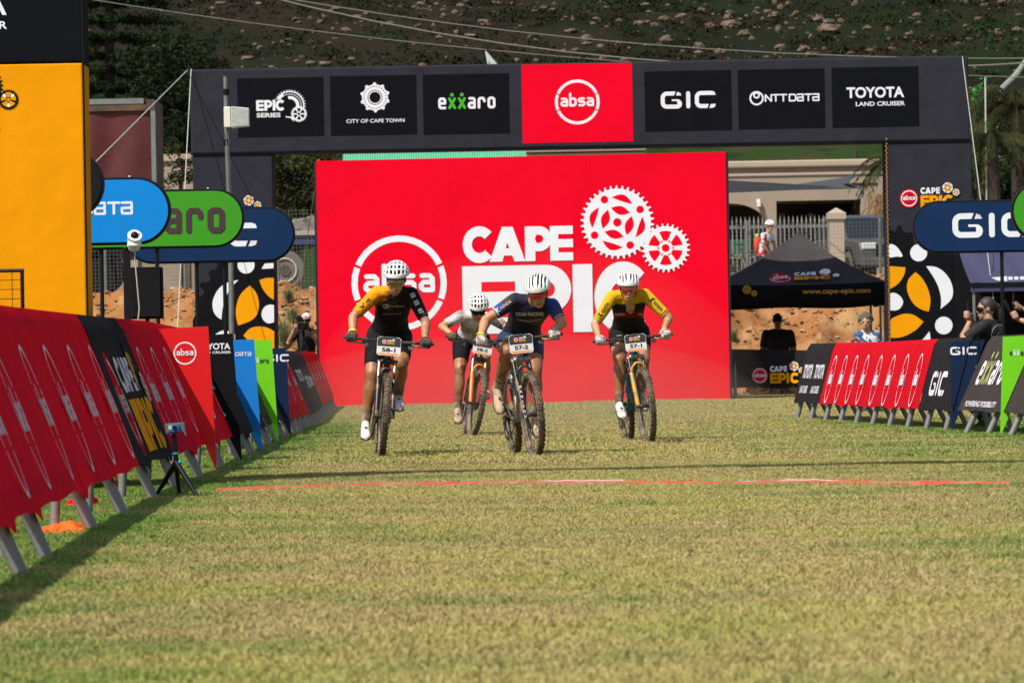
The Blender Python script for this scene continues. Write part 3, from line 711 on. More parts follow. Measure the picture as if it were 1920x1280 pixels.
A.new(); ux = uvpx(5, 250); A.letters('EPIC', 0, ux[1], 60, mBlackM, mOrangeP, [(ux[0] - 200, ux[0] - 150), (ux[0] - 148, ux[0] - 92), (ux[0] - 90, ux[0] - 70), (ux[0] - 66, ux[0])])
A.on_plane('column_print', DG - .003, ga, lift=.001)
# black framed wire panel in front of the orange column
fr = thing('wire_panel', 'black framed wire panel standing before the orange column', 'panel', (-2.95, 27.5, 0))
DF = 27.5; kF = DF / F
mb = MB(); xa, za = uvpx(41, 507); xa *= kF; za = CH + za * kF
for (a, b) in (((xa, DF, 0), (xa, DF, za)), ((xa + .012, DF, za), (xa - .9, DF, za))): mb.tube([a, b], .013, 6)
obj('frame', mb, mBlack, fr)
mb = MB()
for i in range(1, 7): mb.tube([(xa - .85, DF, za - .057 * i), (xa - .01, DF, za - .057 * i)], .0022, 4)
for i in range(6): mb.tube([(xa - .06 - .14 * i, DF, .2), (xa - .062 - .14 * i, DF, za)], .0022, 4)
obj('wire', mb, mBlack, fr)

# ============================================================ BARRIERS
LP = [(10, -1.75), (20, -2.07), (24, -2.19), (30, -2.30), (41, -2.31), (46, -2.41), (49, -2.46), (58, -2.52), (66, -2.75), (76.5, -2.98)]
def XL(D):
    for (a, xa), (b, xb) in zip(LP, LP[1:]):
        if D <= b: return xa + (xb - xa) * (D - a) / (b - a)
    return LP[-1][1]
def XR(D): return 3.41 + (56 - D) * .0919
def ZT(s, D): return (1.13 - max(0, D - 34) * .009 if D < 56 else .93) if s < 0 else (.90 if D > 50 else .90 + (50 - D) * .006)
def OFF(s, D): return (.44 if D < 50 else .36) if s < 0 else (.25 if D > 45.42 else .43)
BN = 0
def barrier(s, D0, D1, mat, label, feet, draw=None, wave=1., hem=None):
    hem = hem or (.165 if s < 0 else .21)
    global BN; BN += 1; up_ = .008 * (BN % 2); OF = OFF(s, (D0 + D1) / 2); D0 -= .042; D1 += .03; X = XL if s < 0 else XR
    th = thing('crowd_barrier', label, 'barrier', (X((D0 + D1) / 2) + s * .1, (D0 + D1) / 2, 0))
    def q(t, D, n=0.):
        n = n + (up_ if n > .025 else 0); z = ZT(s, D); o = OF; L = math.hypot(z, o); nx, nzz = -s * z / L, o / L
        return V((X(D) + s * o * t + nx * n, D, z * t + nzz * n))
    N = max(6, int((D1 - D0) / .11)); rings = []; ph = D0 * 7.3
    for i in range(N + 1):
        D = D0 + (D1 - D0) * i / N
        def w(t): return wave * (.0035 * math.sin(D * 4.1 + ph + 2 * t) + .0015 * math.sin(D * 9 + t * 3 + ph)) * (1.25 - t) + .003 * nz(D * 2, t * 3)
        e = (.045 if i in (0, N) else 0.)
        nf = min((abs(D - f) for f in feet), default=1.); b0 = hem + .022 - (.045 if s < 0 else .018) * math.exp(-(nf / .16) ** 2) + .006 * math.sin(D * 3.7)
        out = [q(b0, D, .038 + w(0)), q(.45, D, .038 + w(.45)), q(.72, D, .038 + w(.72)), q(.95, D, .038 + w(.95)), q(1.03, D, .020)]
        back = [V((X(D) + s * (OF + .035), D, ZT(s, D) + .012)), V((X(D) + s * (OF + .05), D, ZT(s, D) - .22))]
        backi = [V((X(D) + s * (OFF(s, D) + .042), D, ZT(s, D) - .22)), V((X(D) + s * (OFF(s, D) + .028), D, ZT(s, D) + .0))]
        inn = [q(1.02, D, .014), q(.94, D, .031 + w(.95)), q(.72, D, .031 + w(.72)), q(.45, D, .031 + w(.45)), q(b0 + .01, D, .031 + w(0))]
        rings.append(out + back)
    nk = len(rings[0]); mb = MB().add([p_ for r_ in rings for p_ in r_], [((i * nk + j, (i + 1) * nk + j, (i + 1) * nk + j + 1, i * nk + j + 1) if s > 0 else (i * nk + j, i * nk + j + 1, (i + 1) * nk + j + 1, (i + 1) * nk + j)) for i in range(len(rings) - 1) for j in range(nk - 1)]); obj('banner', mb, mat, th, smooth=True)
    mb = MB().tube([q(.965, D0 + .02, -.008), q(.965, D1 - .02, -.008)], .019, 7); mb.tube([q(.30, D0 + .02, -.01), q(.30, D1 - .02, -.01)], .018, 7); obj('rail', mb, mLeg, th)
    for D in feet:
        if D0 <= D < D1:
            obj('front_leg', MB().tube([q(-.01, D, -.004), q(.97, D, -.022)], .033 if s < 0 else .030, 8), mLeg, th, smooth=True)
            b = V((X(D) + s * (.21 if s < 0 else .26), D + .05, -.01)); obj('rear_leg', MB().tube([b, q(.32, D + .05, -.05)], .026, 8), mLeg, th, smooth=True)
    if draw:
        L = math.hypot(X(D1) - X(D0), D1 - D0); zc = ZT(s, (D0 + D1) / 2); o = OF; H = math.hypot(zc, o)
        A = Art(.0004); draw(A, L, H)
        # art x runs left to right as read from the course; y up the slope
        def fn(u, v, h):
            D = D0 + (D1 - D0) * (u / L) if s < 0 else D1 - (D1 - D0) * (u / L)
            t = v / H
            w = wave * (.0035 * math.sin(D * 4.1 + ph + 2 * t) + .0015 * math.sin(D * 9 + t * 3 + ph)) * (1.25 - t)
            return q(t, D, .0395 + w + h)
        A2 = Art(); A2.mats = A.mats
        A.place('banner_print', fn, th, 0)
    return th
def logos(n, w, h, y=None, u0=.5):
    def d(A, L, H):
        for i in range(n): A.new(); A.absa((i + u0) / n * L, (y or .60) * H, h / 2, mWhiteD, sx=w / h, bold=.02, t=.075)
    return d
feetL = [11, 13.7, 16.2, 18.6, 20.1, 23.35, 25.76, 28.6, 30.9, 33.3, 35.9, 38.3, 40.2, 42.3, 44.4, 46.5, 48.6] + [50.2 + 1.5 * i for i in range(18)]
barrier(-1, 11.6, 20.35, mCRed, 'nearest red barrier running off the left edge of the picture', feetL, logos(5, .46, .74, .54), wave=1.6)
barrier(-1, 20.4, 28.0, mCRed, 'red barrier with four white ring logos before the orange column', feetL, logos(5, .46, .74, .54, .62), wave=1.6)
def epic_art(A, L, H): A.cape_epic(.12 * L, .36 * H, .86 * L, mCBlk, mWhiteD)
def epic_big(A, L, H):
    u = L; A.disc(.21 * u, .52 * H, .36, mCRedR, ry=.36); A.absa(.21 * u, .52 * H, .31, mWhiteD)
    A.letters('CAPE', 0, .58 * H, .24, mWhiteD, mCBlk, [(.36 * u, .46 * u), (.45 * u, .56 * u), (.57 * u, .65 * u), (.66 * u, .73 * u)])
    A.letters('EPIC', 0, .24 * H, .36, mOrange, mCBlk, [(.36 * u, .51 * u), (.52 * u, .67 * u), (.68 * u, .74 * u), (.75 * u, .92 * u)])
    A.flower(.80 * u, .72 * H, .17, mWhiteD, mOrange, mCBlk); A.flower(.92 * u, .60 * H, .11, mWhiteD, mOrange, mCBlk)
barrier(-1, 28.05, 31.2, mCBlk, 'black barrier with gold lettering between two red ones on the left', feetL, epic_big, wave=1.6)
barrier(-1, 31.25, 34.75, mCRed, 'red barrier between the black banner with gold letters and the red fin', feetL, logos(3, .42, .70, .56), wave=1.3)
barrier(-1, 34.8, 38.4, mCRed, 'red barrier showing between the red fin and the black fin', feetL, logos(3, .62, .62))
def grey_art(A, L, H):
    for i in range(3): A.text('TOYOTA', (i + .5) / 3 * L, .62 * H, .16, mWhiteD, w=.26 * L, bold=.03); A.text('LAND CRUISER', (i + .5) / 3 * L, .50 * H, .07, mWhiteD, w=.24 * L)
barrier(-1, 38.45, 44.6, mCBlk, 'dark barrier behind the black and blue fins', feetL, grey_art)
barrier(-1, 44.65, 49.4, mCGrey, 'grey barrier behind the green and navy fins', feetL, None)
barrier(-1, 49.45, 56.4, mCRedR, 'bright red barrier just beyond the navy fin', feetL, logos(4, .6, .5), wave=.8)
def dk2(A, L, H):
    A.text('TOYOTA', .22 * L, .60 * H, .16, mWhiteD, w=.3 * L, bold=.03); A.text('GIC', .55 * L, .48 * H, .18, mWhiteD, w=.25 * L, bold=.04); A.text('exxaro', .82 * L, .5 * H, .2, mWhiteD, w=.28 * L, bold=.02)
barrier(-1, 56.45, 66.2, mCGrey, 'long dark grey barrier near the foot of the backdrop on the left', feetL, dk2, wave=.8)
barrier(-1, 66.25, 76.6, mCRedR, 'farthest red barrier touching the left corner of the backdrop', feetL, logos(5, .6, .5), wave=.8)
feetR = [38.2 + 1.08 * i for i in range(18)]
feetR = [f for f in feetR if f < 56.2]
def toy_r(A, L, H):
    for c in (.27, .72): A.text('TOYOTA', c * L, .56 * H, .17, mWhiteD, w=.36 * L, bold=.03); A.text('LAND CRUISER', c * L, .36 * H, .09, mWhiteD, w=.3 * L, bold=.02)
barrier(1, 53.85, 55.7, mCBlk, 'short black barrier at the far end of the right hand line', feetR, toy_r, wave=.6)
barrier(1, 50.75, 53.8, mCRedR, 'red barrier with four white rings right of the short black one', feetR, logos(4, .31, .58, .55), wave=.5)
barrier(1, 47.35, 50.7, mCRedR, 'red barrier with four white rings nearest the navy fin on the right', feetR, logos(4, .31, .58, .55), wave=.5)
def gic_r(A, L, H):
    A.gic(.36 * L, .55 * H, .26, mWhiteD); A.text('THE MAIN', .74 * L, .52 * H, .06, mWhiteD, w=.3 * L, bold=.03); A.text('CONNECTION', .55 * L, .38 * H, .06, mWhiteD, w=.4 * L, bold=.03)
def gic_r(A, L, H): A.gic(.40 * L, .52 * H, .26, mWhiteD)
barrier(1, 45.45, 47.3, mCBlk, 'black barrier with white letters between red banner and navy fin', feetR, gic_r, wave=.5)
def exx_r(A, L, H):
    A.exxaro(.40 * L, .50 * H, .26, mWhiteD, M('print_olive', (.33, .34, .10), rough=.7)); A.new(); A.text('POWERING POSSIBILITY', .46 * L, .27 * H, .06, mWhiteD, w=.66 * L, bold=.02)
barrier(1, 43.1, 45.33, mCGrey, 'grey barrier with white and olive lettering between the navy and green fins', feetR, exx_r, wave=.5)
barrier(1, 37.6, 43.05, mCGrey, 'grey barrier behind the green fin at the right edge', feetR, None, wave=.5)

def fin(s, D, mat, label, pxs, draw=None):
    th = thing('barrier_fin', label, 'flag', ((XL(D) if s < 0 else XR(D)), D, 0), None)
    k = D / F; pts = []
    for x, y in pxs: u, v = uvpx(x, y); pts.append(V((u * k, D, max(0.004, CH + v * k))))
    obj('panel', MB().prism(pts, (0, .02, 0)), mat, th)
    if draw: A = Art(.0006); draw(A); A.on_plane('lettering', D, th, lift=.002)
    return th
def upx(x, y): return uvpx(x, y)
def f1(A): u, v = upx(346.5, 662); A.absa(u, v, 21.5, mWhite, bold=.03)
fin(-1, 34.75, M('fin_red', (.66, .0, .003), rough=.5), 'red triangular fin with white ring emblem on the left barriers', [(293, 617), (390, 611.5), (407, 889)], f1)
def f2(A):
    u, v = upx(431.5, 654); A.text('TOYOTA', u, v, 11.5, mWhite, w=64, align='r', bold=.03); u, v = upx(433, 662); A.text('LAND CRUISER', u, v, 4.5, mWhite, w=62, align='r', bold=.02)
fin(-1, 37.9, mBlackM, 'black triangular fin right of the red one', [(335, 631), (435.5, 625), (454, 871)], f2)
def f3(A): u, v = upx(471, 667); A.ntt(u, v, 7.5, mWhite, False)
fin(-1, 41.2, mBlue, 'bright blue triangular fin', [(382, 640), (475.5, 635.5), (492, 858)], f3)
def f4(A): u, v = upx(486, 680); A.exxaro(u, v, 7, M('print_dark_green', (.02, .08, .02)), mWhite)
fin(-1, 46.2, mGreenF, 'lime green triangular fin with small lettering on the left barriers', [(430, 640), (509, 637), (522.5, 834)], f4)
def f5(A): u, v = upx(519, 671); A.gic(u - 0, v, 14, mWhite)
fin(-1, 49.4, mNavy, 'narrow navy triangular fin left of the far red barrier', [(462, 655), (535.5, 652), (546, 822)], f5)
def f6(A): u, v = upx(1806, 657.5); A.gic(u, v, 15.5, mWhite)
fin(1, 45.42, mNavy, 'navy triangular fin with white lettering on the right barriers', [(1781, 640), (1847, 636), (1784, 813)], f6)
def f7(A): u, v = upx(1912, 666); A.exxaro(u, v, 8, M('print_dark_olive', (.03, .06, .01)), mWhite)
fin(1, 43.07, mGreenF, 'lime green triangular fin at the right edge', [(1880, 631), (1958, 628), (1875, 823)], f7)

# barrier across the far right corner under the gazebo
th = thing('crowd_barrier', 'black banner barrier with gold lettering under the gazebo beside the backdrop', 'barrier', (4.9, 79.4, 0))
Dk = 79.4; kk = Dk / F
xa = uvpx(1370, 700)[0] * kk; xb = xa + 3.0
N = 34; rings = []
for i in range(N + 1):
    x = xa + (xb - xa) * i / N; w = .012 * math.sin(x * 7) + .008 * math.sin(x * 17 + 1); zt_ = .86 + .02 * math.sin(x * 2.1); b0 = .19 + .015 * math.sin(x * 5)
    rings.append([(x, Dk - .10 - w, b0), (x, Dk - .05 - w, .5), (x, Dk - .02, zt_ - .03), (x, Dk, zt_), (x, Dk + .04, zt_), (x, Dk + .06, zt_ - .2), (x, Dk + .05, zt_ - .2), (x, Dk + .03, zt_ - .015), (x, Dk - .01, zt_ - .03), (x, Dk - .035 - w, .5), (x, Dk - .085 - w, b0)])
obj('banner', MB().loft(rings), mCBlk, th, smooth=True)
for x in (xa + .07, xa + 1.5, xb - .07):
    obj('front_leg', MB().tube([(x, Dk - .14, 0), (x, Dk + .02, .83)], .026, 8), mLeg, th, smooth=True); obj('rear_leg', MB().tube([(x, Dk + .45, 0), (x, Dk + .0, .4)], .022, 8), mLeg, th, smooth=True)
obj('rail', MB().tube([(xa + .03, Dk + .02, .82), (xb - .03, Dk + .02, .82)], .02, 7), mLeg, th)
A = Art(.0006)
def cor(x, y): u, v = uvpx(x, y); return (u * kk, CH + v * kk)
u, v = cor(1409, 719); A.cape_epic(u, v, 100 * kk, mCBlk)
A.place('banner_print', lambda u, v, h: V((u, Dk - .135 + (v - .2) * .14 - h, v)), th, .0)

# ============================================================ PILL SIGNS
def pill(D, cpx, cpy, h, Lm, mat, label, poles, draw):
    k = D / F; u, v = uvpx(cpx, cpy); X = u * k; Z = CH + v * k; r = h / 2
    th = thing('oval_sign', label, 'sign', (X, D, 0))
    def cap(rr, n=16):
        pts = []
        for i in range(n + 1): a = -math.pi / 2 + math.pi * i / n; pts.append((X + Lm / 2 - r + rr * math.cos(a), Z + rr * math.sin(a)))
        for i in range(n + 1): a = math.pi / 2 + math.pi * i / n; pts.append((X - Lm / 2 + r + rr * math.cos(a), Z + rr * math.sin(a)))
        return pts
    obj('frame', MB().prism([(x, D, z) for x, z in cap(r)], (0, .10, 0)), mBlack, th, bevel=.006)
    obj('face_panel', MB().prism([(x, D - .012, z) for x, z in cap(r * .92)], (0, .011, 0)), mat, th)
    for dx in poles: obj('pole', MB().tube([(X + dx, D + .05, 0), (X + dx, D + .05, Z - r + .03)], .021, 8), mBlack, th, smooth=True)
    mb = MB()
    for dx in (-.3, .3): mb.ball((X + dx * Lm, D + .03, Z + r + .003), .010, 6, 4)
    obj('bolt', mb, mWhite, th)
    if draw: A = Art(.0006); draw(A); A.on_plane('lettering', D - .012, th, 1., u, v, lift=.001)
pill(39.4, 60, 347, .60, 1.25, mBlack, 'black oval sign peeping out behind the orange column', (-.4, .35), None)
s_ = F / 40.9; L_ = 1.85
pill(40.9, 320 - L_ / 2 * s_, 397.5, .612, L_, mSignBlue, 'bright blue oval sign with white lettering beside the orange column', (-.5, .0), lambda A: A.ntt(L_ / 2 * s_ - 71, -7, 25, mWhite))
s2 = F / 46.4
pill(46.4, 458 - L_ / 2 * s2, 411, .605, L_, mSignGreen, 'green oval sign with dark lettering between the blue and navy signs', (-.55, .02), lambda A: A.exxaro(L_ / 2 * s2 - 37 - 76, -27, 50, mMaroon, mWhite) if False else A.exxaro(L_ / 2 * s2 - 37 - 2.84 * .84 * 49, -28, 48, mMaroon, mWhite))
s3 = F / 49.1
pill(49.1, 553 - L_ / 2 * s3, 441, .60, L_, mNavyS, 'navy oval sign lowest of the three stacked on the left', (-.15, .15), lambda A: A.gic(18, -0, 44, mWhite, mWhiteD))
s4 = F / 52.
pill(52., 1710 + L_ / 2 * s4, 424, .605, L_, mNavyS, 'navy oval sign with white lettering before the right arch column', (.10, .8), lambda A: A.gic(-2, 2, 46, mWhite, mWhiteD))
s5 = F / 44.3
pill(44.3, 1895.6 + L_ / 2 * s5, 394, .60, L_, mSignGreen, 'green oval sign cut by the right edge of the picture', (-.2, .5), lambda A: A.exxaro(0, -20, 44, mMaroon, mWhite))

# ============================================================ ROPES, CABLES
def rope(name, a, b, r, label, cat, mat=mRope, sag=0., group=None):
    a, b = V(a), V(b); pts = [a.lerp(b, i / 12) - V((0, 0, sag * 4 * (i / 12) * (1 - i / 12))) for i in range(13)]
    return tag(obj(name, MB().tube(pts, r, 6), mat, None, loc=a), label, cat, group)
rope('guy_rope', P(358, 130, DA - .02), P(331, 640, 77.), .008, 'white guy rope dropping beside the left arch column', 'rope')
rope('guy_rope', P(351, 132, DA - .02), P(177, 306, 62.), .008, 'white guy rope slanting across the red truck curtain', 'rope')
rope('guy_rope', P(1804, 107, DA - .02), P(1862, 560, 74.), .006, 'white guy rope down past the right arch column', 'rope')
rope('guy_rope', P(597, 300, DB + .3), P(558, 575, 86.5), .008, 'thin white guy rope from the backdrop top left corner', 'rope')
mCable = M('cable', (.17, .155, .135), rough=.8, spec=.1)
rope('power_line', P(470, -14, 118), P(2000, 113, 104), .018, 'upper overhead power line crossing the hillside', 'cable', mCable, sag=.85)
rope('power_line', P(480, -13, 118), P(2010, 109, 105), .013, 'second overhead power line close beside the upper one', 'cable', mCable, sag=.5)
rope('power_line', P(100, -12, 118), P(1700, 145, 110), .012, 'thin lower power line crossing the hillside', 'cable', mCable, sag=.35)
rope('power_line', P(1815, 142, 116), P(2000, 148, 116), .014, 'short wire right of the arch above the trees', 'cable', mCable)

# finish line of red tape
mTape = M('tape_red', (.46, .075, .05), rough=.8, spec=.1, c2=(.40, .17, .10), scale=3.5, lo=.45, hi=.66)
def gx_(px, py):   # ground point under a pixel
    u, v = uvpx(px, py); D = -CH * F / v; return V((u * D / F, D, 0))
pts = [gx_(*p) for p in ((405, 925), (600, 918.5), (770, 914), (960, 911.5), (1150, 911), (1340, 912), (1500, 910), (1660, 912.5), (1800, 912), (1900, 915))]
vs = []; ws = []; fs = []
for i, p in enumerate(pts): vs += [(p.x, p.y - .05, .013), (p.x, p.y + .05, .036)]; ws += [(p.x, p.y + .052, .036), (p.x, p.y + .056, .0385)]
fs = [(2 * i, 2 * i + 2, 2 * i + 3, 2 * i + 1) for i in range(len(pts) - 1)]
o_ = len(vs)
def subdiv(vs, n=18, j=0):
    out = []
    for i in range(0, len(vs) - 2, 2):
        for q in range(n):
            t = q / n
            for e in (0, 1):
                a = V(vs[i + e]); b = V(vs[i + 2 + e]); p = a.lerp(b, t); out.append((p.x, p.y + .03 * nz(p.x * 1.5, e * .3 + 3), max(.008, p.z + .005 * nz(p.x * 4, 7 + j) + .002 * math.sin(p.x * 40) - .006 * max(0, nz(p.x * 1.1, 33)) * 2)))
    return out
def strip(vs): k = len(vs) // 2; return vs, [(2 * i, 2 * i + 2, 2 * i + 3, 2 * i + 1) for i in range(k - 1)]
mb = MB(); mb.add(*strip(subdiv(vs))); t_ = obj('finish_line', mb, mTape, None); tag(t_, 'red tape finish line laid across the grass', 'finish line')
w_ = subdiv(ws, j=2); k_ = len(w_) // 2; mb = MB().add(w_, [(2 * i, 2 * i + 2, 2 * i + 3, 2 * i + 1) for i in range(k_ - 1) if nz(w_[2 * i][0] * .9, 50) > .14]); obj('tape_edge', mb, mWhiteD, t_)
# ============================================================ BEYOND THE ARCH
mWall = M('plaster_wall', (.33, .27, .205), rough=.9, jit=.18, jscale=.7, bump=.2, bscale=8)
mWallD = M('plaster_moulding', (.40, .33, .25), rough=.9, jit=.1)
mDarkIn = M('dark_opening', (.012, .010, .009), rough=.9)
mRoofG = M('green_roof_sheet', (.10, .42, .25), rough=.5, jit=.12, jscale=3)
def pz(px, py, D): u, v = uvpx(px, py); return u * D / F, CH + v * D / F
def pbox(mb, px0, py0, px1, py1, D, depth, mi=0):   # upright box whose front spans two photo points at distance D
    x0, z1 = pz(px0, py0, D); x1, z0 = pz(px1, py1, D); return mb.box((x0, D, z0), (x1, D + depth, z1), mi)
DH = 140.; gz = zg(0, DH)
ho = thing('house', 'beige plastered house with garage opening and moulded parapet behind the fence', 'house', (11, DH, gz))
def hb(name, rects, mat, D=DH, dep=.3, bev=0):
    mb = MB()
    for r in rects: pbox(mb, *r[:4], D, dep)
    return obj(name, mb, mat, ho, bevel=bev)
xg0, zg1 = pz(1455, 377, DH); xg1, _ = pz(1613, 377, DH); xa0, za1 = pz(1300, 384, DH); xa1, _ = pz(1436, 384, DH)
xl_, zr = pz(1200, 312, DH); xr_, _ = pz(1800, 300, DH)
mb = MB()
for (a, b, c, d) in ((xl_, xr_, zg1, zr), (xa1, xg0, gz, zg1), (xg1, xr_, gz, zg1), (xl_, xa1, zg1 - .01 - .0, zg1 - .0)): mb.box((a, DH, c), (b, DH + .3, d))
mb.box((xl_, DH + 8, gz), (xr_, DH + 8.2, zr)).box((xl_, DH + .3, zr - .3), (xr_, DH + 8, zr - .1)).box((xr_ - .2, DH + .3, gz), (xr_, DH + 8, zr - .3))
obj('wall', mb, mWall, ho)
# arched opening on the left: spandrels
cxa, ra, zs = (xa0 + xa1) / 2, (xa1 - xa0) / 2, zg1 - .75
pts = [(xa0, zg1 - .012), (xa0, zs)] + [(cxa - ra * math.cos(math.pi * i / 16), zs + .70 * math.sin(math.pi * i / 16)) for i in range(17)] + [(xa1, zs), (xa1, zg1 - .012)]
for half in (0, 1):
    mb = MB()
    for i in range(8):
        a = i + half * 8
        p = [(cxa - ra * math.cos(math.pi * q / 16), zs + .70 * math.sin(math.pi * q / 16)) for q in (a, a + 1)]
        mb.prism([V((p[0][0], DH, p[0][1])), V((p[1][0], DH, p[1][1])), V((p[1][0], DH, zg1 - .011)), V((p[0][0], DH, zg1 - .011))], (0, .28, 0))
    obj('arch_spandrel', mb, mWall, ho)
obj('parapet_moulding', MB().box((xl_ - .05, DH - .16, zr - .12), (xr_ + .05, DH + .3, zr + .10)), mWallD, ho, bevel=.05)
obj('parapet_moulding', MB().box((xl_, DH - .05, zr - .38), (xr_, DH - .0, zr - .28)), mWallD, ho, bevel=.03)
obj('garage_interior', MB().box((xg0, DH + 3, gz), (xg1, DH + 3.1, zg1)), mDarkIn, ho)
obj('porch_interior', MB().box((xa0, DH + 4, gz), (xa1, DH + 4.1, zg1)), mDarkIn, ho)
mb = MB(); pbox(mb, 1594, 343.5, 1645, 346, DH - .03, .029); obj('wall_groove', mb, mDarkIn, ho)
fl = MB(); pbox(fl, 1419, 382, 1426, 387, DH - .25, .15); pbox(fl, 1418, 373, 1425, 381, DH - .2, .12); obj('floodlight', fl, mPlasticW, ho)
mb = MB(); 
for i in range(9): pbox(mb, 1462 + i * 18, 400 + (i % 3) * 14, 1472 + i * 18, 470, DH + 2.2, .5)
tag(obj('stored_goods', mb, M('dark_clutter', (.05, .03, .02), c2=(.10, .08, .07), scale=1), ho), kind='stuff')
# second beige building with double moulding
h2 = thing('building', 'low beige building with moulded roof edge showing between arch and backdrop', 'building', (2.2, 125, 2.6))
x0, z1 = pz(985, 276, 125); x1, _ = pz(1210, 273, 125)
obj('wall', MB().box((x0, 125, 2.6), (x1, 131, z1 - .32)), mWall, h2)
obj('roof_moulding', MB().box((x0 - .02, 124.8, z1 - .16), (x1 + .02, 131, z1 + .02)), mWallD, h2, bevel=.03)
obj('roof_moulding', MB().box((x0, 124.9, z1 - .32), (x1, 131, z1 - .19)), mWallD, h2, bevel=.02)
h3 = thing('shed', 'shed with mint green corrugated roof peeping over the backdrop', 'shed', (-1.8, 112, 2.5))
x0, z1 = pz(640, 281, 112); x1, z2 = pz(985, 276, 112); z0 = pz(800, 300, 112)[1]
obj('wall', MB().box((x0, 112.3, 2.5), (x1 - .1, 116, z0 - .3)), mWall, h3)
vs = []; fs = []; n = 150
for i in range(n + 1):
    x = x0 + (x1 - x0) * i / n; r = .018 if i % 2 else -.018; zt_ = z1 + (z2 - z1) * i / n
    vs += [(x, 112 + r, z0 - .35), (x, 112.9 + r, zt_), (x, 116.5, zt_ + .02 + r)]
for i in range(n): a = 3 * i; fs += [(a, a + 3, a + 4, a + 1), (a + 1, a + 4, a + 5, a + 2)]
obj('roof', MB().add(vs, fs), mRoofG, h3)
# shade sails
mSail = M('shade_cloth_dark', (.012, .012, .013), rough=.9); mSail2 = M('shade_cloth_grey', (.045, .05, .058), rough=.85)
def sail(pts, mat, label):
    ps = [P(*p) for p in pts]; mb = MB(); c = sum(ps, V()) / len(ps); k = len(ps); vs = [c]; n = 6
    edge = []
    for i in range(k):
        for q in range(n): edge.append(ps[i].lerp(ps[(i + 1) % k], q / n))
    vs += edge; vs += [c.lerp(e, .55) - V((0, 0, .05)) for e in edge]; m_ = len(edge)
    fs = [(0, 1 + m_ + i, 1 + m_ + (i + 1) % m_) for i in range(m_)] + [(1 + m_ + i, 1 + i, 1 + (i + 1) % m_, 1 + m_ + (i + 1) % m_) for i in range(m_)]
    o = obj('shade_sail', mb.add(vs, fs), mat, None, True, loc=c); o.modifiers.new('s', 'SOLIDIFY').thickness = .01; tag(o, label, 'shade sail')
sail([(1330, 337, 128), (1420, 342, 133), (1615, 353.5, 131), (1500, 356, 126), (1330, 363, 122)], mSail, 'black shade sail stretched before the beige house')
sail([(1470, 349, 132), (1560, 337, 135), (1612, 327, 137), (1594, 335, 134), (1591, 343, 131), (1615, 354, 130)], mSail2, 'grey shade sail with concave edge before the beige house')
rope('sail_wire', P(1612, 327, 137), P(1650, 319, 139.8), .012, 'wire from the grey shade sail to the house wall', 'wire', mDarkSteel)

# mesh fence at the top of the bank and palisade behind
def mesh_fence(px0, px1, y0px, label, D=90.9):
    x0 = pz(px0, 500, D)[0]; x1 = pz(px1, 500, D)[0]; zb = 2.16; zt_ = pz((px0 + px1) / 2, y0px, D)[1]
    th = thing('mesh_fence', label, 'fence', ((x0 + x1) / 2, D, zb)); n = int((x1 - x0) / .075); mb = MB()
    for i in range(n + 1):
        x = x0 + i * .075; mb.tube([(x, D, zb), (x, D, zt_)], .0028, 3, caps=False)
    m_ = int((zt_ - zb) / .075)
    for j in range(m_ + 1): z = zb + .01 + j * .075; mb.tube([(x0, D - .004, z), (x1, D - .004, z)], .0028, 3, caps=False)
    tag(obj('wire_mesh', mb, mSteel, th), kind='stuff')
    return th, zb, zt_
f_, zb, zt_ = mesh_fence(150, 612, 396, 'welded mesh fence on the bank behind the left arch column')
for px in (196, 345, 520): x = pz(px, 450, 90.9)[0]; obj('post', MB().tube([(x, 90.95, zb - .2), (x, 90.95, zt_ + .05)], .03, 8), mSteel, f_)
f_, zb, zt_ = mesh_fence(1340, 1700, 414, 'welded mesh fence on the bank behind the gazebo')
for px in (1401, 1650): x = pz(px, 450, 90.9)[0]; obj('post', MB().tube([(x, 90.95, zb - .2), (x, 90.95, zt_ + .03)], .034, 8), mSteel, f_)
mPale_ = M('palisade_galvanised', (.27, .27, .25), rough=.8, spec=.1, jit=.3); DPF = 113.; zb = zg(0, DPF)
pf = thing('palisade_fence', 'spear topped steel palisade fence in front of the beige house', 'fence', (7, DPF, zb))
x0 = pz(1352, 420, DPF)[0]; x1 = pz(1556, 420, DPF)[0]; zt_ = pz(1450, 404, DPF)[1]; n = 25
for i in range(n):
    x = x0 + (x1 - x0) * (i + .5) / n; mb = MB().box((x - .014, DPF, zb + .08), (x + .014, DPF + .02, zt_ - .16)); mb.add([(x - .024, DPF, zt_ - .16), (x + .024, DPF, zt_ - .16), (x + .024, DPF + .02, zt_ - .16), (x - .024, DPF + .02, zt_ - .16), (x, DPF + .01, zt_)], [(0, 1, 2, 3), (0, 1, 4), (1, 2, 4), (2, 3, 4), (3, 0, 4)]); obj('pale', mb, mPale_, pf)
for z in (zt_ - .28, zt_ - 1.0, zb + .25): obj('rail', MB().box((x0, DPF + .03, z - .04), (x1, DPF + .06, z + .04)), mSteel, pf)
x0 = pz(1552, 400, DPF)[0]; x1 = pz(1582, 400, DPF)[0]; zt_ = pz(1567, 402, DPF)[1]
gp = thing('gate_pillar', 'beige plastered gate pillar with pointed cap beside the grey pickup', 'pillar', ((x0 + x1) / 2, DPF, zb))
obj('shaft', MB().box((x0 + .02, DPF - .2, zb), (x1 - .02, DPF + .2, zt_ - .12)), mWallD, gp)
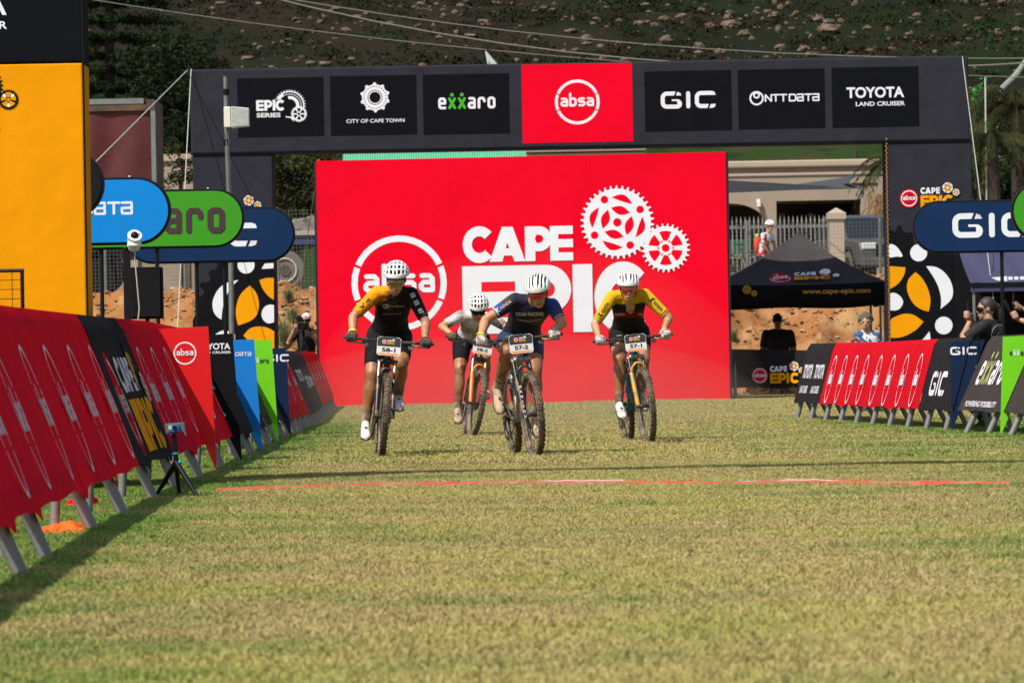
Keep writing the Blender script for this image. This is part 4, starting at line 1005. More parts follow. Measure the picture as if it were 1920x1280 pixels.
xm = (x0 + x1) / 2; mb = MB().box((x0 - .03, DPF - .25, zt_ - .12), (x1 + .03, DPF + .25, zt_ + .03)); mb.add([(x0 - .03, DPF - .25, zt_ + .031), (x1 + .03, DPF - .25, zt_ + .031), (x1 + .03, DPF + .25, zt_ + .031), (x0 - .03, DPF + .25, zt_ + .031), (xm, DPF, zt_ + .17)], [(0, 1, 4), (1, 2, 4), (2, 3, 4), (3, 0, 4)]); obj('cap', mb, mWallD, gp)
# green container behind the palisade
gc = thing('skip_container', 'dark green container with yellow stripe behind the palisade fence', 'container', (6, 120, 2.6))
x0, z1 = pz(1340, 450, 120); x1, z0 = pz(1407, 485, 120)
obj('body', MB().box((x0 - 1.5, 120, z0 + .14), (x1, 122, z1)), M('container_green', (.012, .10, .055), rough=.6, jit=.2), gc, bevel=.02)
obj('stripe', MB().box((x0 - 1.5, 119.99, z0 + .02), (x1 + .01, 122, z0 + .13)), M('container_yellow', (.38, .30, .03), rough=.6), gc)
obj('skid', MB().box((x0 - 1.4, 120.1, 2.58), (x1 - .1, 121.9, z0 + .02)), mDarkSteel, gc)

# pickup
mCar = M('pickup_paint', (.075, .075, .072), rough=.45, metal=.2, coat=.15, c2=(.20, .17, .13), scale=.8, lo=.5, hi=.75)
def pickup():
    D = 122.; X0, _ = pz(1618, 450, D); z0 = zg(0, D); th = thing('pickup_truck', 'dusty dark grey double cab pickup parked beside the gate pillar', 'pickup', (X0, D, z0))
    hd = V((.27, -.963, 0)); sd = V((.963, .27, 0)); O = V((X0 - .1, D, z0))
    def W(l, s, z): return O + hd * l + sd * s + V((0, 0, z))
    hw = .93
    prof = [(-2.65, .55), (-2.65, 1.08), (-1.15, 1.12), (-1.02, 1.12), (-.95, 1.16), (1.15, 1.13), (1.55, 1.12), (2.45, 1.02), (2.62, .82), (2.65, .42), (-2.6, .42)]
    rings = [[W(l, s * hw, z + dz) for l, z in prof] for s, dz in ((-1.0, 0), (-.92, .03), (.92, .03), (1.0, 0))]
    obj('body', MB().loft(rings), mCar, th, bevel=.03)
    gh = [(-1.12, 1.14), (-1.0, 1.72), (-.75, 1.80), (.35, 1.80), (.65, 1.72), (1.35, 1.14)]
    rings = [[W(l, s * hw * (1 - .16 * (z - 1.14) / .66), z) for l, z in gh] for s in (-.97, .97)]
    obj('cab', MB().loft(rings), mCar, th, bevel=.03)
    for s in (-1, 1):
        for (pts) in ([(-.95, 1.2), (-.85, 1.66), (-.08, 1.68), (-.08, 1.2)], [(0, 1.2), (0, 1.68), (.5, 1.66), (1.12, 1.2)]):
            obj('side_window', MB().prism([W(l, s * hw * (.985 - .16 * (z - 1.14) / .66), z) for l, z in pts], sd * s * .012), mGlass, th)
        obj('mirror', MB().obox(W(.95, s * 1.08, 1.26), hd * .06, sd * .11, (0, 0, .09)), mBlack, th, bevel=.02)
        obj('headlight', MB().obox(W(2.52, s * .68, .92), hd * .13, sd * .2, (0, 0, .09)), M('headlamp', (.6, .62, .62), rough=.1, coat=1), th, bevel=.03)
        for l in (-1.65, 1.65):
            w_ = MB(); w_.tube([W(l, s * .72, .40), W(l, s * .96, .40)], .40, 20); t = obj('wheel', w_, M('tyre_dusty', (.10, .085, .07), rough=.95) if 'tyre_dusty' not in MATS else MATS['tyre_dusty'], th, bevel=.03)
            obj('rim', MB().tube([W(l, s * .955, .40), W(l, s * .975, .40)], .25, 14), mDarkSteel, t)
            arch = MB().tube([W(l + .47 * math.cos(a), s * .95, .42 + .47 * math.sin(a)) for a in [math.pi * i / 10 for i in range(11)]], .04, 6); obj('wheel_arch', arch, mBlack, th)
    obj('windscreen', MB().prism([W(1.33, -.82, 1.17), W(1.33, .82, 1.17), W(.68, .70, 1.70), W(.68, -.70, 1.70)], (hd + V((0, 0, .6))) * .02), mGlass, th)
    obj('grille', MB().obox(W(2.66, 0, .80), hd * .02, sd * .52, (0, 0, .17)), mBlack, th, bevel=.02)
    obj('bumper', MB().obox(W(2.66, 0, .50), hd * .10, sd * .92, (0, 0, .12)), mCar, th, bevel=.04)
    obj('load_bed', MB().obox(W(-1.85, 0, 1.125), hd * .72, sd * .82, (0, 0, .02)), mBlack, th)
    obj('roll_bar', MB().tube([W(-1.25, -.75, 1.1), W(-1.2, -.7, 1.55), W(-1.2, .7, 1.55), W(-1.25, .75, 1.1)], .035, 8), mBlack, th)
pickup()

# curtain sided truck and flatbed trailer on the left
mCurt = M('curtain_maroon', (.085, .007, .008), rough=.6, jit=.35, jscale=1.2, bump=1., bscale=1.6)
mRust = M('rusty_rail', (.06, .045, .035), rough=.9, c2=(.12, .065, .035), scale=2.5)
D = 100.; x0 = pz(30, 300, D)[0]; x1, zt_ = pz(290, 184, D); gz2 = zg(0, D)
tr = thing('truck', 'tall truck body with maroon curtain side behind the orange column', 'truck', ((x0 + x1) / 2, D, gz2))
zb_ = gz2 + 1.1; n = 26; mb = MB(); vs = []
for i in range(n + 1):
    for j in range(9):
        x = x0 + .1 + (x1 - .12 - x0 - .1) * i / n; z = zb_ + (zt_ - .28 - zb_) * j / 8; vs.append((x, D + .05 + .05 * nz(x * 2, z * 1.3) + .02 * math.sin(x * 7), z))
mb.add(vs, [(i * 9 + j, (i + 1) * 9 + j, (i + 1) * 9 + j + 1, i * 9 + j + 1) for i in range(n) for j in range(8)]); obj('curtain', mb, mCurt, tr, True)
obj('body', MB().box((x0, D + .14, zb_), (x1 - .02, D + 2.5, zt_ - .02)), mRust, tr)
obj('top_rail', MB().box((x0, D - .02, zt_ - .27), (x1, D + .13, zt_ - .14)), mRust, tr); obj('top_rail', MB().box((x0, D - .03, zt_ - .12), (x1 - .25, D + .13, zt_)), mSteel, tr)
obj('corner_post', MB().box((x1 - .10, D - .03, zb_), (x1, D + .12, zt_ - .28)), mSteel, tr)
obj('chassis', MB().box((x0, D + .1, zb_ - .3), (x1 - .3, D + 2.3, zb_ - .01)), mBlackM, tr)
for px in (60, 130, 190): X = pz(px, 500, D)[0]; t = obj('wheel', MB().tube([(X, D + .1, gz2 + .5), (X, D + .4, gz2 + .5)], .5, 20), mBlackM, tr, bevel=.04)
for px in (196,): 
    X = pz(px, 500, D)[0]; obj('mudflap', MB().hexa([(X + .12, D, gz2 + .12), (X + .26, D, gz2 + .12), (X + .26, D + .4, gz2 + .12), (X + .12, D + .4, gz2 + .12), (X, D, zb_ - .1), (X + .1, D, zb_ - .1), (X + .1, D + .4, zb_ - .1), (X, D + .4, zb_ - .1)]), mBlackM, tr)
D = 98.; gz2 = zg(0, D); x0 = pz(300, 440, D)[0]; x1 = pz(760, 440, D)[0]; zt_ = pz(560, 433, D)[1]
fb = thing('flatbed_trailer', 'flatbed trailer with blue chassis and big tyre behind the mesh fence', 'trailer', ((x0 + x1) / 2, D, gz2))
obj('deck', MB().box((x0, D, zt_ - .09), (x1, D + 2.4, zt_)), M('deck_pale', (.42, .36, .30), rough=.8, jit=.2), fb)
obj('chassis', MB().box((x0 + .3, D + .06, zt_ - .28), (x1, D + 2.3, zt_ - .095)), M('chassis_blue', (.02, .035, .13), rough=.6), fb)
for px, m_ in ((534, 0), (447, 0), (640, 0)):
    X, Z = pz(px, 505, D); Z = gz2 + .45
    t = obj('wheel', MB().tube([(X, D - .02, Z), (X, D + .28, Z)], .43, 26), M('tyre_grey_%d' % px, (.16, .15, .135), rough=.95, jit=.3), fb, bevel=.05)
    mb = MB(); mb.tube([(X + .25 * math.cos(a), D - .04, Z + .25 * math.sin(a)) for a in [2 * math.pi * i / 26 for i in range(26)]], .022, 6, closed=True); obj('rim', mb, M('rim_pale_%d' % px, (.45, .40, .33), rough=.6), t)
    obj('hub', MB().tube([(X, D - .05, Z), (X, D + .1, Z)], .12, 12), mRust, t)
for X in (x0 + .5, x0 + 2.4, x1 - 1.2): obj('support', MB().box((X, D + .1, gz2), (X + .12, D + .3, zt_ - .29)), mRust, fb)
c = V(P(572, 432, 99.4)); o = obj('rubble_heap', rock_mb(c + V((0, 0, -.05)), .42, .33, .4, 5), M('rubble_grey', (.17, .15, .13), rough=.95, jit=.3), None, loc=c); tag(o, 'grey rubble heap on the flatbed trailer', 'rubble')
gw = thing('garden_wall', 'beige wall under the truck left of the arch', 'wall', (-9, 106, 2.3)); x0 = pz(150, 470, 106)[0]; x1 = pz(520, 470, 106)[0]
obj('wall', MB().box((x0, 106, 2.3), (x1, 106.2, pz(300, 452, 106)[1])), mWall, gw)
for px in (345, 252): x = pz(px, 500, 105.9)[0]; obj('pier', MB().box((x - .08, 105.9, 2.3), (x + .08, 106, pz(300, 452, 106)[1] + .05)), mDarkIn if px == 345 else mWallD, gw)
cw = thing('coping_wall', 'weathered cream coping wall between the truck and the arch', 'wall', (-8.7, 128, 2.7)); x0, z1 = pz(285, 290, 128); x1, _ = pz(365, 290, 128)
obj('wall', MB().box((x0, 128, 2.7), (x1, 128.4, z1 - .2)), mWall, cw); obj('coping', MB().box((x0, 127.9, z1 - .19), (x1, 128.5, z1)), mWallD, cw)

# ---------------- trees
mLeafD = M('leaf_dark', (.010, .022, .006), rough=.85, spec=.15, c2=(.022, .055, .009), scale=.55, lo=.5, hi=.68, c3=(.010, .018, .007), s3=.9, lo3=.5, hi3=.6)
mLeafO = M('leaf_olive', (.030, .036, .011), rough=.85, spec=.15, c2=(.062, .060, .018), scale=.7, lo=.5, hi=.66, c3=(.02, .025, .01), s3=1.2, lo3=.5, hi3=.6)
mLeafG = M('leaf_bright', (.025, .14, .02), rough=.7, c2=(.05, .22, .04), scale=1, lo=.45, hi=.65)
mBark = M('bark', (.045, .034, .025), rough=.95, c2=(.05, .035, .025), scale=3, bump=1, bscale=9)
def leafball(vs, fs, c, rx, ry, rz, n, s, rr, hang=0.):
    for _ in range(n):
        while True:
            p = V((rr.uniform(-1, 1), rr.uniform(-1, 1), rr.uniform(-1, 1)))
            if .15 < p.length < 1: break
        p = c + V((p.x * rx, p.y * ry, p.z * rz)); a = V((rr.gauss(0, 1), rr.gauss(0, 1), rr.gauss(0, .6) - hang)).normalized() * s * rr.uniform(.6, 1.5); b = V((rr.gauss(0, 1), rr.gauss(0, 1), rr.gauss(0, 1))).cross(a).normalized() * s * .35
        o = len(vs); vs += [p - b, p + b, p + a]; fs.append((o, o + 1, o + 2))
def broad(name, label, base, lobes, n, s, mat, seed, cat='tree', hang=0., trunk=.16):
    th = thing(name, label, cat, base); rr = random.Random(seed); vs = []; fs = []
    for (c, r) in lobes:
        c = V(c)
        for _ in range(max(4, int(r * 9))):   # clumps spread through the lobe with gaps between
            d = V((rr.gauss(0, 1), rr.gauss(0, 1), rr.gauss(0, 1))).normalized() * r * rr.uniform(.3, 1.0)
            q = r * rr.uniform(.22, .42); leafball(vs, fs, c + d, q * 1.2, q, q * .75, int(n * q * q), s, rr, hang)
    obj('crown', MB().add(vs, fs), mat, th)
    b = V(base); top = V(lobes[0][0]); mb = MB().tube([b, b.lerp(top, .5) + V((.1, 0, 0)), top], [trunk, trunk * .75, trunk * .3], 8); obj('trunk', mb, mBark, th)
    mb = MB()
    for (c, r) in lobes[1:]: m_ = b.lerp(top, .55); mb.tube([m_, m_.lerp(V(c), .5) + V((0, 0, .15)), V(c)], [trunk * .5, trunk * .3, trunk * .1], 6)
    if mb.v: obj('limb', mb, mBark, th)
def PP(px, py, D): return tuple(P(px, py, D))
# tall conifer at left with level drooping tiers
D = 150.; b = P(205, 300, D); th = thing('conifer_tree', 'tall dark conifer with layered boughs behind the red truck', 'tree', (b.x, D, 3.)); rr = random.Random(9)
obj('trunk', MB().tube([(b.x, D, 2.9), (b.x + .1, D, 16)], [.28, .10], 9), mBark, th)
vs = []; fs = []; mb = MB(); z = 6.2; ti = 0
while z < 16.5:
    L = 2.5 - .04 * (z - 6) + rr.uniform(-.25, .3)
    for q in range(9):
        a = 6.283 * q / 9 + ti * .4 + rr.uniform(-.15, .15); l = L * rr.uniform(.75, 1.1); d = V((math.cos(a), math.sin(a), 0)); e = V((b.x, D, z)) + d * l + V((0, 0, -.25 * l * .4 + .1))
        mb.tube([(b.x, D, z), tuple(V((b.x, D, z)).lerp(e, .6) + V((0, 0, .12))), tuple(e)], [.05, .035, .012], 4)
        for w in range(10):
            t = .2 + .8 * w / 9; leafball(vs, fs, V((b.x, D, z)).lerp(e, t) + V((0, 0, .04)), .30, .30, .13, 34, .11, rr, .2)
    z += rr.uniform(.48, .66); ti += 1
obj('crown', MB().add(vs, fs), mLeafD, th); tag(obj('bough', mb, mBark, th), kind='stuff')
broad('broadleaf_tree', 'dark leafy tree between the conifer and the arch', (PP(330, 300, 137)[0], 137, 2.7), [(PP(322, 150, 137), 1.5), (PP(338, 215, 137), 1.5), (PP(305, 245, 137), 1.5), (PP(330, 275, 137), 1.4), (PP(280, 200, 138), 1.5), (PP(300, 120, 138), 1.0)], 900, .13, mLeafD, 2)
broad('broadleaf_tree', 'brownish green tree behind the arch column left of the backdrop', (PP(550, 380, 118)[0], 118, 2.6), [(PP(545, 300, 118), 1.2), (PP(585, 320, 118), 1.1), (PP(520, 350, 118), 1.1), (PP(580, 375, 118), 1.0), (PP(640, 290, 118), 1.0), (PP(545, 400, 118), 1.0)], 900, .12, mLeafO, 4)
broad('broadleaf_tree', 'small dark tree standing left of the arch column by the coping wall', (PP(335, 330, 112)[0], 112, 2.5), [(PP(335, 325, 112), .75), (PP(318, 350, 112), .6), (PP(345, 300, 112), .5)], 1000, .10, mLeafO, 6, trunk=.09)
broad('columnar_tree', 'bright green slender young tree right of the arch top', (PP(1828, 300, 128)[0], 128, 2.7), [(PP(1826, 215, 128), .45), (PP(1824, 185, 128), .45), (PP(1828, 160, 128), .35), (PP(1830, 240, 128), .4)], 1600, .11, mLeafG, 8, trunk=.06)
broad('broadleaf_tree', 'dense dark bush mass under the palms at the right edge', (PP(1900, 420, 133)[0], 133, 2.7), [(PP(1895, 380, 133), 1.5), (PP(1850, 350, 133), 1.1), (PP(1930, 300, 133), 1.7), (PP(1850, 410, 133), 1.2), (PP(1960, 400, 133), 1.5), (PP(1900, 430, 133), 1.4)], 800, .13, mLeafD, 12)
def palm(label, px, py, D, L, n, seed, mat, drop=1.):
    top = P(px, py, D); g = zg(top.x, D); th = thing('palm_tree', label, 'palm', (top.x, D, g)); rr = random.Random(seed)
    obj('trunk', MB().tube([(top.x + .1, D, g), tuple(top.lerp(V((top.x, D, g)), .5)), tuple(top)], [.22, .18, .15], 9), mBark, th)
    for q in range(n):
        a = 6.283 * q / n + rr.uniform(-.2, .2); el = rr.uniform(-.3, 1.1); d = V((math.cos(a) * math.cos(el), math.sin(a) * math.cos(el), math.sin(el))); l = L * rr.uniform(.8, 1.1)
        pts = [top + d * l * t + V((0, 0, -drop * l * .75 * t * t)) for t in [i / 10 for i in range(11)]]
        mb = MB().tube(pts, [.03 * (1 - i / 12) for i in range(11)], 4)
        for i in range(1, 11):
            p = pts[i]; tg = (pts[i] - pts[i - 1]).normalized(); sd = tg.cross(V((0, 0, 1))).normalized()
            for s in (-1, 1):
                for k in range(3):
                    o = p - tg * l * .033 * k; e = o + (sd * s * .6 + tg * .55 + V((0, 0, -.55))).normalized() * l * .28 * (1.1 - .06 * i) * rr.uniform(.8, 1.2); w = tg * .022
                    mb.add([o - w, o + w, e], [(0, 1, 2)])
        obj('frond', mb, mat, th)
palm('palm with drooping olive fronds at the right edge above the signs', 1905, 205, 128, 2.6, 30, 3, mLeafO)
palm('lower palm hanging over the right arch column side', 1862, 268, 126, 2.0, 24, 5, mLeafO, 1.2)
palm('palm crown peeping out left of the right arch column', 1672, 300, 136, 1.5, 24, 8, mLeafO, 1.2)
mThatch = M('dry_thatch', (.36, .22, .10), rough=.9, jit=.4, jscale=4)
vs = []; fs = []; rr = random.Random(4); c = P(1668, 395, 134)
for i in range(500):
    o = len(vs); p = c + V((rr.gauss(0, .2), rr.gauss(0, .2), .5)); e = p + V((rr.gauss(-.15, .25), rr.gauss(0, .2), -rr.uniform(.6, 1.3))); vs += [p, p + V((.03, 0, 0)), e]; fs.append((o, o + 1, o + 2))
th = thing('dry_palm', 'dry straw coloured palm skirt beside the right arch column', 'palm', (c.x, 134, 2.7)); obj('skirt', MB().add(vs, fs), mThatch, th); obj('trunk', MB().tube([(c.x, 134, 2.7), tuple(c + V((0, 0, .6)))], .15, 8), mBark, th)
# weeds on the bank
mWeed = M('weed', (.09, .12, .035), rough=.8, c2=(.22, .20, .08), scale=6)
for px, py, h in ((541, 570, .35), (534, 655, .75), (520, 640, .4), (549, 610, .35), (1375, 640, .25)):
    best = min((((pz(px, py, y)[1] - bank_z(pz(px, py, y)[0], y)) ** 2, y) for y in [84 + i * .05 for i in range(120)])); y = best[1]; X = pz(px, py, y)[0]; g = V((X, y, bank_z(X, y))); vs = []; fs = []
    for i in range(160):
        o = len(vs); a = rr.uniform(0, 6.28); e = g + V((math.cos(a) * h * .5 * rr.random(), math.sin(a) * h * .4 * rr.random(), h * rr.uniform(.4, 1.1))); p = g.lerp(e, rr.uniform(0, .6)); vs += [p, p + V((.018, 0, .01)), e]; fs.append((o, o + 1, o + 2))
    tag(obj('weed', MB().add(vs, fs), mWeed, None, loc=g), {570: 'low grey green weed on the bank beside the left arch column', 655: 'tall wispy weed beside the photographer', 640: 'short weed growing at the foot of the left arch column', 610: 'small weed half way up the bank above the photographer'}.get(py if px != 1375 else 0, 'small weed at the bank foot under the gazebo'), 'weed')
vg = VGL = None
# pale marker above the arch, leaning pale trunk at right
mPale = M('pale_cloth', (.50, .58, .54), rough=.7)
g = hill_hit(912, 122); mb = MB(); k = g.y / F
a0 = P(909, 96, g.y - .5); mb.prism([a0, P(912, 97, g.y - .5), P(935, 124, g.y - .5), P(914, 124, g.y - .5)], (0, .25, 0)); mt_ = obj('marker_banner', mb, mPale, None, loc=g); tag(mt_, 'pale triangular cloth standing just above the arch on the hillside', 'cloth'); obj('pole', MB().tube([tuple(P(908, 96, g.y - .4)), tuple(P(914, 130, g.y - .4))], .06, 6), mBlackM, mt_)
g1, g2 = P(1878, 166, 150), P(1925, 110, 150)
tag(obj('dead_branch', MB().tube([g1 - V((.3, 0, 4.5)), g1, g1.lerp(g2, .5) + V((.1, 0, 0)), g2, g2 + V((.8, 0, 1.1))], [.12, .11, .10, .07, .04], 7), M('pale_bark', (.23, .26, .24), rough=.9), None, True, loc=g1), 'bare pale grey branch slanting over the hillside at the right', 'branch')
for i, (px, y0, y1, D) in enumerate(((1604, 282, 302, 172), (1847, 146, 300, 127))):
    a, b = P(px, y0, D), P(px, y1 + 12, D); tag(obj('fence_post', MB().tube([(b.x, D, zg(b.x, D) - .1), tuple(a)], .07 if i == 0 else .025, 7), mBark if i == 0 else mRope, None, loc=(b.x, D, zg(b.x, D))), ['short timber fence post on the green slope above the house', 'thin pale pole beside the bright green young tree'][i], 'post')

# ============================================================ GAZEBO
mTent = cloth('gazebo_cloth', (.062, .056, .060), jit=.25, bump=.6, bscale=2.5, rough=.75)
mTentB = cloth('valance_cloth', (.013, .012, .013), jit=.2, bump=.8, bscale=3)
D0 = 82.2; dep = 3.3; x0, ze = pz(1334, 534, D0); x1, _ = pz(1662, 531, D0); xm, zap = pz(1497, 436, D0 + dep / 2)
gz_ = thing('gazebo', 'black gazebo tent with gold lettering between the backdrop and the right arch column', 'gazebo', (xm, D0 + dep / 2, 0))
cs = [V((x0, D0, ze)), V((x1, D0, ze)), V((x1, D0 + dep, ze)), V((x0, D0 + dep, ze))]; ap = V((xm, D0 + dep / 2, zap)); mb = MB(); N = 12
def slope(i, u, v):   # u along eave, v up to the apex
    a, b = cs[i], cs[(i + 1) % 4]; e = a.lerp(b, u); p = e.lerp(ap, v)
    sag = .16 * math.sin(math.pi * min(1, v * 1.05)) * (1 - .55 * (2 * abs(u - .5)) ** 3); return p - V((0, 0, sag)) + V((0, 0, -.03 * math.sin(u * math.pi) * (1 - v)))
for i in range(4):
    vs = [slope(i, u / N, v / N) for v in range(N + 1) for u in range(N + 1)]; mb.add(vs, [(v * (N + 1) + u, v * (N + 1) + u + 1, (v + 1) * (N + 1) + u + 1, (v + 1) * (N + 1) + u) for v in range(N) for u in range(N)])
obj('canopy', mb, mTent, gz_, True)
obj('top_cap', MB().tube([ap - V((0, 0, .16)), ap - V((0, 0, -.01))], [.12, .05], 10), mTent, gz_, True)
mb = MB(); hv = .40
for i in range(4):
    a, b = cs[i], cs[(i + 1) % 4]; out = ((a + b) / 2 - V((xm, D0 + dep / 2, ze))); out.z = 0; out.normalize(); vs = []
    for q in range(25):
        u = q / 24; p = a.lerp(b, u) - V((0, 0, .03 * math.sin(u * math.pi))) + out * .012
        for j in range(4): vs.append(p - V((0, 0, hv * j / 3)) + out * (.02 * math.sin(u * 16 + j) * j / 3) - V((0, 0, .02 * math.sin(u * 9) * (j == 3))))
    mb.add(vs, [(q * 4 + j, q * 4 + j + 1, q * 4 + j + 5, q * 4 + j + 4) for q in range(24) for j in range(3)])
vo = obj('valance', mb, mTentB, gz_, True); vo.modifiers.new('s', 'SOLIDIFY').thickness = .006
for cx_, cy_ in ((x0 + .04, D0 + .04), (x1 - .04, D0 + .04), (x1 - .04, D0 + dep - .04), (x0 + .04, D0 + dep - .04)):
    obj('leg', MB().box((cx_ - .022, cy_ - .022, 0), (cx_ + .022, cy_ + .022, ze - .06)), mSteel, gz_)
obj('leg_brace', MB().box((x1 - .14, D0 + .02, 0), (x1 - .10, D0 + .06, ze - .06)), mSteel, gz_)
A = Art(.0004)   # u,v in pixels of the valance, front face
u, v = uvpx(1568, 549.5); A.text('www.cape-epic.com', u, v, 9.5, M('print_gold', (.62, .36, .03), rough=.6), w=128, bold=.02)
for (px, py, r) in ((1400, 543, 8.5), (1413.5, 550, 6)):
    u, v = uvpx(px, py); g_ = MATS['print_gold']; A.gearshape(u, v, r, 14, g_, .14); A.disc(u, v, r * .66, mTentB, 16); A.ring(u, v, r * .22, r * .48, g_); 
A.on_plane('valance_print', D0 - .045, gz_, lift=.0)
A = Art(.0003)
def sl(px, py):   # photo pixel -> slope u,v of the front face (approx.)
    u, v = uvpx(px, py); ue, ve = uvpx(1498, 532); ua, va = uvpx(1497, 436); t = (v - ve) / (va - ve); w = (1 - t) * 164; return (.5 + (u - ue) / (2 * max(8, w)), t)
def slp(u_, v_, h):  # u_,v_ = upright px
    ue, ve = uvpx(1498, 534); va = uvpx(1497, 436)[1]
    t = max(0, (v_ - ve) / (va - ve)); s = 1.45; t2 = min(.98, t * s if t < .5 else t * s); w = max(.05, (1 - t2)) * 164
    uu = .5 + (u_ - ue) / (2 * w); uu = max(.01, min(.99, uu)); p = slope(0, uu, t2); return p + V((0, -.004 - h * 5, .008 + h * 5))
u, v = uvpx(1462, 519); A.disc(u, v, 21, mCRedR, ry=9.5); A.raw([], [], mWhite)
for a0, a1 in ((24, 156), (160, 200), (204, 336), (340, 380)):
    n = 14; pts = []; fs_ = []
    for i in range(n + 1): a = R(a0 + (a1 - a0) * i / n); pts += [(u + 17.0 * math.cos(a), v + 7.4 * math.sin(a)), (u + 19.2 * math.cos(a), v + 8.5 * math.sin(a))]
    A.raw(pts, [(2 * i, 2 * i + 1, 2 * i + 3, 2 * i + 2) for i in range(n)], mWhite)
A.absaword(u, v - 3, 6, mWhite, 28)
u, v = uvpx(1488, 517); A.letters('CAPE', 0, v, 6, mWhite, mTent, [(u, u + 12), (u + 11, u + 23), (u + 24, u + 32), (u + 33, u + 41)])
u, v = uvpx(1488, 528); A.letters('EPIC', 0, v + 1, 7.2, mOrange, mTent, [(u, u + 18), (u + 19, u + 38), (u + 39, u + 46), (u + 47, u + 72)])
u, v = uvpx(1546, 512); A.disc(u, v, 10.5, mWhite, ry=5.2); A.disc(u, v, 8.4, mTent, ry=4.1); A.disc(u, v, 7, mOrange, ry=3.4); A.disc(u, v, 2.5, mTent, ry=1.2); u, v = uvpx(1567, 519); A.disc(u, v, 6.5, mWhite, ry=3.2); A.disc(u, v, 4, mOrange, ry=2)
A.place('canopy_print', slp, gz_, 0)
# purple grey tents at right
mTentP = cloth('tent_slate_blue', (.060, .060, .115), jit=.15, bump=.6, bscale=2)
for D0_, pxa, pxb, py0, py1, lab in ((74., 1800, 2100, 474, 532, 'slate blue tent roof under the navy sign at the right edge'),):
    x0, z1 = pz(pxa, py0, D0_ + 1.6); x1, _ = pz(pxb, py0, D0_); z0 = pz(pxa, py1, D0_)[1]; zv = pz(pxa, 551, D0_)[1]
    th = thing('canopy_tent', lab, 'tent', ((x0 + x1) / 2, D0_, 0)); mb = MB(); n = 24; vs = []
    for j in range(9):
        for i in range(n + 1): u = i / n; w = j / 8; x = x0 + (x1 - x0) * u; vs.append((x, D0_ + 2.2 * w, z0 + (z1 + .25 - z0) * w - .10 * math.sin(w * 3.14) + .02 * math.sin(u * 40 + w * 5)))
    mb.add(vs, [(j * (n + 1) + i, j * (n + 1) + i + 1, (j + 1) * (n + 1) + i + 1, (j + 1) * (n + 1) + i) for j in range(8) for i in range(n)]); obj('canopy', mb, mTentP, th, True)
    mb = MB().box((x0, D0_ - .03, zv + .03), (x1, D0_ + .0, z0 - .03)); obj('valance', mb, mTentP, th); obj('rail', MB().box((x0, D0_ - .05, z0 - .05), (x1, D0_ - .0, z0 + .01)), mBlackM, th)
    A = Art(); k = D0_ / F
    uu, vv = uvpx(1870, 522); A.poly([(uu - 12, vv + 2), (uu + 18, vv + 4), (uu + 18, vv - 5), (uu, vv - 4)], mWhite)
    for i in range(5): A.rect(uu + 20 + i * 11, vv - 3, uu + 28 + i * 11, vv + 3, mWhite)
    A.on_plane('canopy_print', D0_ - .052, th); 
    for x in (x0 + .05, x1 - .05): obj('leg', MB().box((x - .02, D0_, 0), (x + .02, D0_ + .04, z0)), mSteel, th)
    obj('side_wall', MB().box((x0, D0_ + 2.3, 0), (x1, D0_ + 2.35, z1 + .2)), mBlackM, th)

# ============================================================ SMALL EQUIPMENT
# galvanised pole with weather box
D = 53.; b_ = P(432, 640, D); t_ = P(422, 144, D)
lp = thing('mast', 'galvanised pole with weatherproof box before the left arch column', 'pole', (b_.x, D, 0))
lo_ = V((b_.x + .005, D, 0)); obj('pole', MB().tube([lo_, P(432, 430, D), P(424.5, 245, D), P(422, 144, D)], [.033, .031, .028, .024], 12), mSteel, lp, True)
for py in (173, 267): p = P(424, py, D); obj('clamp', MB().tube([p - V((0, 0, .035)), p + V((0, 0, .035))], .034, 12), mBlackM, lp)
a, b = P(420.5, 202, D), P(434, 240, D); hbx = obj('box_housing', MB().hexa([(a.x, D - .16, b.z), (b.x, D - .18, b.z), (b.x, D - .04, b.z), (a.x, D - .04, b.z), (a.x, D - .16, a.z), (b.x, D - .18, a.z), (b.x, D - .04, a.z), (a.x, D - .04, a.z)]), mPlasticI, lp, bevel=.008)
c, d = P(434.2, 201, D), P(468.5, 241, D); obj('box_cover', MB().hexa([(c.x, D - .19, d.z), (d.x, D - .13, d.z + .02), (d.x, D - .02, d.z + .02), (c.x, D - .03, d.z), (c.x, D - .19, c.z), (d.x, D - .13, c.z - .02), (d.x, D - .02, c.z - .02), (c.x, D - .03, c.z)]), mClear, lp, bevel=.012)
obj('cable', MB().tube([P(425, 243, D - .1), P(421, 250, D - .1), P(424, 265, D - .06), P(428, 400, D - .06)], .007, 5), mSteel, lp)
# black post with white camera, loudspeaker behind it
D = 38.8; p = P(236.5, 470, D)
cp = thing('camera_post', 'thick black post carrying a white security camera left of the navy sign', 'post', (p.x, D, 0))
obj('post', MB().box((p.x - .030, D, 0), (p.x + .030, D + .07, p.z + .03)), mBlack, cp, bevel=.006)
hc = P(252, 447, D - .05); ax_ = V((.10, -.9, .42)).normalized()
camo_ = obj('camera', MB().tube([hc - ax_ * .07 + V((-.008, 0, -.04)), hc + ax_ * .06], [.056, .062], 18), mPlasticW, cp, True, bevel=0)
obj('camera', MB().tube([hc + V((0.0, -.02, -.06)), hc + V((.002, -.025, .045))], [.062, .050], 18), mPlasticW, cp, True)
obj('lens', MB().ball(hc + V((.004, -.052, .022)), .036, 14, 10), mBlack, cp, True)
obj('bracket', MB().tube([(p.x, D, p.z + .02), tuple(hc - V((0, 0, .05)))], .014, 7), mBlack, cp)
obj('cable', MB().tube([hc + V((.0, 0, -.06)), P(253, 490, D - .02), P(258, 545, D - .02), P(261, 580, D - .02), P(258, 604, D - .02)], .006, 5), M('cable_beige', (.45, .42, .36)), cp)
D = 42.5; a, b = P(243, 501, D), P(304, 597, D)
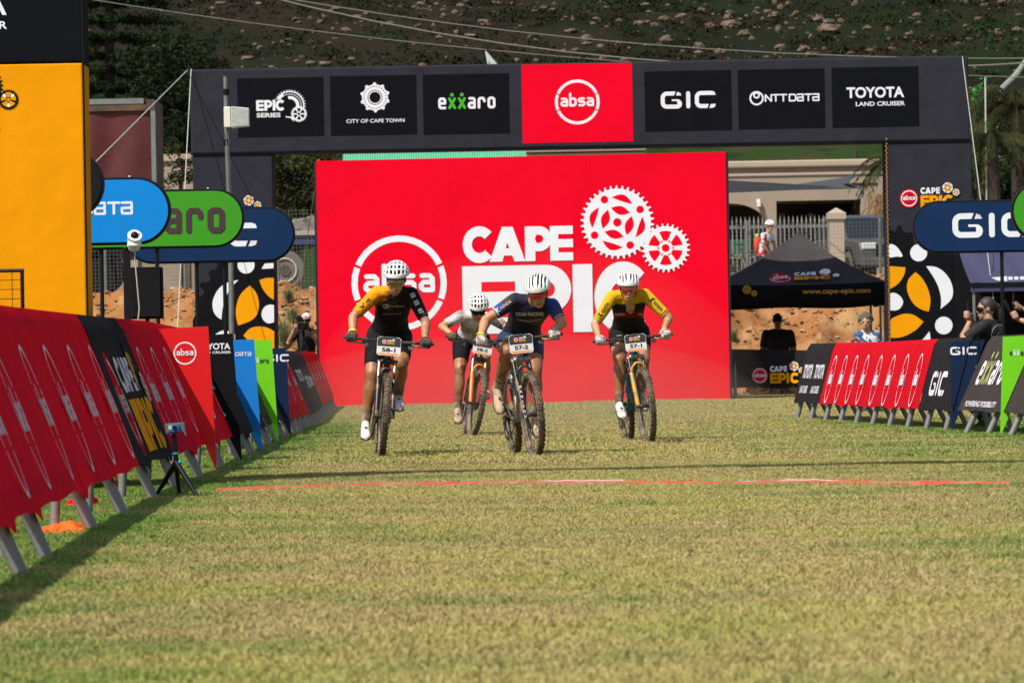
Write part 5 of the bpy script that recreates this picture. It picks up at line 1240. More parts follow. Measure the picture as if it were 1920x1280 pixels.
sp = thing('loudspeaker', 'flat black loudspeaker panel on a stand under the green sign', 'speaker', ((a.x + b.x) / 2, D, 0))
obj('cabinet', MB().box((a.x, D, b.z), (b.x, D + .22, a.z)), mBlackM, sp, bevel=.01); obj('grille', MB().box((a.x + .015, D - .012, b.z + .02), (b.x - .015, D - .001, a.z - .02)), mBlack, sp)
obj('pole', MB().tube([((a.x + b.x) / 2, D + .1, 0), ((a.x + b.x) / 2, D + .1, b.z)], .02, 8), mBlack, sp)
# finish timing device on a mini tripod
g = gx_(340, 935); D = g.y; g = V((P(336, 930, D).x, D, 0)); k = D / F
tp = thing('timing_sensor', 'small blue sensor on a black mini tripod at the left end of the finish line', 'sensor', tuple(g))
hub = V((P(330, 866, D).x, D, P(330, 866, D).z)); 
for e in ((372, 925, -.15), (290, 914, .35), (336, 905, .55)):
    q = P(e[0], e[1], D + e[2]); q.z = 0.005; obj('leg', MB().tube([hub, hub.lerp(q, .55), q], [.020, .016, .012], 8), mBlack, tp, True)
obj('column', MB().tube([hub, V((P(326, 812, D).x, D, P(326, 812, D).z))], .017, 10), mBlack, tp, True); obj('collar', MB().tube([hub + V((0, 0, .05)), hub + V((0, 0, .062))], .022, 10), mTeal, tp)
obj('knob', MB().ball(hub + V((.026, -.012, .0)), .014, 10, 6), mTeal, tp, True)
c = P(328, 802, D); obj('sensor_plate', MB().obox(c, (.062, 0, .004), (0, .008, 0), (-.003, 0, .031)), M('plate_grey', (.10, .13, .15), rough=.3), tp, bevel=.003)
obj('sensor_body', MB().obox(c + V((-.008, -.022, -.002)), (.036, 0, .002), (0, .014, 0), (-.002, 0, .024)), M('sensor_blue', (.01, .12, .38), rough=.35), tp, bevel=.004); obj('lens', MB().tube([c + V((0, -.036, .004)), c + V((0, -.046, .004))], .013, 12), mBlack, tp); obj('sticker', MB().box((c.x - .04, c.y - .0375, c.z - .008), (c.x - .018, c.y - .0362, c.z + .016)), M('sticker_yellow', (.55, .5, .1)), tp)
# orange cloth and red bag behind the near barrier legs, litter
mOr = M('orange_cloth', (.78, .13, .005), rough=.8)
def crumple(name, c, rx, ry, h, mat, lab, cat, seed):
    n = 26; vs = []
    for j in range(n + 1):
        for i in range(n + 1):
            u, v = i / n * 2 - 1, j / n * 2 - 1; r = max(abs(u), abs(v)); vs.append((c.x + rx * u + .03 * nz(v * 2, seed), c.y + ry * v, max(.004, c.z + .012 + h * (1 - r ** 3) * (.4 + .8 * abs(nz(u * 1.6 + seed, v * 1.6))))))
    o = obj(name, MB().add(vs, [(j * (n + 1) + i, j * (n + 1) + i + 1, (j + 1) * (n + 1) + i + 1, (j + 1) * (n + 1) + i) for j in range(n) for i in range(n)]), mat, None, loc=c); tag(o, lab, cat)
c = gx_(125, 996); crumple('orange_cloth', c + V((.0, 0, 0)), .13, .55, .055, mOr, 'crumpled orange cloth lying behind the nearest barrier legs', 'cloth', 3)
c = gx_(150, 955); crumple('red_bag', c + V((-.04, .6, .0)), .08, .3, .10, mRed, 'red bag on the grass behind the left barrier legs', 'bag', 8)
c = gx_(1343, 986); crumple('paper_scrap', c, .022, .03, .012, mWhite, 'scrap of white paper lying on the grass right of centre', 'litter', 5)
c = gx_(1292, 1050); tag(obj('twig', MB().tube([c + V((-.006, .02, .02)), c + V((0, 0, .026)), c + V((.008, -.02, .02))], .003, 5), mBlack, None, loc=c), 'tiny dark twig on the foreground grass', 'twig')
# ============================================================ PEOPLE
def ringe(c, r, d, a, b, n=16):
    return [c + r * (a * math.cos(2 * math.pi * i / n)) + d * (b * math.sin(2 * math.pi * i / n)) for i in range(n)]
def fuse(name, mb, mats, parent, voxel=.009, it=3, fac=.5, assign=None):
    "joins closed shapes into one continuous skin"
    b = base_of(parent); me = bpy.data.meshes.new(name); me.from_pydata([(x - b.x, y - b.y, z - b.z) for x, y, z in mb.v], [], mb.f); me.update()
    o = bpy.data.objects.new(name, me); COL.objects.link(o)
    r = o.modifiers.new('r', 'REMESH'); r.mode = 'VOXEL'; r.voxel_size = voxel; r.use_smooth_shade = True
    if it: s = o.modifiers.new('s', 'SMOOTH'); s.factor = fac; s.iterations = it
    dg = bpy.context.evaluated_depsgraph_get(); m2 = bpy.data.meshes.new_from_object(o.evaluated_get(dg))
    o.modifiers.clear(); o.data = m2; bpy.data.meshes.remove(me); m2.name = name; m2.materials.clear()
    for m in (mats if isinstance(mats, (list, tuple)) else [mats]): m2.materials.append(m)
    o.parent = parent; BASE[o.name] = b
    if assign:
        for p in m2.polygons: p.material_index = assign(p.center + b)
    return o
def ik(a, b, l1, l2, hint):
    a, b, h = V(a), V(b), V(hint); d = b - a; L = min(d.length, (l1 + l2) * .995); d.normalize()
    x = (L * L + l1 * l1 - l2 * l2) / (2 * L); y = math.sqrt(max(1e-6, l1 * l1 - x * x)); q = h - a; q = q - d * q.dot(d); q.normalize()
    return a + d * x + q * y
def limb(mb, pts, rs, n=12):
    mb.tube(pts, rs, n)
def skinmat(name, rgb, mud=.45, c3=(.10, .05, .025)):
    return M(name, rgb, rough=.5, c2=tuple(c * .5 for c in rgb), scale=7, lo=.45, hi=.75, c3=c3, s3=9, lo3=mud, hi3=mud + .25, detail=6)
mSkinA = skinmat('skin_tan', (.58, .27, .135), .62); mSkinMud = skinmat('skin_muddy_leg', (.40, .165, .070), .48)
mSkinP = skinmat('skin_spectator', (.42, .23, .14), .8); mSkinD = skinmat('skin_brown', (.26, .13, .075), .8)
mHelm = M('helmet_white', (.78, .78, .77), rough=.3, coat=.4, c2=(.55, .50, .44), scale=9, lo=.55, hi=.8)
mLiner = M('helmet_liner', (.035, .026, .02), rough=.9, c2=(.10, .07, .045), scale=25)
mLensR = M('lens_red', (.60, .015, .01), rough=.12, metal=.6, coat=1, c2=(.80, .14, .01), scale=8, lo=.52, hi=.66)
mLensD = M('lens_gold', (.16, .12, .06), rough=.15, metal=.6, coat=1, c2=(.35, .25, .12), scale=9)
mHair = M('hair_brown', (.05, .03, .02), rough=.6, jit=.4, jscale=30)
mMouth = M('lips', (.14, .035, .03), rough=.5); mEye = M('eye_dark', (.02, .015, .012), rough=.3)
mShoeW = M('shoe_white', (.70, .68, .64), rough=.55, c2=(.38, .28, .19), scale=12, lo=.5, hi=.7); mShoeT = M('shoe_muddy', (.58, .44, .30), rough=.8, c2=(.30, .19, .11), scale=11, lo=.45, hi=.65)
mSole = M('shoe_sole', (.05, .035, .025), rough=.8)
mSock = M('sock_muddy', (.42, .34, .27), rough=.9, c2=(.17, .09, .05), scale=9, lo=.36, hi=.55)
mGloveD = M('glove_dark', (.035, .026, .022), rough=.8, c2=(.13, .08, .045), scale=22, lo=.48, hi=.6); mGloveW = M('glove_pale', (.50, .46, .44), rough=.8, c2=(.20, .14, .11), scale=24, lo=.45, hi=.62); mGloveB = M('glove_brown', (.14, .075, .035), rough=.85, c2=(.04, .025, .015), scale=25)

def hand_prims(mb, wrist, c, ax, up, fw, out, g=.0, Rg=.028):
    "a fist closed round an axis: palm, four fingers, thumb. ax points from thumb side to little finger"
    kn = c + up * (Rg + .006) + fw * .008
    mb.loft([ringe(wrist, ax, up, .026 + g, .019 + g, 10), ringe(wrist.lerp(kn, .35), ax, up, .034 + g, .021 + g, 10), ringe(wrist.lerp(kn, .8), ax, up, .042 + g, .019 + g, 10), ringe(kn + fw * .004, ax, up, .040 + g, .014 + g, 10)])
    for i, (t, r) in enumerate(((-.031, .0105), (-.010, .0112), (.011, .0108), (.030, .0092))):
        pts = []
        for k in range(6):
            a = R(15 + 42 * k) if i < 3 else R(15 + 38 * k)
            pts.append(c + ax * t + up * (Rg * math.cos(a)) + fw * ((Rg + .004) * math.sin(a)))
        mb.tube([kn + ax * t - fw * .012 + up * .0] + pts, [r * 1.1 + g] + [r + g] * 5 + [r * .8 + g], 8)
    b = wrist.lerp(kn, .35) - ax * .026
    mb.tube([b, b.lerp(c - ax * .045, .6) - ax * .006, c - ax * .045 + fw * .012 - up * .012, c - ax * .032 + fw * .022 - up * .024], [.016 + g, .014 + g, .012 + g, .010 + g], 8)

class Person:
    def __init__(s, label, base, k=1., group=None):
        s.t = thing('person', label, 'person', base, group); s.k = k; s.w = 1.
    def setup(s, hips, sh, head, hf, hu, elb, wr, knee, ank, toes, grips=None, w=1., neckoff=.03):
        s.hips, s.sh, s.head, s.elb, s.wr, s.knee, s.ank, s.toes = hips, sh, head, elb, wr, knee, ank, toes
        s.hf = hf.normalized(); s.hr = s.hf.cross(hu).normalized(); s.hu = s.hr.cross(s.hf).normalized(); s.grips = grips or [None, None]; s.w = w
        s.pel = (hips[0] + hips[1]) / 2; s.chest = (sh[0] + sh[1]) / 2; s.rp = (hips[1] - hips[0]).normalized(); s.rc = (sh[1] - sh[0]).normalized()
        sp = (s.chest - s.pel).normalized(); s.fr = sp.cross(s.rp).normalized() * -1; s.sp = sp; s.neck = s.chest + sp * neckoff
        # fr points to the chest side
    def torso(s, mb, t0, t1, d=0., bulge=.03):
        secs = [(-.18, .07, .06), (-.10, .125, .095), (0, .155, .118), (.14, .158, .118), (.35, .136, .105), (.58, .150, .114), (.8, .168, .112), (.95, .150, .086), (1.05, .085, .06)]
        rings = []; ts = sorted(set([t0, t1] + [q[0] for q in secs if t0 < q[0] < t1]))
        for t in ts:
            for (a, b) in zip(secs, secs[1:]):
                if a[0] <= t <= b[0]: f = (t - a[0]) / (b[0] - a[0]); A_, B_ = a[1] + (b[1] - a[1]) * f, a[2] + (b[2] - a[2]) * f; break
            r = s.rp.lerp(s.rc, max(0, min(1, t))).normalized(); dd = r.cross(s.sp).normalized()
            c = s.pel.lerp(s.chest, t) - s.fr * bulge * math.sin(math.pi * max(0, min(1, t)))
            rings.append(ringe(c, r, dd, (A_ * s.w + d) * s.k, (B_ * s.w + d) * s.k, 20))
        mb.loft(rings)
    def arm(s, mb, i, t0, t1, d=0.):
        "t along shoulder-elbow-wrist, 0..2"
        k = s.k; prof = [(0, .056), (.25, .054), (.6, .047), (1, .041), (1.25, .043), (1.6, .035), (2, .026)]
        ts = sorted(set([t0, t1] + [q[0] for q in prof if t0 < q[0] < t1])); pts = []; rs = []
        for t in ts:
            for (a, b) in zip(prof, prof[1:]):
                if a[0] <= t <= b[0]: r = a[1] + (b[1] - a[1]) * (t - a[0]) / (b[0] - a[0]); break
            p = s.sh[i].lerp(s.elb[i], t) if t <= 1 else s.elb[i].lerp(s.wr[i], t - 1); pts.append(p); rs.append((r * (.5 + .5 * s.w) + d) * k)
        mb.tube(pts, rs, 14)
    def leg(s, mb, i, t0, t1, d=0.):
        k = s.k; prof = [(0, .098), (.3, .096), (.7, .078), (1, .062), (1.12, .056), (1.32, .064), (1.65, .046), (2, .034)]
        ts = sorted(set([t0, t1] + [q[0] for q in prof if t0 < q[0] < t1])); pts = []; rs = []
        for t in ts:
            for (a, b) in zip(prof, prof[1:]):
                if a[0] <= t <= b[0]: r = a[1] + (b[1] - a[1]) * (t - a[0]) / (b[0] - a[0]); break
            p = s.hips[i].lerp(s.knee[i], t) if t <= 1 else s.knee[i].lerp(s.ank[i], t - 1); pts.append(p); rs.append((r * (.5 + .5 * s.w) + d) * k)
        mb.tube(pts, rs, 14)
    def headprims(s, mb, d=0.):
        k = s.k; c, f, r, u = s.head, s.hf, s.hr, s.hu
        mb.ell(c + u * .025 * k - f * .012 * k, r * .075 * k, f * .093 * k, u * .095 * k, 18, 12)
        mb.loft([ringe(c + u * .03 * k + f * .03 * k, r, f, .066 * k, .055 * k), ringe(c - u * .03 * k + f * .033 * k, r, f, .060 * k, .052 * k), ringe(c - u * .07 * k + f * .042 * k, r, f, .048 * k, .044 * k), ringe(c - u * .098 * k + f * .055 * k, r, f, .030 * k, .026 * k), ringe(c - u * .112 * k + f * .056 * k, r, f, .014 * k, .012 * k)])
        mb.loft([ringe(c + u * .02 * k + f * .078 * k, r, u, .009 * k, .010 * k, 8), ringe(c - u * .012 * k + f * .100 * k, r, u, .013 * k, .010 * k, 8), ringe(c - u * .022 * k + f * .108 * k, r, u, .015 * k, .010 * k, 8), ringe(c - u * .032 * k + f * .088 * k, r, u, .014 * k, .006 * k, 8)])
        mb.ell(c + u * .030 * k + f * .076 * k, r * .05 * k, f * .014 * k, u * .010 * k, 10, 6)
        mb.ell(c - u * .058 * k + f * .084 * k, r * .024 * k, f * .010 * k, u * .011 * k, 10, 6)
        for q in (-1, 1): mb.ell(c + r * q * .078 * k - f * .005 * k, r * .010 * k, f * .018 * k, u * .030 * k, 8, 6)
        mb.tube([s.neck - s.sp * .03 * k, s.neck + (c - s.neck) * .45, c - u * .03 * k - f * .015 * k], [.060 * k, .052 * k, .05 * k], 14)
    def build(s, skin, legskin=None, jersey=None, shorts=None, sleeve=.78, hem=.62, gloves=None, shoes=None, socks=None, jt=.08, st=.22, long=False, assign=None, hands=True, jd=.007, shoecol2=None, kneemud=True):
        mb = MB(); s.torso(mb, -.18, 1.05, -.006)
        for i in (0, 1):
            s.arm(mb, i, 0, 2); mb.ball(s.sh[i], .056 * s.k, 12, 8); mb.ball(s.elb[i], .041 * s.k, 10, 7); s.leg(mb, i, 0, 2, -.001); mb.ball(s.hips[i], .093 * s.k, 12, 8); mb.ball(s.knee[i], .056 * s.k, 10, 7)
            mb.tube([s.sh[i], s.neck], [.05 * s.k, .05 * s.k], 10)
        s.headprims(mb)
        for i in (0, 1):
            hp = s.grips[i]
            if hp: hand_prims(mb, s.wr[i], *hp, -1 if i else 1, 0.)
            a, t = s.ank[i], s.toes[i]; mb.tube([a, a + V((0, 0, -.03 * s.k)), a + V((0, 0, -.045 * s.k)) + (t - a) * .15], [.032 * s.k, .026 * s.k, .016 * s.k], 10)
        kz = [(s.hips[i].lerp(s.knee[i], .55), s.ank[i]) for i in (0, 1)]
        def asg(p):
            for i in (0, 1):
                if (p - s.knee[i]).length < .17 or (p - s.ank[i]).length < .22 or (p - s.knee[i].lerp(s.ank[i], .5)).length < .17: return 1
            return 0
        s.body = fuse('body', mb, [skin, legskin or skin], s.t, .0085, 3, assign=asg if legskin else None)
        if shorts:
            mb = MB(); s.torso(mb, -.18, st, .004)
            for i in (0, 1): s.leg(mb, i, 0, hem, .006); mb.ball(s.hips[i], .099 * s.k, 12, 8)
            s.shorts = fuse('shorts' if hem < 1 else 'trousers', mb, shorts, s.t, .009, 3)
        if jersey:
            mb = MB(); s.torso(mb, jt, 1.045, jd)
            for i in (0, 1): s.arm(mb, i, 0, sleeve, jd); mb.ball(s.sh[i], (.056 + jd) * s.k, 12, 8); mb.tube([s.sh[i], s.neck + s.sp * .002], [(.05 + jd) * s.k, (.048 + jd) * s.k], 10)
            s.jersey = fuse('jersey', mb, jersey, s.t, .009, 3)
        if gloves:
            for i in (0, 1):
                if s.grips[i]: mb = MB(); hand_prims(mb, s.wr[i].lerp(s.elb[i], -.0), *s.grips[i], -1 if i else 1, .0028); fuse('glove', mb, gloves, s.t, .0045, 1)
        if socks:
            for i in (0, 1): mb = MB(); s.leg(mb, i, 1.70, 2, .0035); obj('sock', mb, socks, s.t, True)
        if shoes:
            for i in (0, 1):
                a, t = s.ank[i], s.toes[i]; f = (t - a); dn = V((0, 0, -1)); f2 = f.copy(); f2 = f2.normalized(); r = f2.cross(dn).normalized(); dn = r.cross(f2).normalized() * -1
                dn = f2.cross(r).normalized(); dn = dn if dn.z < 0 else -dn; k = s.k
                heel = a - f2 * .045 * k + dn * .05 * k; mb = MB(); L = .27 * k
                rings = []
                for q, w_, h_, o_ in ((0, .022, .034, -.014), (.05, .034, .056, -.026), (.18, .038, .066, -.036), (.36, .039, .056, -.022), (.58, .044, .036, .0), (.78, .046, .029, .006), (.93, .036, .022, .012), (1.0, .016, .012, .018)):
                    rings.append(ringe(heel + f2 * L * q + dn * o_ * k, r, dn, w_ * k, h_ * k, 14))
                so_ = obj('shoe', mb.loft(rings), shoes, s.t, True)
                mb = MB(); rings = []
                for q, w_ in ((.02, .028), (.2, .033), (.5, .040), (.8, .046), (.97, .030)): rings.append(ringe(heel + f2 * L * q + dn * (.036 if q < .9 else .03) * k, r, dn, w_ * k, .010 * k, 10))
                obj('sole', mb.loft(rings), mSole, so_, True)
                up = -dn
                for q in (.42, .56): obj('dial', MB().tube([heel + f2 * L * q + up * .045 * k + r * .0, heel + f2 * L * q + up * .052 * k], .011 * k, 10), shoecol2 or mSole, so_)
        # mouth
        k = s.k; mb = MB().ell(s.head - s.hu * .060 * k + s.hf * .094 * k, s.hr * .025 * k, s.hf * .004 * k, s.hu * .006 * k, 10, 6); obj('mouth', mb, mMouth, s.t, True)
    def eyes(s):
        k = s.k
        for q in (-1, 1): obj('eye', MB().ell(s.head + s.hu * .012 * k + s.hf * .083 * k + s.hr * q * .030 * k, s.hr * .012 * k, s.hf * .006 * k, s.hu * .006 * k, 10, 6), mEye, s.t, True)
    def glasses(s, lens, frame=None, h=.046):
        k = s.k; c = s.head + s.hu * .006 * k; mb = MB(); n = 20; vs = []
        for i in range(n + 1):
            t = i / n * 2 - 1; a = t * 1.15; x = .076 * math.sin(a); y = .030 + .070 * math.cos(a)
            notch = .55 if abs(t) < .10 else 1; hh = h * (.5 - .12 * abs(t) ** 3)
            for z in (hh * .95, -hh * notch * (1.0 if abs(t) > .2 else .75)): vs.append(c + s.hr * x * k + s.hf * y * k + s.hu * z * k)
        mb.add(vs, [(2 * i, 2 * i + 1, 2 * i + 3, 2 * i + 2) for i in range(n)]); g = obj('sunglasses', mb, lens, s.t, True); g.modifiers.new('s', 'SOLIDIFY').thickness = .003
        top = [vs[2 * i] + s.hu * .001 for i in range(n + 1)]; obj('glasses_frame', MB().tube(top, .0035 * k, 6), frame or mBlack, g)
        for e in (0, n): obj('temple', MB().tube([top[e], top[e] - s.hf * .09 * k], .003 * k, 5), frame or mBlack, g)
    def helmet(s, kind, mat=None, tilt=.0):
        k = s.k; f, r, u = s.hf, s.hr, s.hu; c = s.head + u * .056 * k - f * .010 * k; A_, B_, C_ = .100 * k, .130 * k, .100 * k
        def pt(x, psi, m=1.):
            q = math.sqrt(max(0, 1 - x * x)); return c + r * (A_ * x * m) + f * (B_ * q * math.cos(psi) * m) + u * (C_ * q * math.sin(psi) * m)
        nx, nps = 44, 56; xs = [math.sin(math.pi / 2 * (2 * i / nx - 1)) * .999 for i in range(nx + 1)]; vs = []; fs = []
        for i, x in enumerate(xs):
            for j in range(nps + 1):
                p0 = R(-3 - 12 * abs(x) ** 3); p1 = R(200); psi = p0 + (p1 - p0) * j / nps
                vs.append(pt(x, psi, 1.0 + (.035 if j in (0, nps) else 0)))
        def vent(x, dg):
            ax_ = abs(x)
            if kind == 'grid':
                cols = [0, .32, .61, .84]; near = min(abs(ax_ - q) for q in cols); w = .09 if ax_ < .7 else .055
                if near > w: return False
                for a, b in ((14, 34), (42, 60), (70, 88), (98, 116), (126, 150)):
                    if a + 10 * ax_ < dg < b + 8 * ax_: return True
                return False
            for q, w, a, b in ((.0, .05, 60, 150), (.20, .075, 20, 140), (.47, .085, 12, 146), (.74, .065, 10, 120)):
                if abs(ax_ - q) < w * math.sqrt(max(0, 1 - ((dg - (a + b) / 2) / ((b - a) / 2 + .01)) ** 2)) and a < dg < b: return True
            return False
        for i in range(nx):
            for j in range(nps):
                x = (xs[i] + xs[i + 1]) / 2; psi = R(-3 - 12 * abs(x) ** 3) + (R(200) - R(-3 - 12 * abs(x) ** 3)) * (j + .5) / nps; dg = math.degrees(psi)
                if vent(x, dg): continue
                a = i * (nps + 1) + j; fs.append((a, a + nps + 1, a + nps + 2, a + 1))
        h = obj('helmet', MB().add(vs, fs), mat or mHelm, s.t, True); sm = h.modifiers.new('s', 'SOLIDIFY'); sm.thickness = .013 * k; sm.offset = -1
        mb = MB(); vs2 = []
        for i in range(21):
            x = math.sin(math.pi / 2 * (2 * i / 20 - 1)) * .99
            for j in range(25): psi = R(0) + R(184) * j / 24; vs2.append(pt(x, psi, .885))
        mb.add(vs2, [(i * 25 + j, (i + 1) * 25 + j, (i + 1) * 25 + j + 1, i * 25 + j + 1) for i in range(20) for j in range(24)]); obj('helmet_liner', mb, mLiner, h, True)
        mb = MB()
        for q in (-1, 1): mb.tube([pt(q * .93, R(20), .95), s.head - u * .06 * k + r * q * .062 * k + f * .02 * k, s.head - u * .112 * k + f * .035 * k], .0045 * k, 5)
        obj('strap', mb, mBlackM, s.t)
    def hairy(s, mat, sc=1., long=0, bun=False, curl=0.):
        k = s.k; mb = MB(); c = s.head + s.hu * .040 * k - s.hf * .022 * k
        mb.ell(c, s.hr * .086 * k * sc, s.hf * .098 * k * sc, s.hu * .095 * k * sc, 18, 12)
        if curl:
            rr = random.Random(3)
            for _ in range(60):
                d = V((rr.gauss(0, 1), rr.gauss(0, 1), rr.gauss(0, 1))).normalized(); q = c + s.hr * d.x * .09 * k + s.hf * (d.y * .10 - .015) * k + s.hu * (abs(d.z) * .1 - .02) * k
                if (q - s.head).dot(s.hf) > .055 * k and (q - s.head).dot(s.hu) < .07 * k: continue
                mb.ball(q, rr.uniform(.018, .03) * k, 7, 5)
        if bun: b = c - s.hf * .10 * k - s.hu * .02 * k; mb.ball(b, .04 * k, 12, 8); mb.tube([b, b - s.hf * .03 * k - s.hu * .07 * k, b - s.hf * .02 * k - s.hu * .16 * k], [.035 * k, .034 * k, .012 * k], 9)
        h = fuse('hair', mb, mat, s.t, .008, 2 if not curl else 1)
        # carve: nothing in front of the face
        return h
def decal(obj_, draw, O, U, W, N, name, parent, lift=.004, w=None):
    "print pressed on to a curved garment"
    dg = bpy.context.evaluated_depsgraph_get(); me = obj_.data; b = BASE[obj_.name]
    bv = BVHTree.FromPolygons([v.co + b for v in me.vertices], [tuple(p.vertices) for p in me.polygons])
    A = Art(.0003); draw(A)
    # subdivide long triangles so the print follows the cloth
    import bmesh as bm_
    m = bpy.data.meshes.new('t'); m.from_pydata([V(p) for p in A.v], [], A.f)
    for p, q in zip(m.polygons, A.m): p.material_index = q
    bm = bm_.new(); bm.from_mesh(m); bm_.ops.triangulate(bm, faces=bm.faces)
    for _ in range(3):
        ed = [e for e in bm.edges if e.calc_length() > .03]
        if not ed: break
        bm_.ops.subdivide_edges(bm, edges=ed, cuts=1); bm_.ops.triangulate(bm, faces=bm.faces)
    out = MB(); bm.verts.ensure_lookup_table(); ok = []
    for v in bm.verts:
        p = O + U * v.co.x + W * v.co.y; hit = bv.ray_cast(p + N * .35, -N, .6); ok.append(hit[0] is not None)
        out.v.append(tuple((hit[0] if hit[0] else p) + N * (lift + v.co.z)))
    for f in bm.faces:
        if all(ok[v.index] for v in f.verts): out.f.append(tuple(v.index for v in f.verts)); out.m.append(f.material_index)
    bm.free(); bpy.data.meshes.remove(m)
    if out.f: return obj(name, out, A.mats, parent)

# ============================================================ BICYCLES
mTyre = M('tyre_mud', (.045, .038, .032), rough=.95, c2=(.20, .135, .08), scale=26, lo=.42, hi=.62, bump=.5, bscale=150)
mTyreSide = M('tyre_sidewall', (.26, .19, .12), rough=.95, c2=(.10, .07, .05), scale=14)
mRim = M('rim_dusty', (.06, .05, .042), rough=.6, c2=(.24, .17, .11), scale=9); mSpoke = M('spoke', (.10, .09, .08), rough=.5, metal=.6)
mAlu = M('alloy_dusty', (.42, .40, .38), rough=.35, metal=.7, c2=(.30, .21, .13), scale=12, lo=.5, hi=.7); mCarb = M('carbon_black', (.014, .013, .013), rough=.35, coat=.3, c2=(.18, .12, .07), scale=13, lo=.55, hi=.75)
mGoldS = M('stanchion_gold', (.50, .28, .07), rough=.25, metal=.8); mGrip = M('grip', (.05, .035, .028), rough=.9, c2=(.14, .09, .05), scale=20); mDrive = M('drivetrain', (.05, .042, .036), rough=.5, metal=.6, c2=(.16, .11, .07), scale=25)
def bike(label, con, yaw, lean, steer, frame, lower, crown, stan, plate, alpha, group, side=False, seat=True, lowtext=None, z0=0.):
    th = thing('mountain_bike', label, 'bicycle', tuple(con), group)
    Mw = Matrix.Translation(con) @ Matrix.Rotation(R(yaw), 4, 'Z') @ Matrix.Rotation(R(lean), 4, 'Y')
    a0 = V((0, .27, .84)); axd = V((0, .39, .92)).normalized(); Ms = Mw @ Matrix.Translation(a0) @ Matrix.Rotation(R(steer), 4, axd) @ Matrix.Translation(-a0)
    RW = .37
    def wheel(c, Mx):
        mb = MB(); n = 72; hub = MB().tube([(-.05, c.y, c.z), (.05, c.y, c.z)], .022, 10).xf(Mx); w = obj('wheel', hub, mDrive, th, True)
        # carcass
        vs = []; m_ = 10
        for i in range(n):
            a = 2 * math.pi * i / n
            for j in range(m_): b = 2 * math.pi * j / m_; r = RW - .034 + .027 * math.cos(b); vs.append((.029 * math.sin(b), c.y + r * math.cos(a), c.z + r * math.sin(a)))
        mb.add(vs, [(i * m_ + j, i * m_ + (j + 1) % m_, ((i + 1) % n) * m_ + (j + 1) % m_, ((i + 1) % n) * m_ + j) for i in range(n) for j in range(m_)])
        obj('tyre', mb.xf(Mx), mTyreSide, w, True)
        mb = MB(); K = 96
        for i in range(K):
            a = 2 * math.pi * i / K; rad = V((0, math.cos(a), math.sin(a))); tg = V((0, -math.sin(a), math.cos(a)))
            for (x, rr, tlt, w_, l_) in (((-.010, RW - .0065, 0, .006, .0075), (.010, RW - .0065, 0, .006, .0075), (-.025, RW - .016, -.6, .005, .008), (.025, RW - .016, .6, .005, .008)) if i % 2 == 0 else ((0, RW - .005, 0, .005, .007), (-.019, RW - .010, -.35, .0045, .006), (.019, RW - .010, .35, .0045, .006))):
                nd = (rad * math.cos(tlt) + V((1, 0, 0)) * math.sin(tlt)); lt = (V((1, 0, 0)) * math.cos(tlt) - rad * math.sin(tlt))
                mb.obox(V((x, c.y, c.z)) + rad * rr, lt * w_, tg * l_, nd * .0055)
        tag(obj('tread', mb.xf(Mx), mTyre, w), kind='stuff')
        mb = MB(); 
        for x in (-.014, .014): mb.tube([(x, c.y + .318 * math.cos(2 * math.pi * i / 40), c.z + .318 * math.sin(2 * math.pi * i / 40)) for i in range(40)], .010, 6, closed=True)
        mb.tube([(0, c.y + .306 * math.cos(2 * math.pi * i / 40), c.z + .306 * math.sin(2 * math.pi * i / 40)) for i in range(40)], .012, 6, closed=True)
        obj('rim', mb.xf(Mx), mRim, w, True)
        mb = MB()
        for i in range(28):
            a = 2 * math.pi * i / 28; b = a + (.5 if i % 4 < 2 else -.5); s_ = -.035 if i % 2 else .035
            mb.tube([(s_, c.y + .03 * math.cos(b), c.z + .03 * math.sin(b)), (0, c.y + .305 * math.cos(a), c.z + .305 * math.sin(a))], .0018, 4, caps=False)
        tag(obj('spokes', mb.xf(Mx), mSpoke, w), kind='stuff')
        rt = MB(); n2 = 28; vs = []
        for i in range(n2):
            a = 2 * math.pi * i / n2
            for r in (.058, .088): vs += [(.050, c.y + r * math.cos(a), c.z + r * math.sin(a)), (.0522, c.y + r * math.cos(a), c.z + r * math.sin(a))]
        fs = []
        for i in range(n2): a, b = 4 * i, 4 * ((i + 1) % n2); fs += [(a, b, b + 2, a + 2), (a + 1, a + 3, b + 3, b + 1), (a + 2, b + 2, b + 3, a + 3), (a, a + 1, b + 1, b)]
        rt.add(vs, fs); obj('rotor', rt.xf(Mx), mDrive, w); return w
    fh = V((0, 0, RW)); rh = V((0, 1.17, RW)); wheel(fh, Ms); wheel(rh, Mw)
    # fork
    cr = V((0, .265, .825)); 
    fk = obj('fork_crown', MB().loft([ringe(cr + V((x, 0, dz)), V((0, 1, 0)), V((0, 0, 1)), .022, h) for x, dz, h in ((-.082, -.006, .016), (-.06, .004, .024), (-.03, .014, .024), (.03, .014, .024), (.06, .004, .024), (.082, -.006, .016))]).xf(Ms), crown, th, True)
    dirf = (cr - fh - V((0, .03, 0))).normalized()
    for x in (-.068, .068):
        top = cr + V((x, 0, -.01)); bot = V((x, .0, RW)); e = top.lerp(bot, .30)
        obj('stanchion', MB().tube([top + V((0, 0, .02)), e], .017, 12).xf(Ms), stan, fk, True)
        low = MB().tube([e + (top - e) * .02, e + (bot - e) * .06, e + (bot - e) * .95, bot + V((-.0, 0, -.01))], [.0225, .021, .0215, .016], 12).xf(Ms); obj('fork_lower', low, lower, fk, True)
        obj('dropout', MB().tube([(x - .02, 0, RW), (x + .02, 0, RW)], .016, 10).xf(Ms), mDrive, fk)
        obj('cap', MB().tube([top + V((0, 0, .012)), top + V((0, 0, .036))], .020, 12).xf(Ms), crown, fk, True)
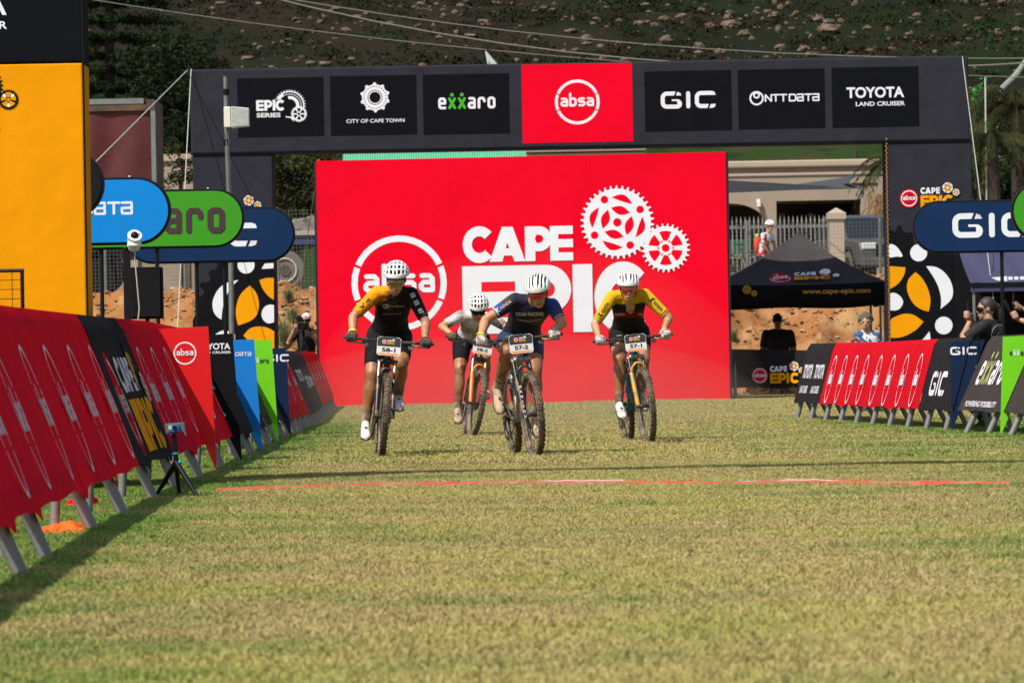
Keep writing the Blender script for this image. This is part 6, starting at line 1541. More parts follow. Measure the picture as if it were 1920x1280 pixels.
    obj('brake_caliper', MB().obox((.072, .06, RW + .05), (.014, 0, 0), (0, .03, .02), (0, -.015, .035)).xf(Ms), mDrive, fk, bevel=.004)
    t1 = V((-.068, 0, RW)).lerp(cr + V((-.068, 0, 0)), .70); t2 = V((.068, 0, RW)).lerp(cr + V((.068, 0, 0)), .70)
    obj('fork_arch', MB().tube([t1 + V((0, 0, -.03)), t1 + V((.010, -.02, .05)), (t1 + t2) / 2 + V((-.025, -.022, .088)), (t1 + t2) / 2 + V((.025, -.022, .088)), t2 + V((-.010, -.02, .05)), t2 + V((0, 0, -.03))], [.014, .013, .011, .011, .013, .014], 8).xf(Ms), lower, fk, True)
    # cockpit
    top = a0 + axd * .15; bc = V((0, .275, 1.005))
    obj('stem', MB().tube([top + V((0, .015, .01)), bc], [.024, .020], 10).xf(Ms), mCarb, th, True)
    hb_ = obj('handlebar', MB().tube([bc + V((x, .035 * (abs(x) / .37) ** 2, .010 * abs(x) / .37)) for x in (-.37, -.28, -.16, -.07, 0, .07, .16, .28, .37)], [.012, .012, .013, .016, .017, .016, .013, .012, .012], 10).xf(Ms), mCarb, th, True)
    G = []
    for q in (-1, 1):
        ga_, gb_ = bc + V((q * .26, .018, .007)), bc + V((q * .388, .040, .011)); obj('grip', MB().tube([ga_, gb_], [.0165, .0165], 10).xf(Ms), mGrip, hb_, True)
        obj('brake_lever', MB().tube([bc + V((q * .20, -.005, -.012)), bc + V((q * .235, -.035, -.025)), bc + V((q * .33, -.048, -.030)), bc + V((q * .345, -.040, -.030))], [.011, .009, .005, .004], 7).xf(Ms), mDrive, hb_, True)
        obj('brake_clamp', MB().tube([bc + V((q * .185, .012, .002)), bc + V((q * .225, .014, .004))], .020, 9).xf(Ms), mDrive, hb_, True)
        obj('shifter', MB().obox(bc + V((q * .19, .0, -.04)), (.022, 0, 0), (0, .02, 0), (0, .006, .016)).xf(Ms), mDrive, hb_, bevel=.005)
        obj('brake_hose', MB().tube([bc + V((q * .20, -.01, -.01)), bc + V((q * .10, -.07, -.015)), bc + V((q * .03, -.05, -.09)), cr + V((q * .02, -.02, .0))], .003, 5).xf(Ms), mBlack, hb_, True)
        c = ga_.lerp(gb_, .48); G.append((Ms @ c, (Ms.to_3x3() @ V((q, .15, 0))).normalized()))
    ups = (Ms.to_3x3() @ V((0, 0, 1))).normalized(); fws = (Ms.to_3x3() @ V((0, -1, 0))).normalized()
    if plate:
        pc = V((0, .195, .965)); pw, ph = .102, .080; pn = V((0, -1, .10)).normalized(); pu = V((0, .10, 1)).normalized()
        out = []
        for i in range(24):
            a = 2 * math.pi * (i + .5) / 24; cx_, cz_ = math.cos(a), math.sin(a); k_ = 1 / max(abs(cx_), abs(cz_), .0001) ; k_ = min(k_, 1.28); out.append(pc + V((1, 0, 0)) * pw * max(-1, min(1, cx_ * k_ * 1.06)) + pu * ph * max(-1, min(1, cz_ * k_ * 1.06)))
        pl_ = obj('number_plate', MB().prism(out, pn * .003).xf(Ms), mPlasticW, hb_)
        A = Art(.0003); bk_ = M('plate_black', (.03, .028, .03), rough=.6) if 'plate_black' not in MATS else MATS['plate_black']
        A.poly([(-.098, -.002), (.098, -.002), (.100, .055), (.088, .074), (.05, .079), (-.05, .079), (-.088, .074), (-.100, .055)], bk_)
        po_ = MATS.get('plate_orange') or M('plate_orange', (.80, .33, .12), rough=.6)
        A.poly([(-.096, -.058), (-.07, -.077), (.07, -.077), (.096, -.058)], po_)
        A.text(plate, 0, -.047, .034, mBlackM, w=.118, bold=.04); A.disc(-.042, .038, .019, MATS.get('plate_red') or M('plate_red', (.7, .1, .1))); A.ring(-.042, .038, .013, .016, mWhite); 
        A.letters('CAPE', 0, .042, .014, mWhite, bk_, [(-.016, -.006), (-.007, .005), (.006, .014), (.015, .022)]); A.letters('EPIC', 0, .018, .020, mOrange, bk_, [(-.016, .0), (.001, .019), (.020, .026), (.027, .046)]); A.flower(.036, .054, .012, mWhite, mWhite, bk_)
        A.place('plate_print', lambda u, v, h: Ms @ (pc + V((u, 0, 0)) + pu * v + pn * (.0036 + h)), pl_, 0)
        obj('computer', MB().obox(bc + V((0, -.03, .035)), (.026, 0, 0), (0, .035, .008), (0, 0, .007)).xf(Ms), mBlack, hb_, bevel=.004)
    # frame
    BB = V((0, .72, .325)); hd1, hd2 = a0 + axd * -.005, a0 + axd * .105; stt = V((0, .90, .74)); yk = V((0, .62, .52))
    fr_ = obj('frame', MB().tube([hd1, hd2], [.028, .026], 12).tube([hd1 + axd * .02, BB.lerp(hd1, .5) + V((0, .02, -.02)), BB], [.030, .033, .032], 12).tube([hd2 - axd * .01, V((0, .6, .80)), stt + V((0, 0, -.02))], [.024, .019, .018], 12).tube([BB, stt], [.025, .018], 12).tube([(-.06, BB.y, BB.z), (.06, BB.y, BB.z)], .026, 12).xf(Mw), frame, th, True)
    for x in (-.045, .045): obj('stay', MB().tube([(x * .7, BB.y + .03, BB.z + .02), (x * 1.2, 1.0, .35), (x * 1.35, 1.17, RW)], [.014, .012, .011], 8).tube([(x * .5, stt.y - .02, stt.z - .06), (x * 1.1, 1.02, .60), (x * 1.35, 1.17, RW)], [.012, .010, .010], 8).xf(Mw), frame, th, True)
    obj('shock', MB().tube([(0, .60, .70), (0, .80, .66)], .020, 10).xf(Mw), mCarb, th, True)
    if seat:
        obj('seat_post', MB().tube([stt, V((0, .965, .92))], .0145, 10).xf(Mw), mCarb, th, True)
        obj('saddle', MB().loft([ringe(V((0, y, z)), V((1, 0, 0)), V((0, 0, 1)), w_, h_, 12) for y, z, w_, h_ in ((.85, .945, .012, .012), (.88, .950, .022, .016), (.96, .950, .034, .018), (1.04, .957, .062, .020), (1.10, .965, .068, .018), (1.13, .965, .04, .012))]).xf(Mw), mCarb, th, True)
    # drivetrain on the rider's right (-x)
    obj('chainring', MB().tube([(-.052, BB.y, BB.z), (-.056, BB.y, BB.z)], .075, 28).xf(Mw), mDrive, th)
    mb = MB()
    for i in range(7): mb.tube([(-.050 - .0 + .004 * i, rh.y, rh.z), (-.048 + .004 * i, rh.y, rh.z)], .045 + .008 * i, 20)
    obj('cassette', mb.xf(Mw), mDrive, th)
    obj('derailleur', MB().tube([(-.055, 1.18, .35), (-.062, 1.20, .27), (-.058, 1.14, .17)], [.016, .014, .018], 8).tube([(-.064, 1.14, .165), (-.050, 1.14, .165)], .024, 10).xf(Mw), mDrive, th, True)
    mb = MB(); mb.tube([(-.054, BB.y, BB.z + .075), (-.050, rh.y, rh.z + .06)], .0045, 5).tube([(-.054, BB.y, BB.z - .075), (-.057, 1.14, .150)], .0045, 5); obj('chain', mb.xf(Mw), mDrive, th)
    ped = []
    for q, al in ((-1, alpha), (1, alpha + 180)):
        a = R(al); e = V((q * .082, BB.y - .172 * math.sin(a), BB.z - .172 * math.cos(a)))
        obj('crank', MB().tube([(q * .062, BB.y, BB.z), tuple(e)], [.017, .012], 8).xf(Mw), mCarb, th, True)
        obj('pedal', MB().obox(e + V((q * .055, 0, 0)), (.042, 0, 0), (0, .032, 0), (0, 0, .010)).xf(Mw), mDrive, th, bevel=.003); ped.append(Mw @ (e + V((q * .055, 0, .012))))
    return dict(th=th, grips=G, up=ups, fw=fws, ped=ped, M=Mw, Ms=Ms)

def rider(label, D0, bk, hips, shs, head, hf, hu, elbs, knees, group, w=1., k=1., footpitch=(0, 0), **bl):
    W = lambda t: P(t[0], t[1], D0 + t[2])
    hc = W(hips); hipv = bk['M'].to_3x3() @ V((1, 0, 0)); hh = [hc - hipv * .098, hc + hipv * .098]
    sh = [W(shs[0]), W(shs[1])]; hd = W(head); wr = []; gr = []
    for i in (0, 1):
        c, a = bk['grips'][i]; e0 = W(elbs[i]); dirn = (e0 - c).normalized()
        u = (bk['up'] * .9 + dirn * .35).normalized(); u = (u - a * u.dot(a)).normalized(); f = bk['fw']; f = (f - a * f.dot(a) - u * f.dot(u)).normalized()
        wr.append(c - f * .055 + u * .038 + dirn * .015); gr.append((c, a, u, f))
    el = []
    for i in (0, 1):
        l = (wr[i] - sh[i]).length; s_ = max(1., l / .545); el.append(W(elbs[i]))
    ank = []; toe = []
    for i in (0, 1):
        p = bk['ped'][i]; fp = R(footpitch[i]); f = (bk['M'].to_3x3() @ V((0, -math.cos(fp), -math.sin(fp)))).normalized(); n = (bk['M'].to_3x3() @ V((0, -math.sin(fp), math.cos(fp)))).normalized()
        a = p + n * .082 - f * .115; ank.append(a); toe.append(a + f * .17 - n * .045)
    kn = []
    for i in (0, 1):
        l = (ank[i] - hh[i]).length; s_ = max(1., l / .855); kn.append(ik(hh[i], ank[i], .435 * s_, .425 * s_, W(knees[i])))
    p = Person(label, (hc.x, hc.y - .3, 0), k, group); p.setup(hh, sh, hd, V(hf), V(hu), el, wr, kn, ank, toe, gr, w); p.build(mSkinA, mSkinMud, **bl); return p

def jersey_mat(name, base, layers, mudc=(.10, .065, .04), mud=(.5, .7), scale=5.):
    "colour blocks in garment space: layers = (colour, axis, from, to) with soft edges"
    m = M(name, base, rough=.8, spec=.15, bump=1., bscale=11); nt = m.node_tree; b = nt.nodes['Principled BSDF']; N = nt.nodes.new; L = nt.links.new
    tc = N('ShaderNodeTexCoord'); sp = N('ShaderNodeSeparateXYZ'); L(tc.outputs['Object'], sp.inputs[0]); cur = None
    for col, (ax_x, ax_y, ax_z), lo, hi, ns in layers:
        d = N('ShaderNodeVectorMath'); d.operation = 'DOT_PRODUCT'; L(tc.outputs['Object'], d.inputs[0]); d.inputs[1].default_value = (ax_x, ax_y, ax_z)
        n = N('ShaderNodeTexNoise'); n.inputs['Scale'].default_value = 14; n.inputs['Detail'].default_value = 5; L(tc.outputs['Object'], n.inputs['Vector'])
        s = N('ShaderNodeMath'); s.operation = 'MULTIPLY_ADD'; L(n.outputs['Fac'], s.inputs[0]); s.inputs[1].default_value = ns; L(d.outputs['Value'], s.inputs[2])
        r = N('ShaderNodeMapRange'); r.inputs[1].default_value = lo + ns * .5; r.inputs[2].default_value = hi + ns * .5; L(s.outputs[0], r.inputs[0])
        x = N('ShaderNodeMix'); x.data_type = 'RGBA'; L(r.outputs[0], x.inputs[0]); x.inputs[7].default_value = (*col, 1)
        if cur is None: x.inputs[6].default_value = (*base, 1)
        else: L(cur, x.inputs[6])
        cur = x.outputs[2]
    n = N('ShaderNodeTexNoise'); n.inputs['Scale'].default_value = scale; n.inputs['Detail'].default_value = 6; L(tc.outputs['Object'], n.inputs['Vector'])
    r = N('ShaderNodeMapRange'); r.inputs[1].default_value = mud[0]; r.inputs[2].default_value = mud[1]; r.inputs[4].default_value = .8; L(n.outputs['Fac'], r.inputs[0])
    x = N('ShaderNodeMix'); x.data_type = 'RGBA'; L(r.outputs[0], x.inputs[0]); x.inputs[7].default_value = (*mudc, 1)
    if cur is None: x.inputs[6].default_value = (*base, 1)
    else: L(cur, x.inputs[6])
    L(x.outputs[2], b.inputs['Base Color']); return m
def conp(px, py):
    u, v = uvpx(px, py); D = -CH * F / v; return V((u * D / F, D, -.004))
GR = None
mBlkK = M('kit_black', (.008, .008, .011), spec=.15, rough=.8, c2=(.05, .035, .025), scale=5, lo=.55, hi=.75, bump=.5, bscale=22)
mNavyK = M('kit_navy', (.012, .028, .070), rough=.6, c2=(.012, .014, .022), scale=3, lo=.5, hi=.65, bump=.5, bscale=22)
YEL = M('wrist_band', (.80, .70, .03), rough=.5)
# ---- rider 58-1
c = conp(714, 861); D0 = c.y
bA = bike('muddy mountain bike with gold fork tubes and number plate 58-1', c, 3, 5.2, 1, mCarb, M('fork_dark_A', (.02, .018, .018), rough=.4, c2=(.25, .17, .10), scale=9, lo=.5, hi=.65), mCarb, mGoldS, '58-1', 40, GR)
jA = jersey_mat('jersey_orange_black', (.012, .011, .013), [((.86, .31, .006), (-.85, 0, 1), 1.36, 1.46, .18)], mud=(.56, .75))
pA = rider('racer in orange and black jersey and white vented helmet, leftmost of the four', D0, bA, (730, 627, .98), ((707, 549, .52), (771, 551, .52)), (743, 525, .36), (-.06, -.90, -.30), (0, -.3, 1), ((662, 594, .45), (798, 604, .45)), ((692, 700, .3), (757, 645, .3)), GR, jersey=jA, shorts=mBlkK, gloves=mGloveD, shoes=mShoeW, socks=mSock, hem=.80, sleeve=.86)
pA.helmet('grid'); pA.glasses(mLensD)
# ---- rider 57-2
c = conp(1006, 858); D0 = c.y
bB = bike('muddy grey mountain bike with dark fork and number plate 57-2', c, 8.5, -5.6, 4, M('frame_silver_B', (.30, .28, .25), rough=.4, metal=.4, c2=(.30, .21, .13), scale=7), M('fork_dark_B', (.022, .022, .026), rough=.4, c2=(.22, .15, .09), scale=10, lo=.5, hi=.65), mAlu, mCarb, '57-2', -140, GR)
jB = jersey_mat('jersey_blue_navy', (.018, .021, .040), [((.026, .060, .215), (0, 0, 1), 1.40, 1.47, .20), ((.026, .066, .24), (-1, 0, .1), .25, .30, .1), ((.026, .060, .215), (1, 0, .25), .52, .58, .12)], mud=(.50, .72))
pB = rider('racer in blue jersey, yellow wristband and white helmet leading the sprint', D0, bB, (974, 636, 1.0), ((966, 562, .52), (1035, 572, .52)), (1009, 550, .28), (-.10, -.88, -.36), (-.13, -.4, 1), ((910, 600, .45), (1054, 607, .45)), ((947, 683, .3), (1009, 700, .4)), GR, jersey=jB, shorts=mNavyK, gloves=mGloveW, shoes=mShoeT, socks=mSock, hem=.66, sleeve=.70, footpitch=(38, 5), w=1.04)
pB.helmet('slot'); pB.glasses(mLensR, mLensR)
# ---- rider 57-1
c = conp(1217, 833); D0 = c.y
bC = bike('muddy teal mountain bike with yellow fork legs and number plate 57-1', c, 8, -5, 2, M('frame_teal_C', (.015, .10, .12), rough=.35, c2=(.24, .17, .10), scale=7, lo=.5, hi=.66), M('fork_yellow_C', (.62, .30, .03), rough=.4, c2=(.28, .18, .10), scale=9, lo=.5, hi=.66, c3=(.03, .20, .12), s3=3.5, lo3=.52, hi3=.56), mAlu, mCarb, '57-1', 80, GR)
jC = jersey_mat('jersey_yellow', (.015, .014, .016), [((.20, .010, .015), (0, 0, 1), 1.195, 1.205, .01), ((.015, .014, .016), (0, 0, 1), 1.245, 1.255, .01), ((.62, .37, .012), (0, -.45, 1), 1.41, 1.43, .015), ((.62, .37, .012), (-1, 0, 0), .165, .175, .0), ((.62, .37, .012), (1, 0, 0), .165, .175, .0)], mud=(.58, .8))
pC = rider('racer in yellow jersey and red sunglasses, rightmost of the four', D0, bC, (1179, 622, 1.0), ((1148, 556, .52), (1209, 553, .52)), (1178, 542, .36), (.0, -.96, -.20), (0, -.25, 1), ((1115, 608, .45), (1254, 596, .45)), ((1163, 655, .3), (1214, 664, .35)), GR, jersey=jC, shorts=mBlkK, gloves=mGloveW, shoes=mShoeW, socks=mSock, hem=.60, sleeve=.88, footpitch=(0, 12))
pC.helmet('slot'); pC.glasses(mLensR, mHelm)
# ---- rider 58-2
c = conp(884.5, 822); D0 = c.y
bD = bike('dusty mountain bike with bright orange fork and number plate 58-2', c, 4, 7.6, 7, M('frame_tan_D', (.28, .20, .12), rough=.5, c2=(.12, .08, .05), scale=7), M('fork_orange_D', (.85, .18, .012), rough=.35, c2=(.45, .16, .05), scale=9, lo=.56, hi=.7), mCarb, mGoldS, '58-2', 32, GR)
jD = jersey_mat('jersey_white_dirty', (.66, .62, .62), [((.70, .42, .42), (-.9, 0, .3), .60, .66, .08), ((.10, .055, .03), (0, -.5, -1), -1.11, -1.0, .16)], mudc=(.22, .13, .08), mud=(.48, .62))
pD = rider('crouching racer in dirty white jersey and white helmet behind the leading pair', D0, bD, (884, 634, 1.0), ((864, 592, .52), (922, 596, .52)), (896, 580, .26), (.05, -.84, -.50), (.04, -.5, 1), ((828, 612, .42), (952, 616, .42)), ((859, 694, .3), (915, 692, .3)), GR, jersey=jD, shorts=mBlkK, gloves=mGloveB, shoes=mShoeT, socks=mSock, hem=.74, sleeve=.78)
pD.helmet('grid'); pD.glasses(mBlack)
# wristbands
for p, i, f in ((pA, 0, .12), (pB, 0, .10)):
    a, b = p.wr[i], p.elb[i]; q = a.lerp(b, f); d = (b - a).normalized(); obj('wristband', MB().tube([q - d * .009, q + d * .009], .037, 14), YEL, p.t, True)
# prints on the kit
mPr = M('kit_print_pale', (.50, .42, .36), rough=.7); mPk = M('kit_print_black', (.012, .012, .014), rough=.7); mPg = M('kit_print_green', (.25, .45, .03)); mPrw = M('kit_print_white', (.62, .60, .60), rough=.7)
def along(p, i, t=.5, flip=1):
    a, b = p.sh[i], p.elb[i]; U = (b - a).normalized() * flip; N = V((0, -1, .25)); N = (N - U * N.dot(U)).normalized(); W_ = N.cross(U).normalized(); return a.lerp(b, t), U, W_, N
def kenda(col, w=.15, h=.030):
    def d(A):
        A.text('KENDA', .018, -h / 2, h, col, w=w * .74, bold=.02); x = -w * .55
        A.poly([(x, -h * .8), (x + .012, -h * .8), (x + .018, h * .9), (x + .006, h * .9)], col); A.poly([(x + .008, 0), (x + .026, h * .9), (x + .036, h * .9), (x + .02, 0), (x + .034, -h * .8), (x + .024, -h * .8)], col)
    return d
O, U, W_, N = along(pC, 0, .50, -1); decal(pC.jersey, kenda(mPk), O, U, W_, N, 'sleeve_print', pC.jersey)
O, U, W_, N = along(pC, 1, .50, 1); decal(pC.jersey, kenda(mPk), O, U, W_, N, 'sleeve_print', pC.jersey)
for i in (0, 1):
    O, U, W_, N = along(pC, i, .80, 1); decal(pC.jersey, lambda A: A.rect(-.003, -.06, .003, .06, mPk), O, U, W_, N, 'sleeve_stripe', pC.jersey)
O, U, W_, N = along(pB, 0, .40, -1); decal(pB.jersey, kenda(mPr, .15, .026), O, U, W_, N, 'sleeve_print', pB.jersey)
O, U, W_, N = along(pB, 0, .655, 1); decal(pB.jersey, lambda A: A.rect(-.005, -.06, .005, .06, mPrw), O, U, W_, N, 'sleeve_stripe', pB.jersey)
O, U, W_, N = along(pB, 1, .66, 1); decal(pB.jersey, lambda A: A.rect(-.003, -.06, .003, .06, mPrw), O, U, W_, N, 'sleeve_stripe', pB.jersey)
O, U, W_, N = along(pA, 0, .5, -1)
decal(pA.jersey, lambda A: (A.text('HS', .03, -.014, .028, mPk, bold=.03), A.stroke([(-.05, -.01), (-.01, .014)], .008, mPk), A.stroke([(-.06, .012), (-.03, -.012)], .008, mPk)), O, U, W_, N, 'sleeve_print', pA.jersey)
for t_ in (.12, .38, .66):
    O, U, W_, N = along(pA, 1, t_, 1); decal(pA.jersey, lambda A: (A.rect(-.02, -.02, .02, .02, mPrw), A.rect(-.014, -.014, .014, .014, mPk), A.disc(0, 0, .010, mPrw, 10), A.disc(0, 0, .005, mPk, 8)), O, U, W_, N, 'sleeve_badge', pA.jersey)
decal(pC.jersey, lambda A: A.poly([(-.045, .05), (.050, .05), (.040, -.03), (.004, -.055), (-.034, -.03)], mSkinA), P(1181, 578, pC.chest.y), V((1, 0, 0)), V((0, 0, 1)), V((0, -1, 0)), 'open_collar', pC.jersey, lift=.001)
def chest(p, px, py, draw, name='chest_print', g=None):
    O = P(px, py, p.chest.y); decal(g or p.jersey, draw, O, V((1, 0, 0)), V((0, 0, 1)), V((0, -1, 0)), name, g or p.jersey)
chest(pA, 736, 574, lambda A: (A.ring(-.065, 0, .012, .020, mPr), A.ring(-.045, .004, .010, .017, mPr), A.text('CleroQuarry', .035, -.009, .020, mPr, w=.135, bold=.0)))
chest(pA, 734, 588, lambda A: A.text('Stomping Grounds', 0, -.006, .012, mPr, w=.16, bold=.0))
chest(pB, 992, 592, lambda A: (A.text('TITAN RACING', 0, 0, .030, mPrw, w=.24, bold=.03), A.stroke([(-.10, -.03), (0, -.05), (.10, -.03)], .006, mPr)))
chest(pC, 1163, 589, lambda A: A.text('KENDA', 0, -.01, .020, mPrw, w=.09, bold=.02)); chest(pC, 1203, 589, lambda A: A.text('TITAN', 0, -.01, .016, mPrw, w=.05, bold=.02))
def thigh(p, i, t, draw):
    a, b = p.hips[i], p.knee[i]; O = a.lerp(b, t); decal(p.shorts, draw, O, V((1, 0, 0)), V((0, 0, 1)), V((0, -.8, .6)).normalized(), 'shorts_print', p.shorts)
thigh(pC, 0, .35, lambda A: A.text('alé', 0, 0, .018, mPg, w=.05, bold=.03)); thigh(pC, 1, .35, lambda A: A.text('alé', 0, 0, .018, mPg, w=.05, bold=.03)); thigh(pB, 0, .42, lambda A: A.text('alé', 0, 0, .018, mPg, w=.05, bold=.03))
# fork lettering on 57-2
Msb = bB['Ms']; A = Art(.0003)
for i, ch in enumerate('MANITOU'): A.text(ch, 0, -.045 * i, .022, mPrw, bold=.03)
A.place('fork_print', lambda u, v, h: Msb @ (V((-.068, .09, .60)) + V((u, 0, 0)) + V((0, .39, .92)) * v + V((0, -.0215 - h, 0)) + V((0, -.003, 0))), [o for o in bB['th'].children if o.name.startswith('fork_crown')][0], 0)

# ============================================================ SPECTATORS
def stand(label, D, head, hf, shs, hips, elbs, wrs, grips, gz=0., k=1., w=1., feet=None, hu=(0, 0, 1), kneef=None, **bl):
    W = lambda t: P(t[0], t[1], D + t[2]); hd = W(head); sh = [W(q) for q in shs]; hc = W(hips); r = (sh[1] - sh[0]); r.z = 0; r.normalize(); hh = [hc - r * .10, hc + r * .10]
    fdir = V((0, 0, 1)).cross(r).normalized() * -1; fdir = kneef or fdir
    wr = [W(q) for q in wrs]; el = []
    for i in (0, 1):
        l = (wr[i] - sh[i]).length; s_ = max(1., l / .53); el.append(ik(sh[i], wr[i], .285 * s_ * k, .26 * s_ * k, W(elbs[i])))
    ank = []; toe = []; kn = []
    for i in (0, 1):
        a = hh[i].copy() + (feet[i] if feet else V((0, 0, 0))); a.z = gz + .085; ank.append(a); toe.append(a + fdir * .15 + V((0, 0, -.045)))
        l = (a - hh[i]).length; s_ = l / .86 if l > .855 else 1.; s_ = max(s_, 1.) ; kn.append(ik(hh[i], a, .435 * s_, .425 * s_, hh[i].lerp(a, .5) + fdir * .4))
    gr = []
    for i in (0, 1):
        g = grips[i]
        if g is None: gr.append(None); continue
        c, ax_ = W(g[0]), V(g[1]).normalized(); u = (c - wr[i]); u = u - ax_ * u.dot(ax_); u = u.normalized(); f = ax_.cross(u) * (g[2] if len(g) > 2 else 1); gr.append((c, ax_, (-f), u))
    p = Person(label, (hc.x, hc.y, gz), k); p.setup(hh, sh, hd, V(hf), V(hu), el, wr, kn, ank, toe, gr, w); p.build(**bl); return p
mTee = M('tee_black', (.012, .012, .013), rough=.85, bump=.4, bscale=12); mJeans = M('trousers_dark', (.02, .022, .03), rough=.9)
# photographer
D = 79.1
pp = stand('photographer in white cap and black shirt filming beside the backdrop', D, (574, 600, 0), (-.25, -.95, -.12), ((557, 622, .02), (594, 624, .05)), (574, 684, .05), ((541, 646, -.05), (600, 648, 0)), ((551, 619, -.22), (586, 618, -.22)), (((555, 611, -.26), (0, 0, 1)), ((583, 611, -.26), (0, 0, -1))), skin=mSkinP, jersey=mTee, shorts=mJeans, hem=1.9, sleeve=.7, shoes=mSole, jd=.012)
pp.hairy(mPlasticW, .96); pp.eyes(); pp.glasses(mBlack)
obj('beard', MB().ell(pp.head - pp.hu * .075 + pp.hf * .06, pp.hr * .055, pp.hf * .045, pp.hu * .04, 12, 8), mHair, pp.t, True)
c = P(568, 612, D - .30); vc = thing('video_camera', 'black video camera with furry microphone on a tripod held by the photographer', 'camera', (c.x, c.y, 0))
obj('body', MB().obox(c, (.085, 0, 0), (0, .11, 0), (0, 0, .055)), mBlackM, vc, bevel=.012); obj('lens', MB().tube([c + V((0, -.11, 0)), c + V((0, -.20, 0))], [.04, .045], 14), mBlack, vc, True)
obj('microphone', MB().tube([c + V((-.05, .02, .13)), c + V((-.06, -.16, .14))], [.05, .055], 12), mBlackM, vc, True); obj('strap_print', MB().obox(c + V((.17, .12, -.17)), (.03, 0, 0), (0, .004, 0), (0, 0, .035)), M('gold_print', (.55, .33, .02)), vc)
obj('head', MB().tube([c - V((0, 0, .06)), c - V((0, 0, .16))], .03, 10), mBlack, vc, True)
for a in (0, 2.1, 4.2): obj('leg', MB().tube([c - V((0, 0, .16)), V((c.x + .38 * math.cos(a), c.y + .38 * math.sin(a), .0))], [.022, .014], 8), mBlack, vc, True)
# man seen from behind, seated under the gazebo
D = 84.2
pm = stand('man in black shirt seen from behind seated under the gazebo', D, (1457, 602, 0), (-.1, 1, -.25), ((1481, 625, 0), (1436, 625, 0)), (1458, 678, .05), ((1487, 650, -.02), (1430, 650, -.02)), ((1481, 655, .25), (1438, 655, .25)), (None, None), skin=mSkinD, jersey=mTee, shorts=mJeans, hem=1.9, sleeve=.85, shoes=mSole, w=1.22, k=1.08, feet=(V((0, .38, 0)), V((0, .38, 0))), jd=.014)
pm.hairy(mBlackM, .98)
hc = pm.pel; st = thing('stool', 'folding stool under the man in the gazebo', 'stool', (hc.x, hc.y, 0)); obj('seat', MB().box((hc.x - .2, hc.y - .18, hc.z - .17), (hc.x + .2, hc.y + .18, hc.z - .14)), mBlack, st, bevel=.01)
for sx in (-1, 1):
    for sy in (-1, 1): obj('leg', MB().tube([(hc.x + sx * .17, hc.y + sy * .15, hc.z - .17), (hc.x - sx * .15, hc.y + sy * .15, 0)], .012, 6), mSteel, st)
# older woman with curly hair
mBlouse = M('blouse_blue_white', (.62, .64, .68), rough=.8, c2=(.045, .09, .19), scale=11, lo=.50, hi=.53, detail=1)
D = 60.
pw = stand('smiling woman with curly hair in blue and white blouse holding a red phone', D, (1623, 605, 0), (-.12, -.98, -.05), ((1609, 629, .03), (1642, 630, .03)), (1629, 696, .08), ((1604, 652, .0), (1652, 654, .05)), ((1603, 652, -.20), (1648, 664, -.1)), (((1604, 645, -.24), (.3, 0, 1)), None), skin=mSkinP, jersey=mBlouse, shorts=mJeans, hem=1.9, sleeve=.95, shoes=mSole, feet=(V((0, -.35, 0)), V((0, -.35, 0))), jd=.012, w=.92)
pw.hairy(M('hair_grey_brown', (.11, .085, .07), rough=.8, jit=.5, jscale=40), .98, curl=1); pw.eyes()
c = P(1604, 643, D - .26); ph_ = obj('phone', MB().obox(c, (.045, .02, .02), (0, .004, -.002), (-.02, .0, .055)), M('phone_red', (.22, .02, .02), rough=.4), None, bevel=.004, loc=c); tag(ph_, 'red phone held by the woman in the blue and white blouse', 'phone')
hc = pw.pel; st = thing('chair', 'camping chair under the woman in the blue and white blouse', 'chair', (hc.x, hc.y, 0)); obj('seat', MB().box((hc.x - .24, hc.y - .2, hc.z - .17), (hc.x + .24, hc.y + .2, hc.z - .14)), mBlack, st); obj('backrest', MB().box((hc.x - .24, hc.y + .21, hc.z - .17), (hc.x + .24, hc.y + .23, hc.z + .25)), mCBlk, st)
for sx in (-1, 1):
    for sy in (-1, 1): obj('leg', MB().tube([(hc.x + sx * .22, hc.y + sy * .2, hc.z - .17), (hc.x + sx * .22, hc.y + sy * .2, 0)], .012, 6), mSteel, st)
# young woman in profile filming
D = 47.2
pg = stand('dark haired woman in black shirt with round print filming with a phone', D, (1848, 580, 0), (-.97, -.22, -.05), ((1842, 612, -.16), (1868, 611, .12)), (1868, 690, .1), ((1828, 632, -.22), (1842, 628, .1)), ((1818, 603, -.10), (1826, 601, .05)), (((1813, 590, -.10), (0, .25, 1)), ((1822, 594, .04), (0, -.25, 1), -1)), skin=mSkinP, jersey=mTee, shorts=mJeans, hem=1.9, sleeve=.8, shoes=mSole, feet=(V((-.1, -.1, 0)), V((-.1, .1, 0))), w=.95, jd=.012, kneef=V((-1, 0, 0)))
pg.hairy(mHair, .98, bun=True); pg.glasses(mBlack)
c = P(1815, 581, D - .04); ph_ = obj('phone', MB().obox(c, (.006, .0, 0), (0, .038, 0), (0, 0, .078)), mBlack, None, bevel=.004, loc=c); tag(ph_, 'black phone raised before the face of the dark haired woman', 'phone')
# round print on her back/shoulder
O = P(1878, 628, D - .1); mPt = M('print_teal', (.10, .35, .42)); mPp = M('print_pink', (.55, .12, .14))
decal(pg.jersey, lambda A: (A.ring(0, 0, .108, .114, mPrw), A.stroke([(-.06, -.02), (-.02, .03), (.03, .02), (.05, .05)], .008, mPt), A.stroke([(-.04, -.05), (0, -.02), (.04, -.04)], .007, mPt), A.disc(0, .06, .014, mPp, 8), A.text('WORK', .01, .088, .016, mPrw, w=.06)), O, V((1, 0, 0)), V((0, 0, 1)), V((0, -1, 0)), 'back_print', pg.jersey)
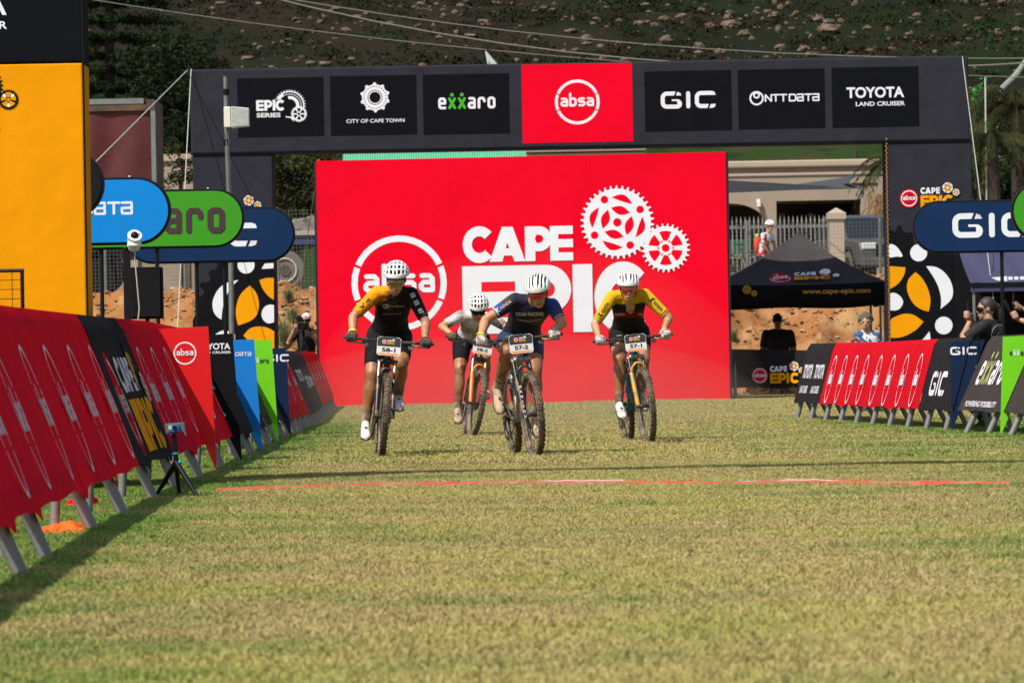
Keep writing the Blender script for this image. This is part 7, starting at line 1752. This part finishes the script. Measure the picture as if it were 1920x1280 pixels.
# clapping / filming person at the right edge
D = 45.6
pe = stand('person at the right edge raising hands and a phone', D, (1966, 520, .1), (-.9, -.3, -.1), ((1950, 568, -.1), (1985, 566, .2)), (1965, 690, .1), ((1934, 612, -.2), (1945, 590, .2)), ((1913, 600, -.12), (1918, 578, .1)), (((1902, 590, -.13), (-.5, .2, 1)), ((1906, 571, .10), (-.2, -.2, 1), -1)), skin=mSkinP, jersey=mTee, shorts=mJeans, hem=1.9, sleeve=.8, shoes=mSole, jd=.012, kneef=V((-1, 0, 0)))
pe.hairy(mHair, .98); pe.eyes()
c = P(1889, 575, D - .1); ph_ = obj('phone', MB().obox(c, (.012, .0, .006), (0, .03, 0), (-.03, 0, .065)), mBlack, None, bevel=.004, loc=c); tag(ph_, 'phone tilted in the raised hands at the right edge', 'phone')
c = P(1900, 562, D + .1); ph_ = obj('phone', MB().obox(c, (.006, .0, 0), (0, .035, 0), (0, 0, .07)), mBlack, None, bevel=.004, loc=c); tag(ph_, 'dark phone held upright in the upper raised hand at the right edge', 'phone')
# cyclist watching from behind the mesh fence
D = 110.; g0 = zg(0, D); con = P(1462, 500, D); con.z = g0
bS = bike('bicycle of the spectator behind the mesh fence', con, 90, 0, 0, mCarb, mCarb, mCarb, mCarb, None, 60, None)
W = lambda x, y, o=0: P(x, y, D + o)
mJS = M('jersey_white_red', (.55, .56, .60), rough=.8, c2=(.40, .02, .02), scale=3.2, lo=.52, hi=.55, detail=1)
ps = stand('cyclist in helmet with red backpack watching from behind the mesh fence', D, (1443, 425, 0), (.55, -.82, -.1), ((1430, 441, -.12), (1446, 441, .14)), (1428, 486, .0), ((1432, 462, -.2), (1450, 462, .15)), ((1444, 476, -.15), (1452, 476, .12)), (None, None), gz=g0, skin=mSkinP, jersey=mJS, shorts=mBlkK, hem=.8, sleeve=.7, shoes=mSole, feet=(V((.05, -.15, 0)), V((.05, .15, 0))))
ps.helmet('slot'); ps.eyes()
c = ps.chest.lerp(ps.pel, .4) + V((-.17, .02, 0)); bp = obj('backpack', MB().loft([ringe(c + V((0, 0, z)), V((.55, .8, 0)), V((-.8, .55, 0)), a_, b_, 14) for z, a_, b_ in ((-.20, .08, .05), (-.16, .13, .085), (.0, .14, .10), (.15, .12, .08), (.2, .06, .04))]), M('backpack_red', (.50, .05, .03), rough=.8), None, True, loc=c); tag(bp, 'red backpack on the cyclist behind the fence', 'backpack')
obj('flap', MB().ball(c + V((-.02, 0, .22)), .055, 10, 7), M('hi_vis', (.25, .70, .03), rough=.6), bp, True)

# ============================================================ DUST
def dust(name, c, r, dens, lab):
    mb = MB().ell(V(c), (r[0], 0, 0), (0, r[1], 0), (0, 0, r[2]), 40, 24); m = bpy.data.materials.new(name + '_m'); m.use_nodes = True; nt = m.node_tree; nt.nodes.clear()
    v = nt.nodes.new('ShaderNodeVolumePrincipled'); v.inputs['Color'].default_value = (.80, .68, .50, 1); v.inputs['Density'].default_value = dens; v.inputs['Anisotropy'].default_value = .2; o = nt.nodes.new('ShaderNodeOutputMaterial'); nt.links.new(v.outputs[0], o.inputs['Volume'])
    o = obj(name, mb, m, None, True, loc=c); tag(o, lab, 'dust', kind='stuff')
dust('dust', (-.1, 59, .0), (3.5, 15, 1.15), .0065, 'faint dust low over the grass behind the racers')
dust('dust', (.3, 60, .0), (3.1, 13, 2.3), .0035, 'faint dust rising behind the racers')
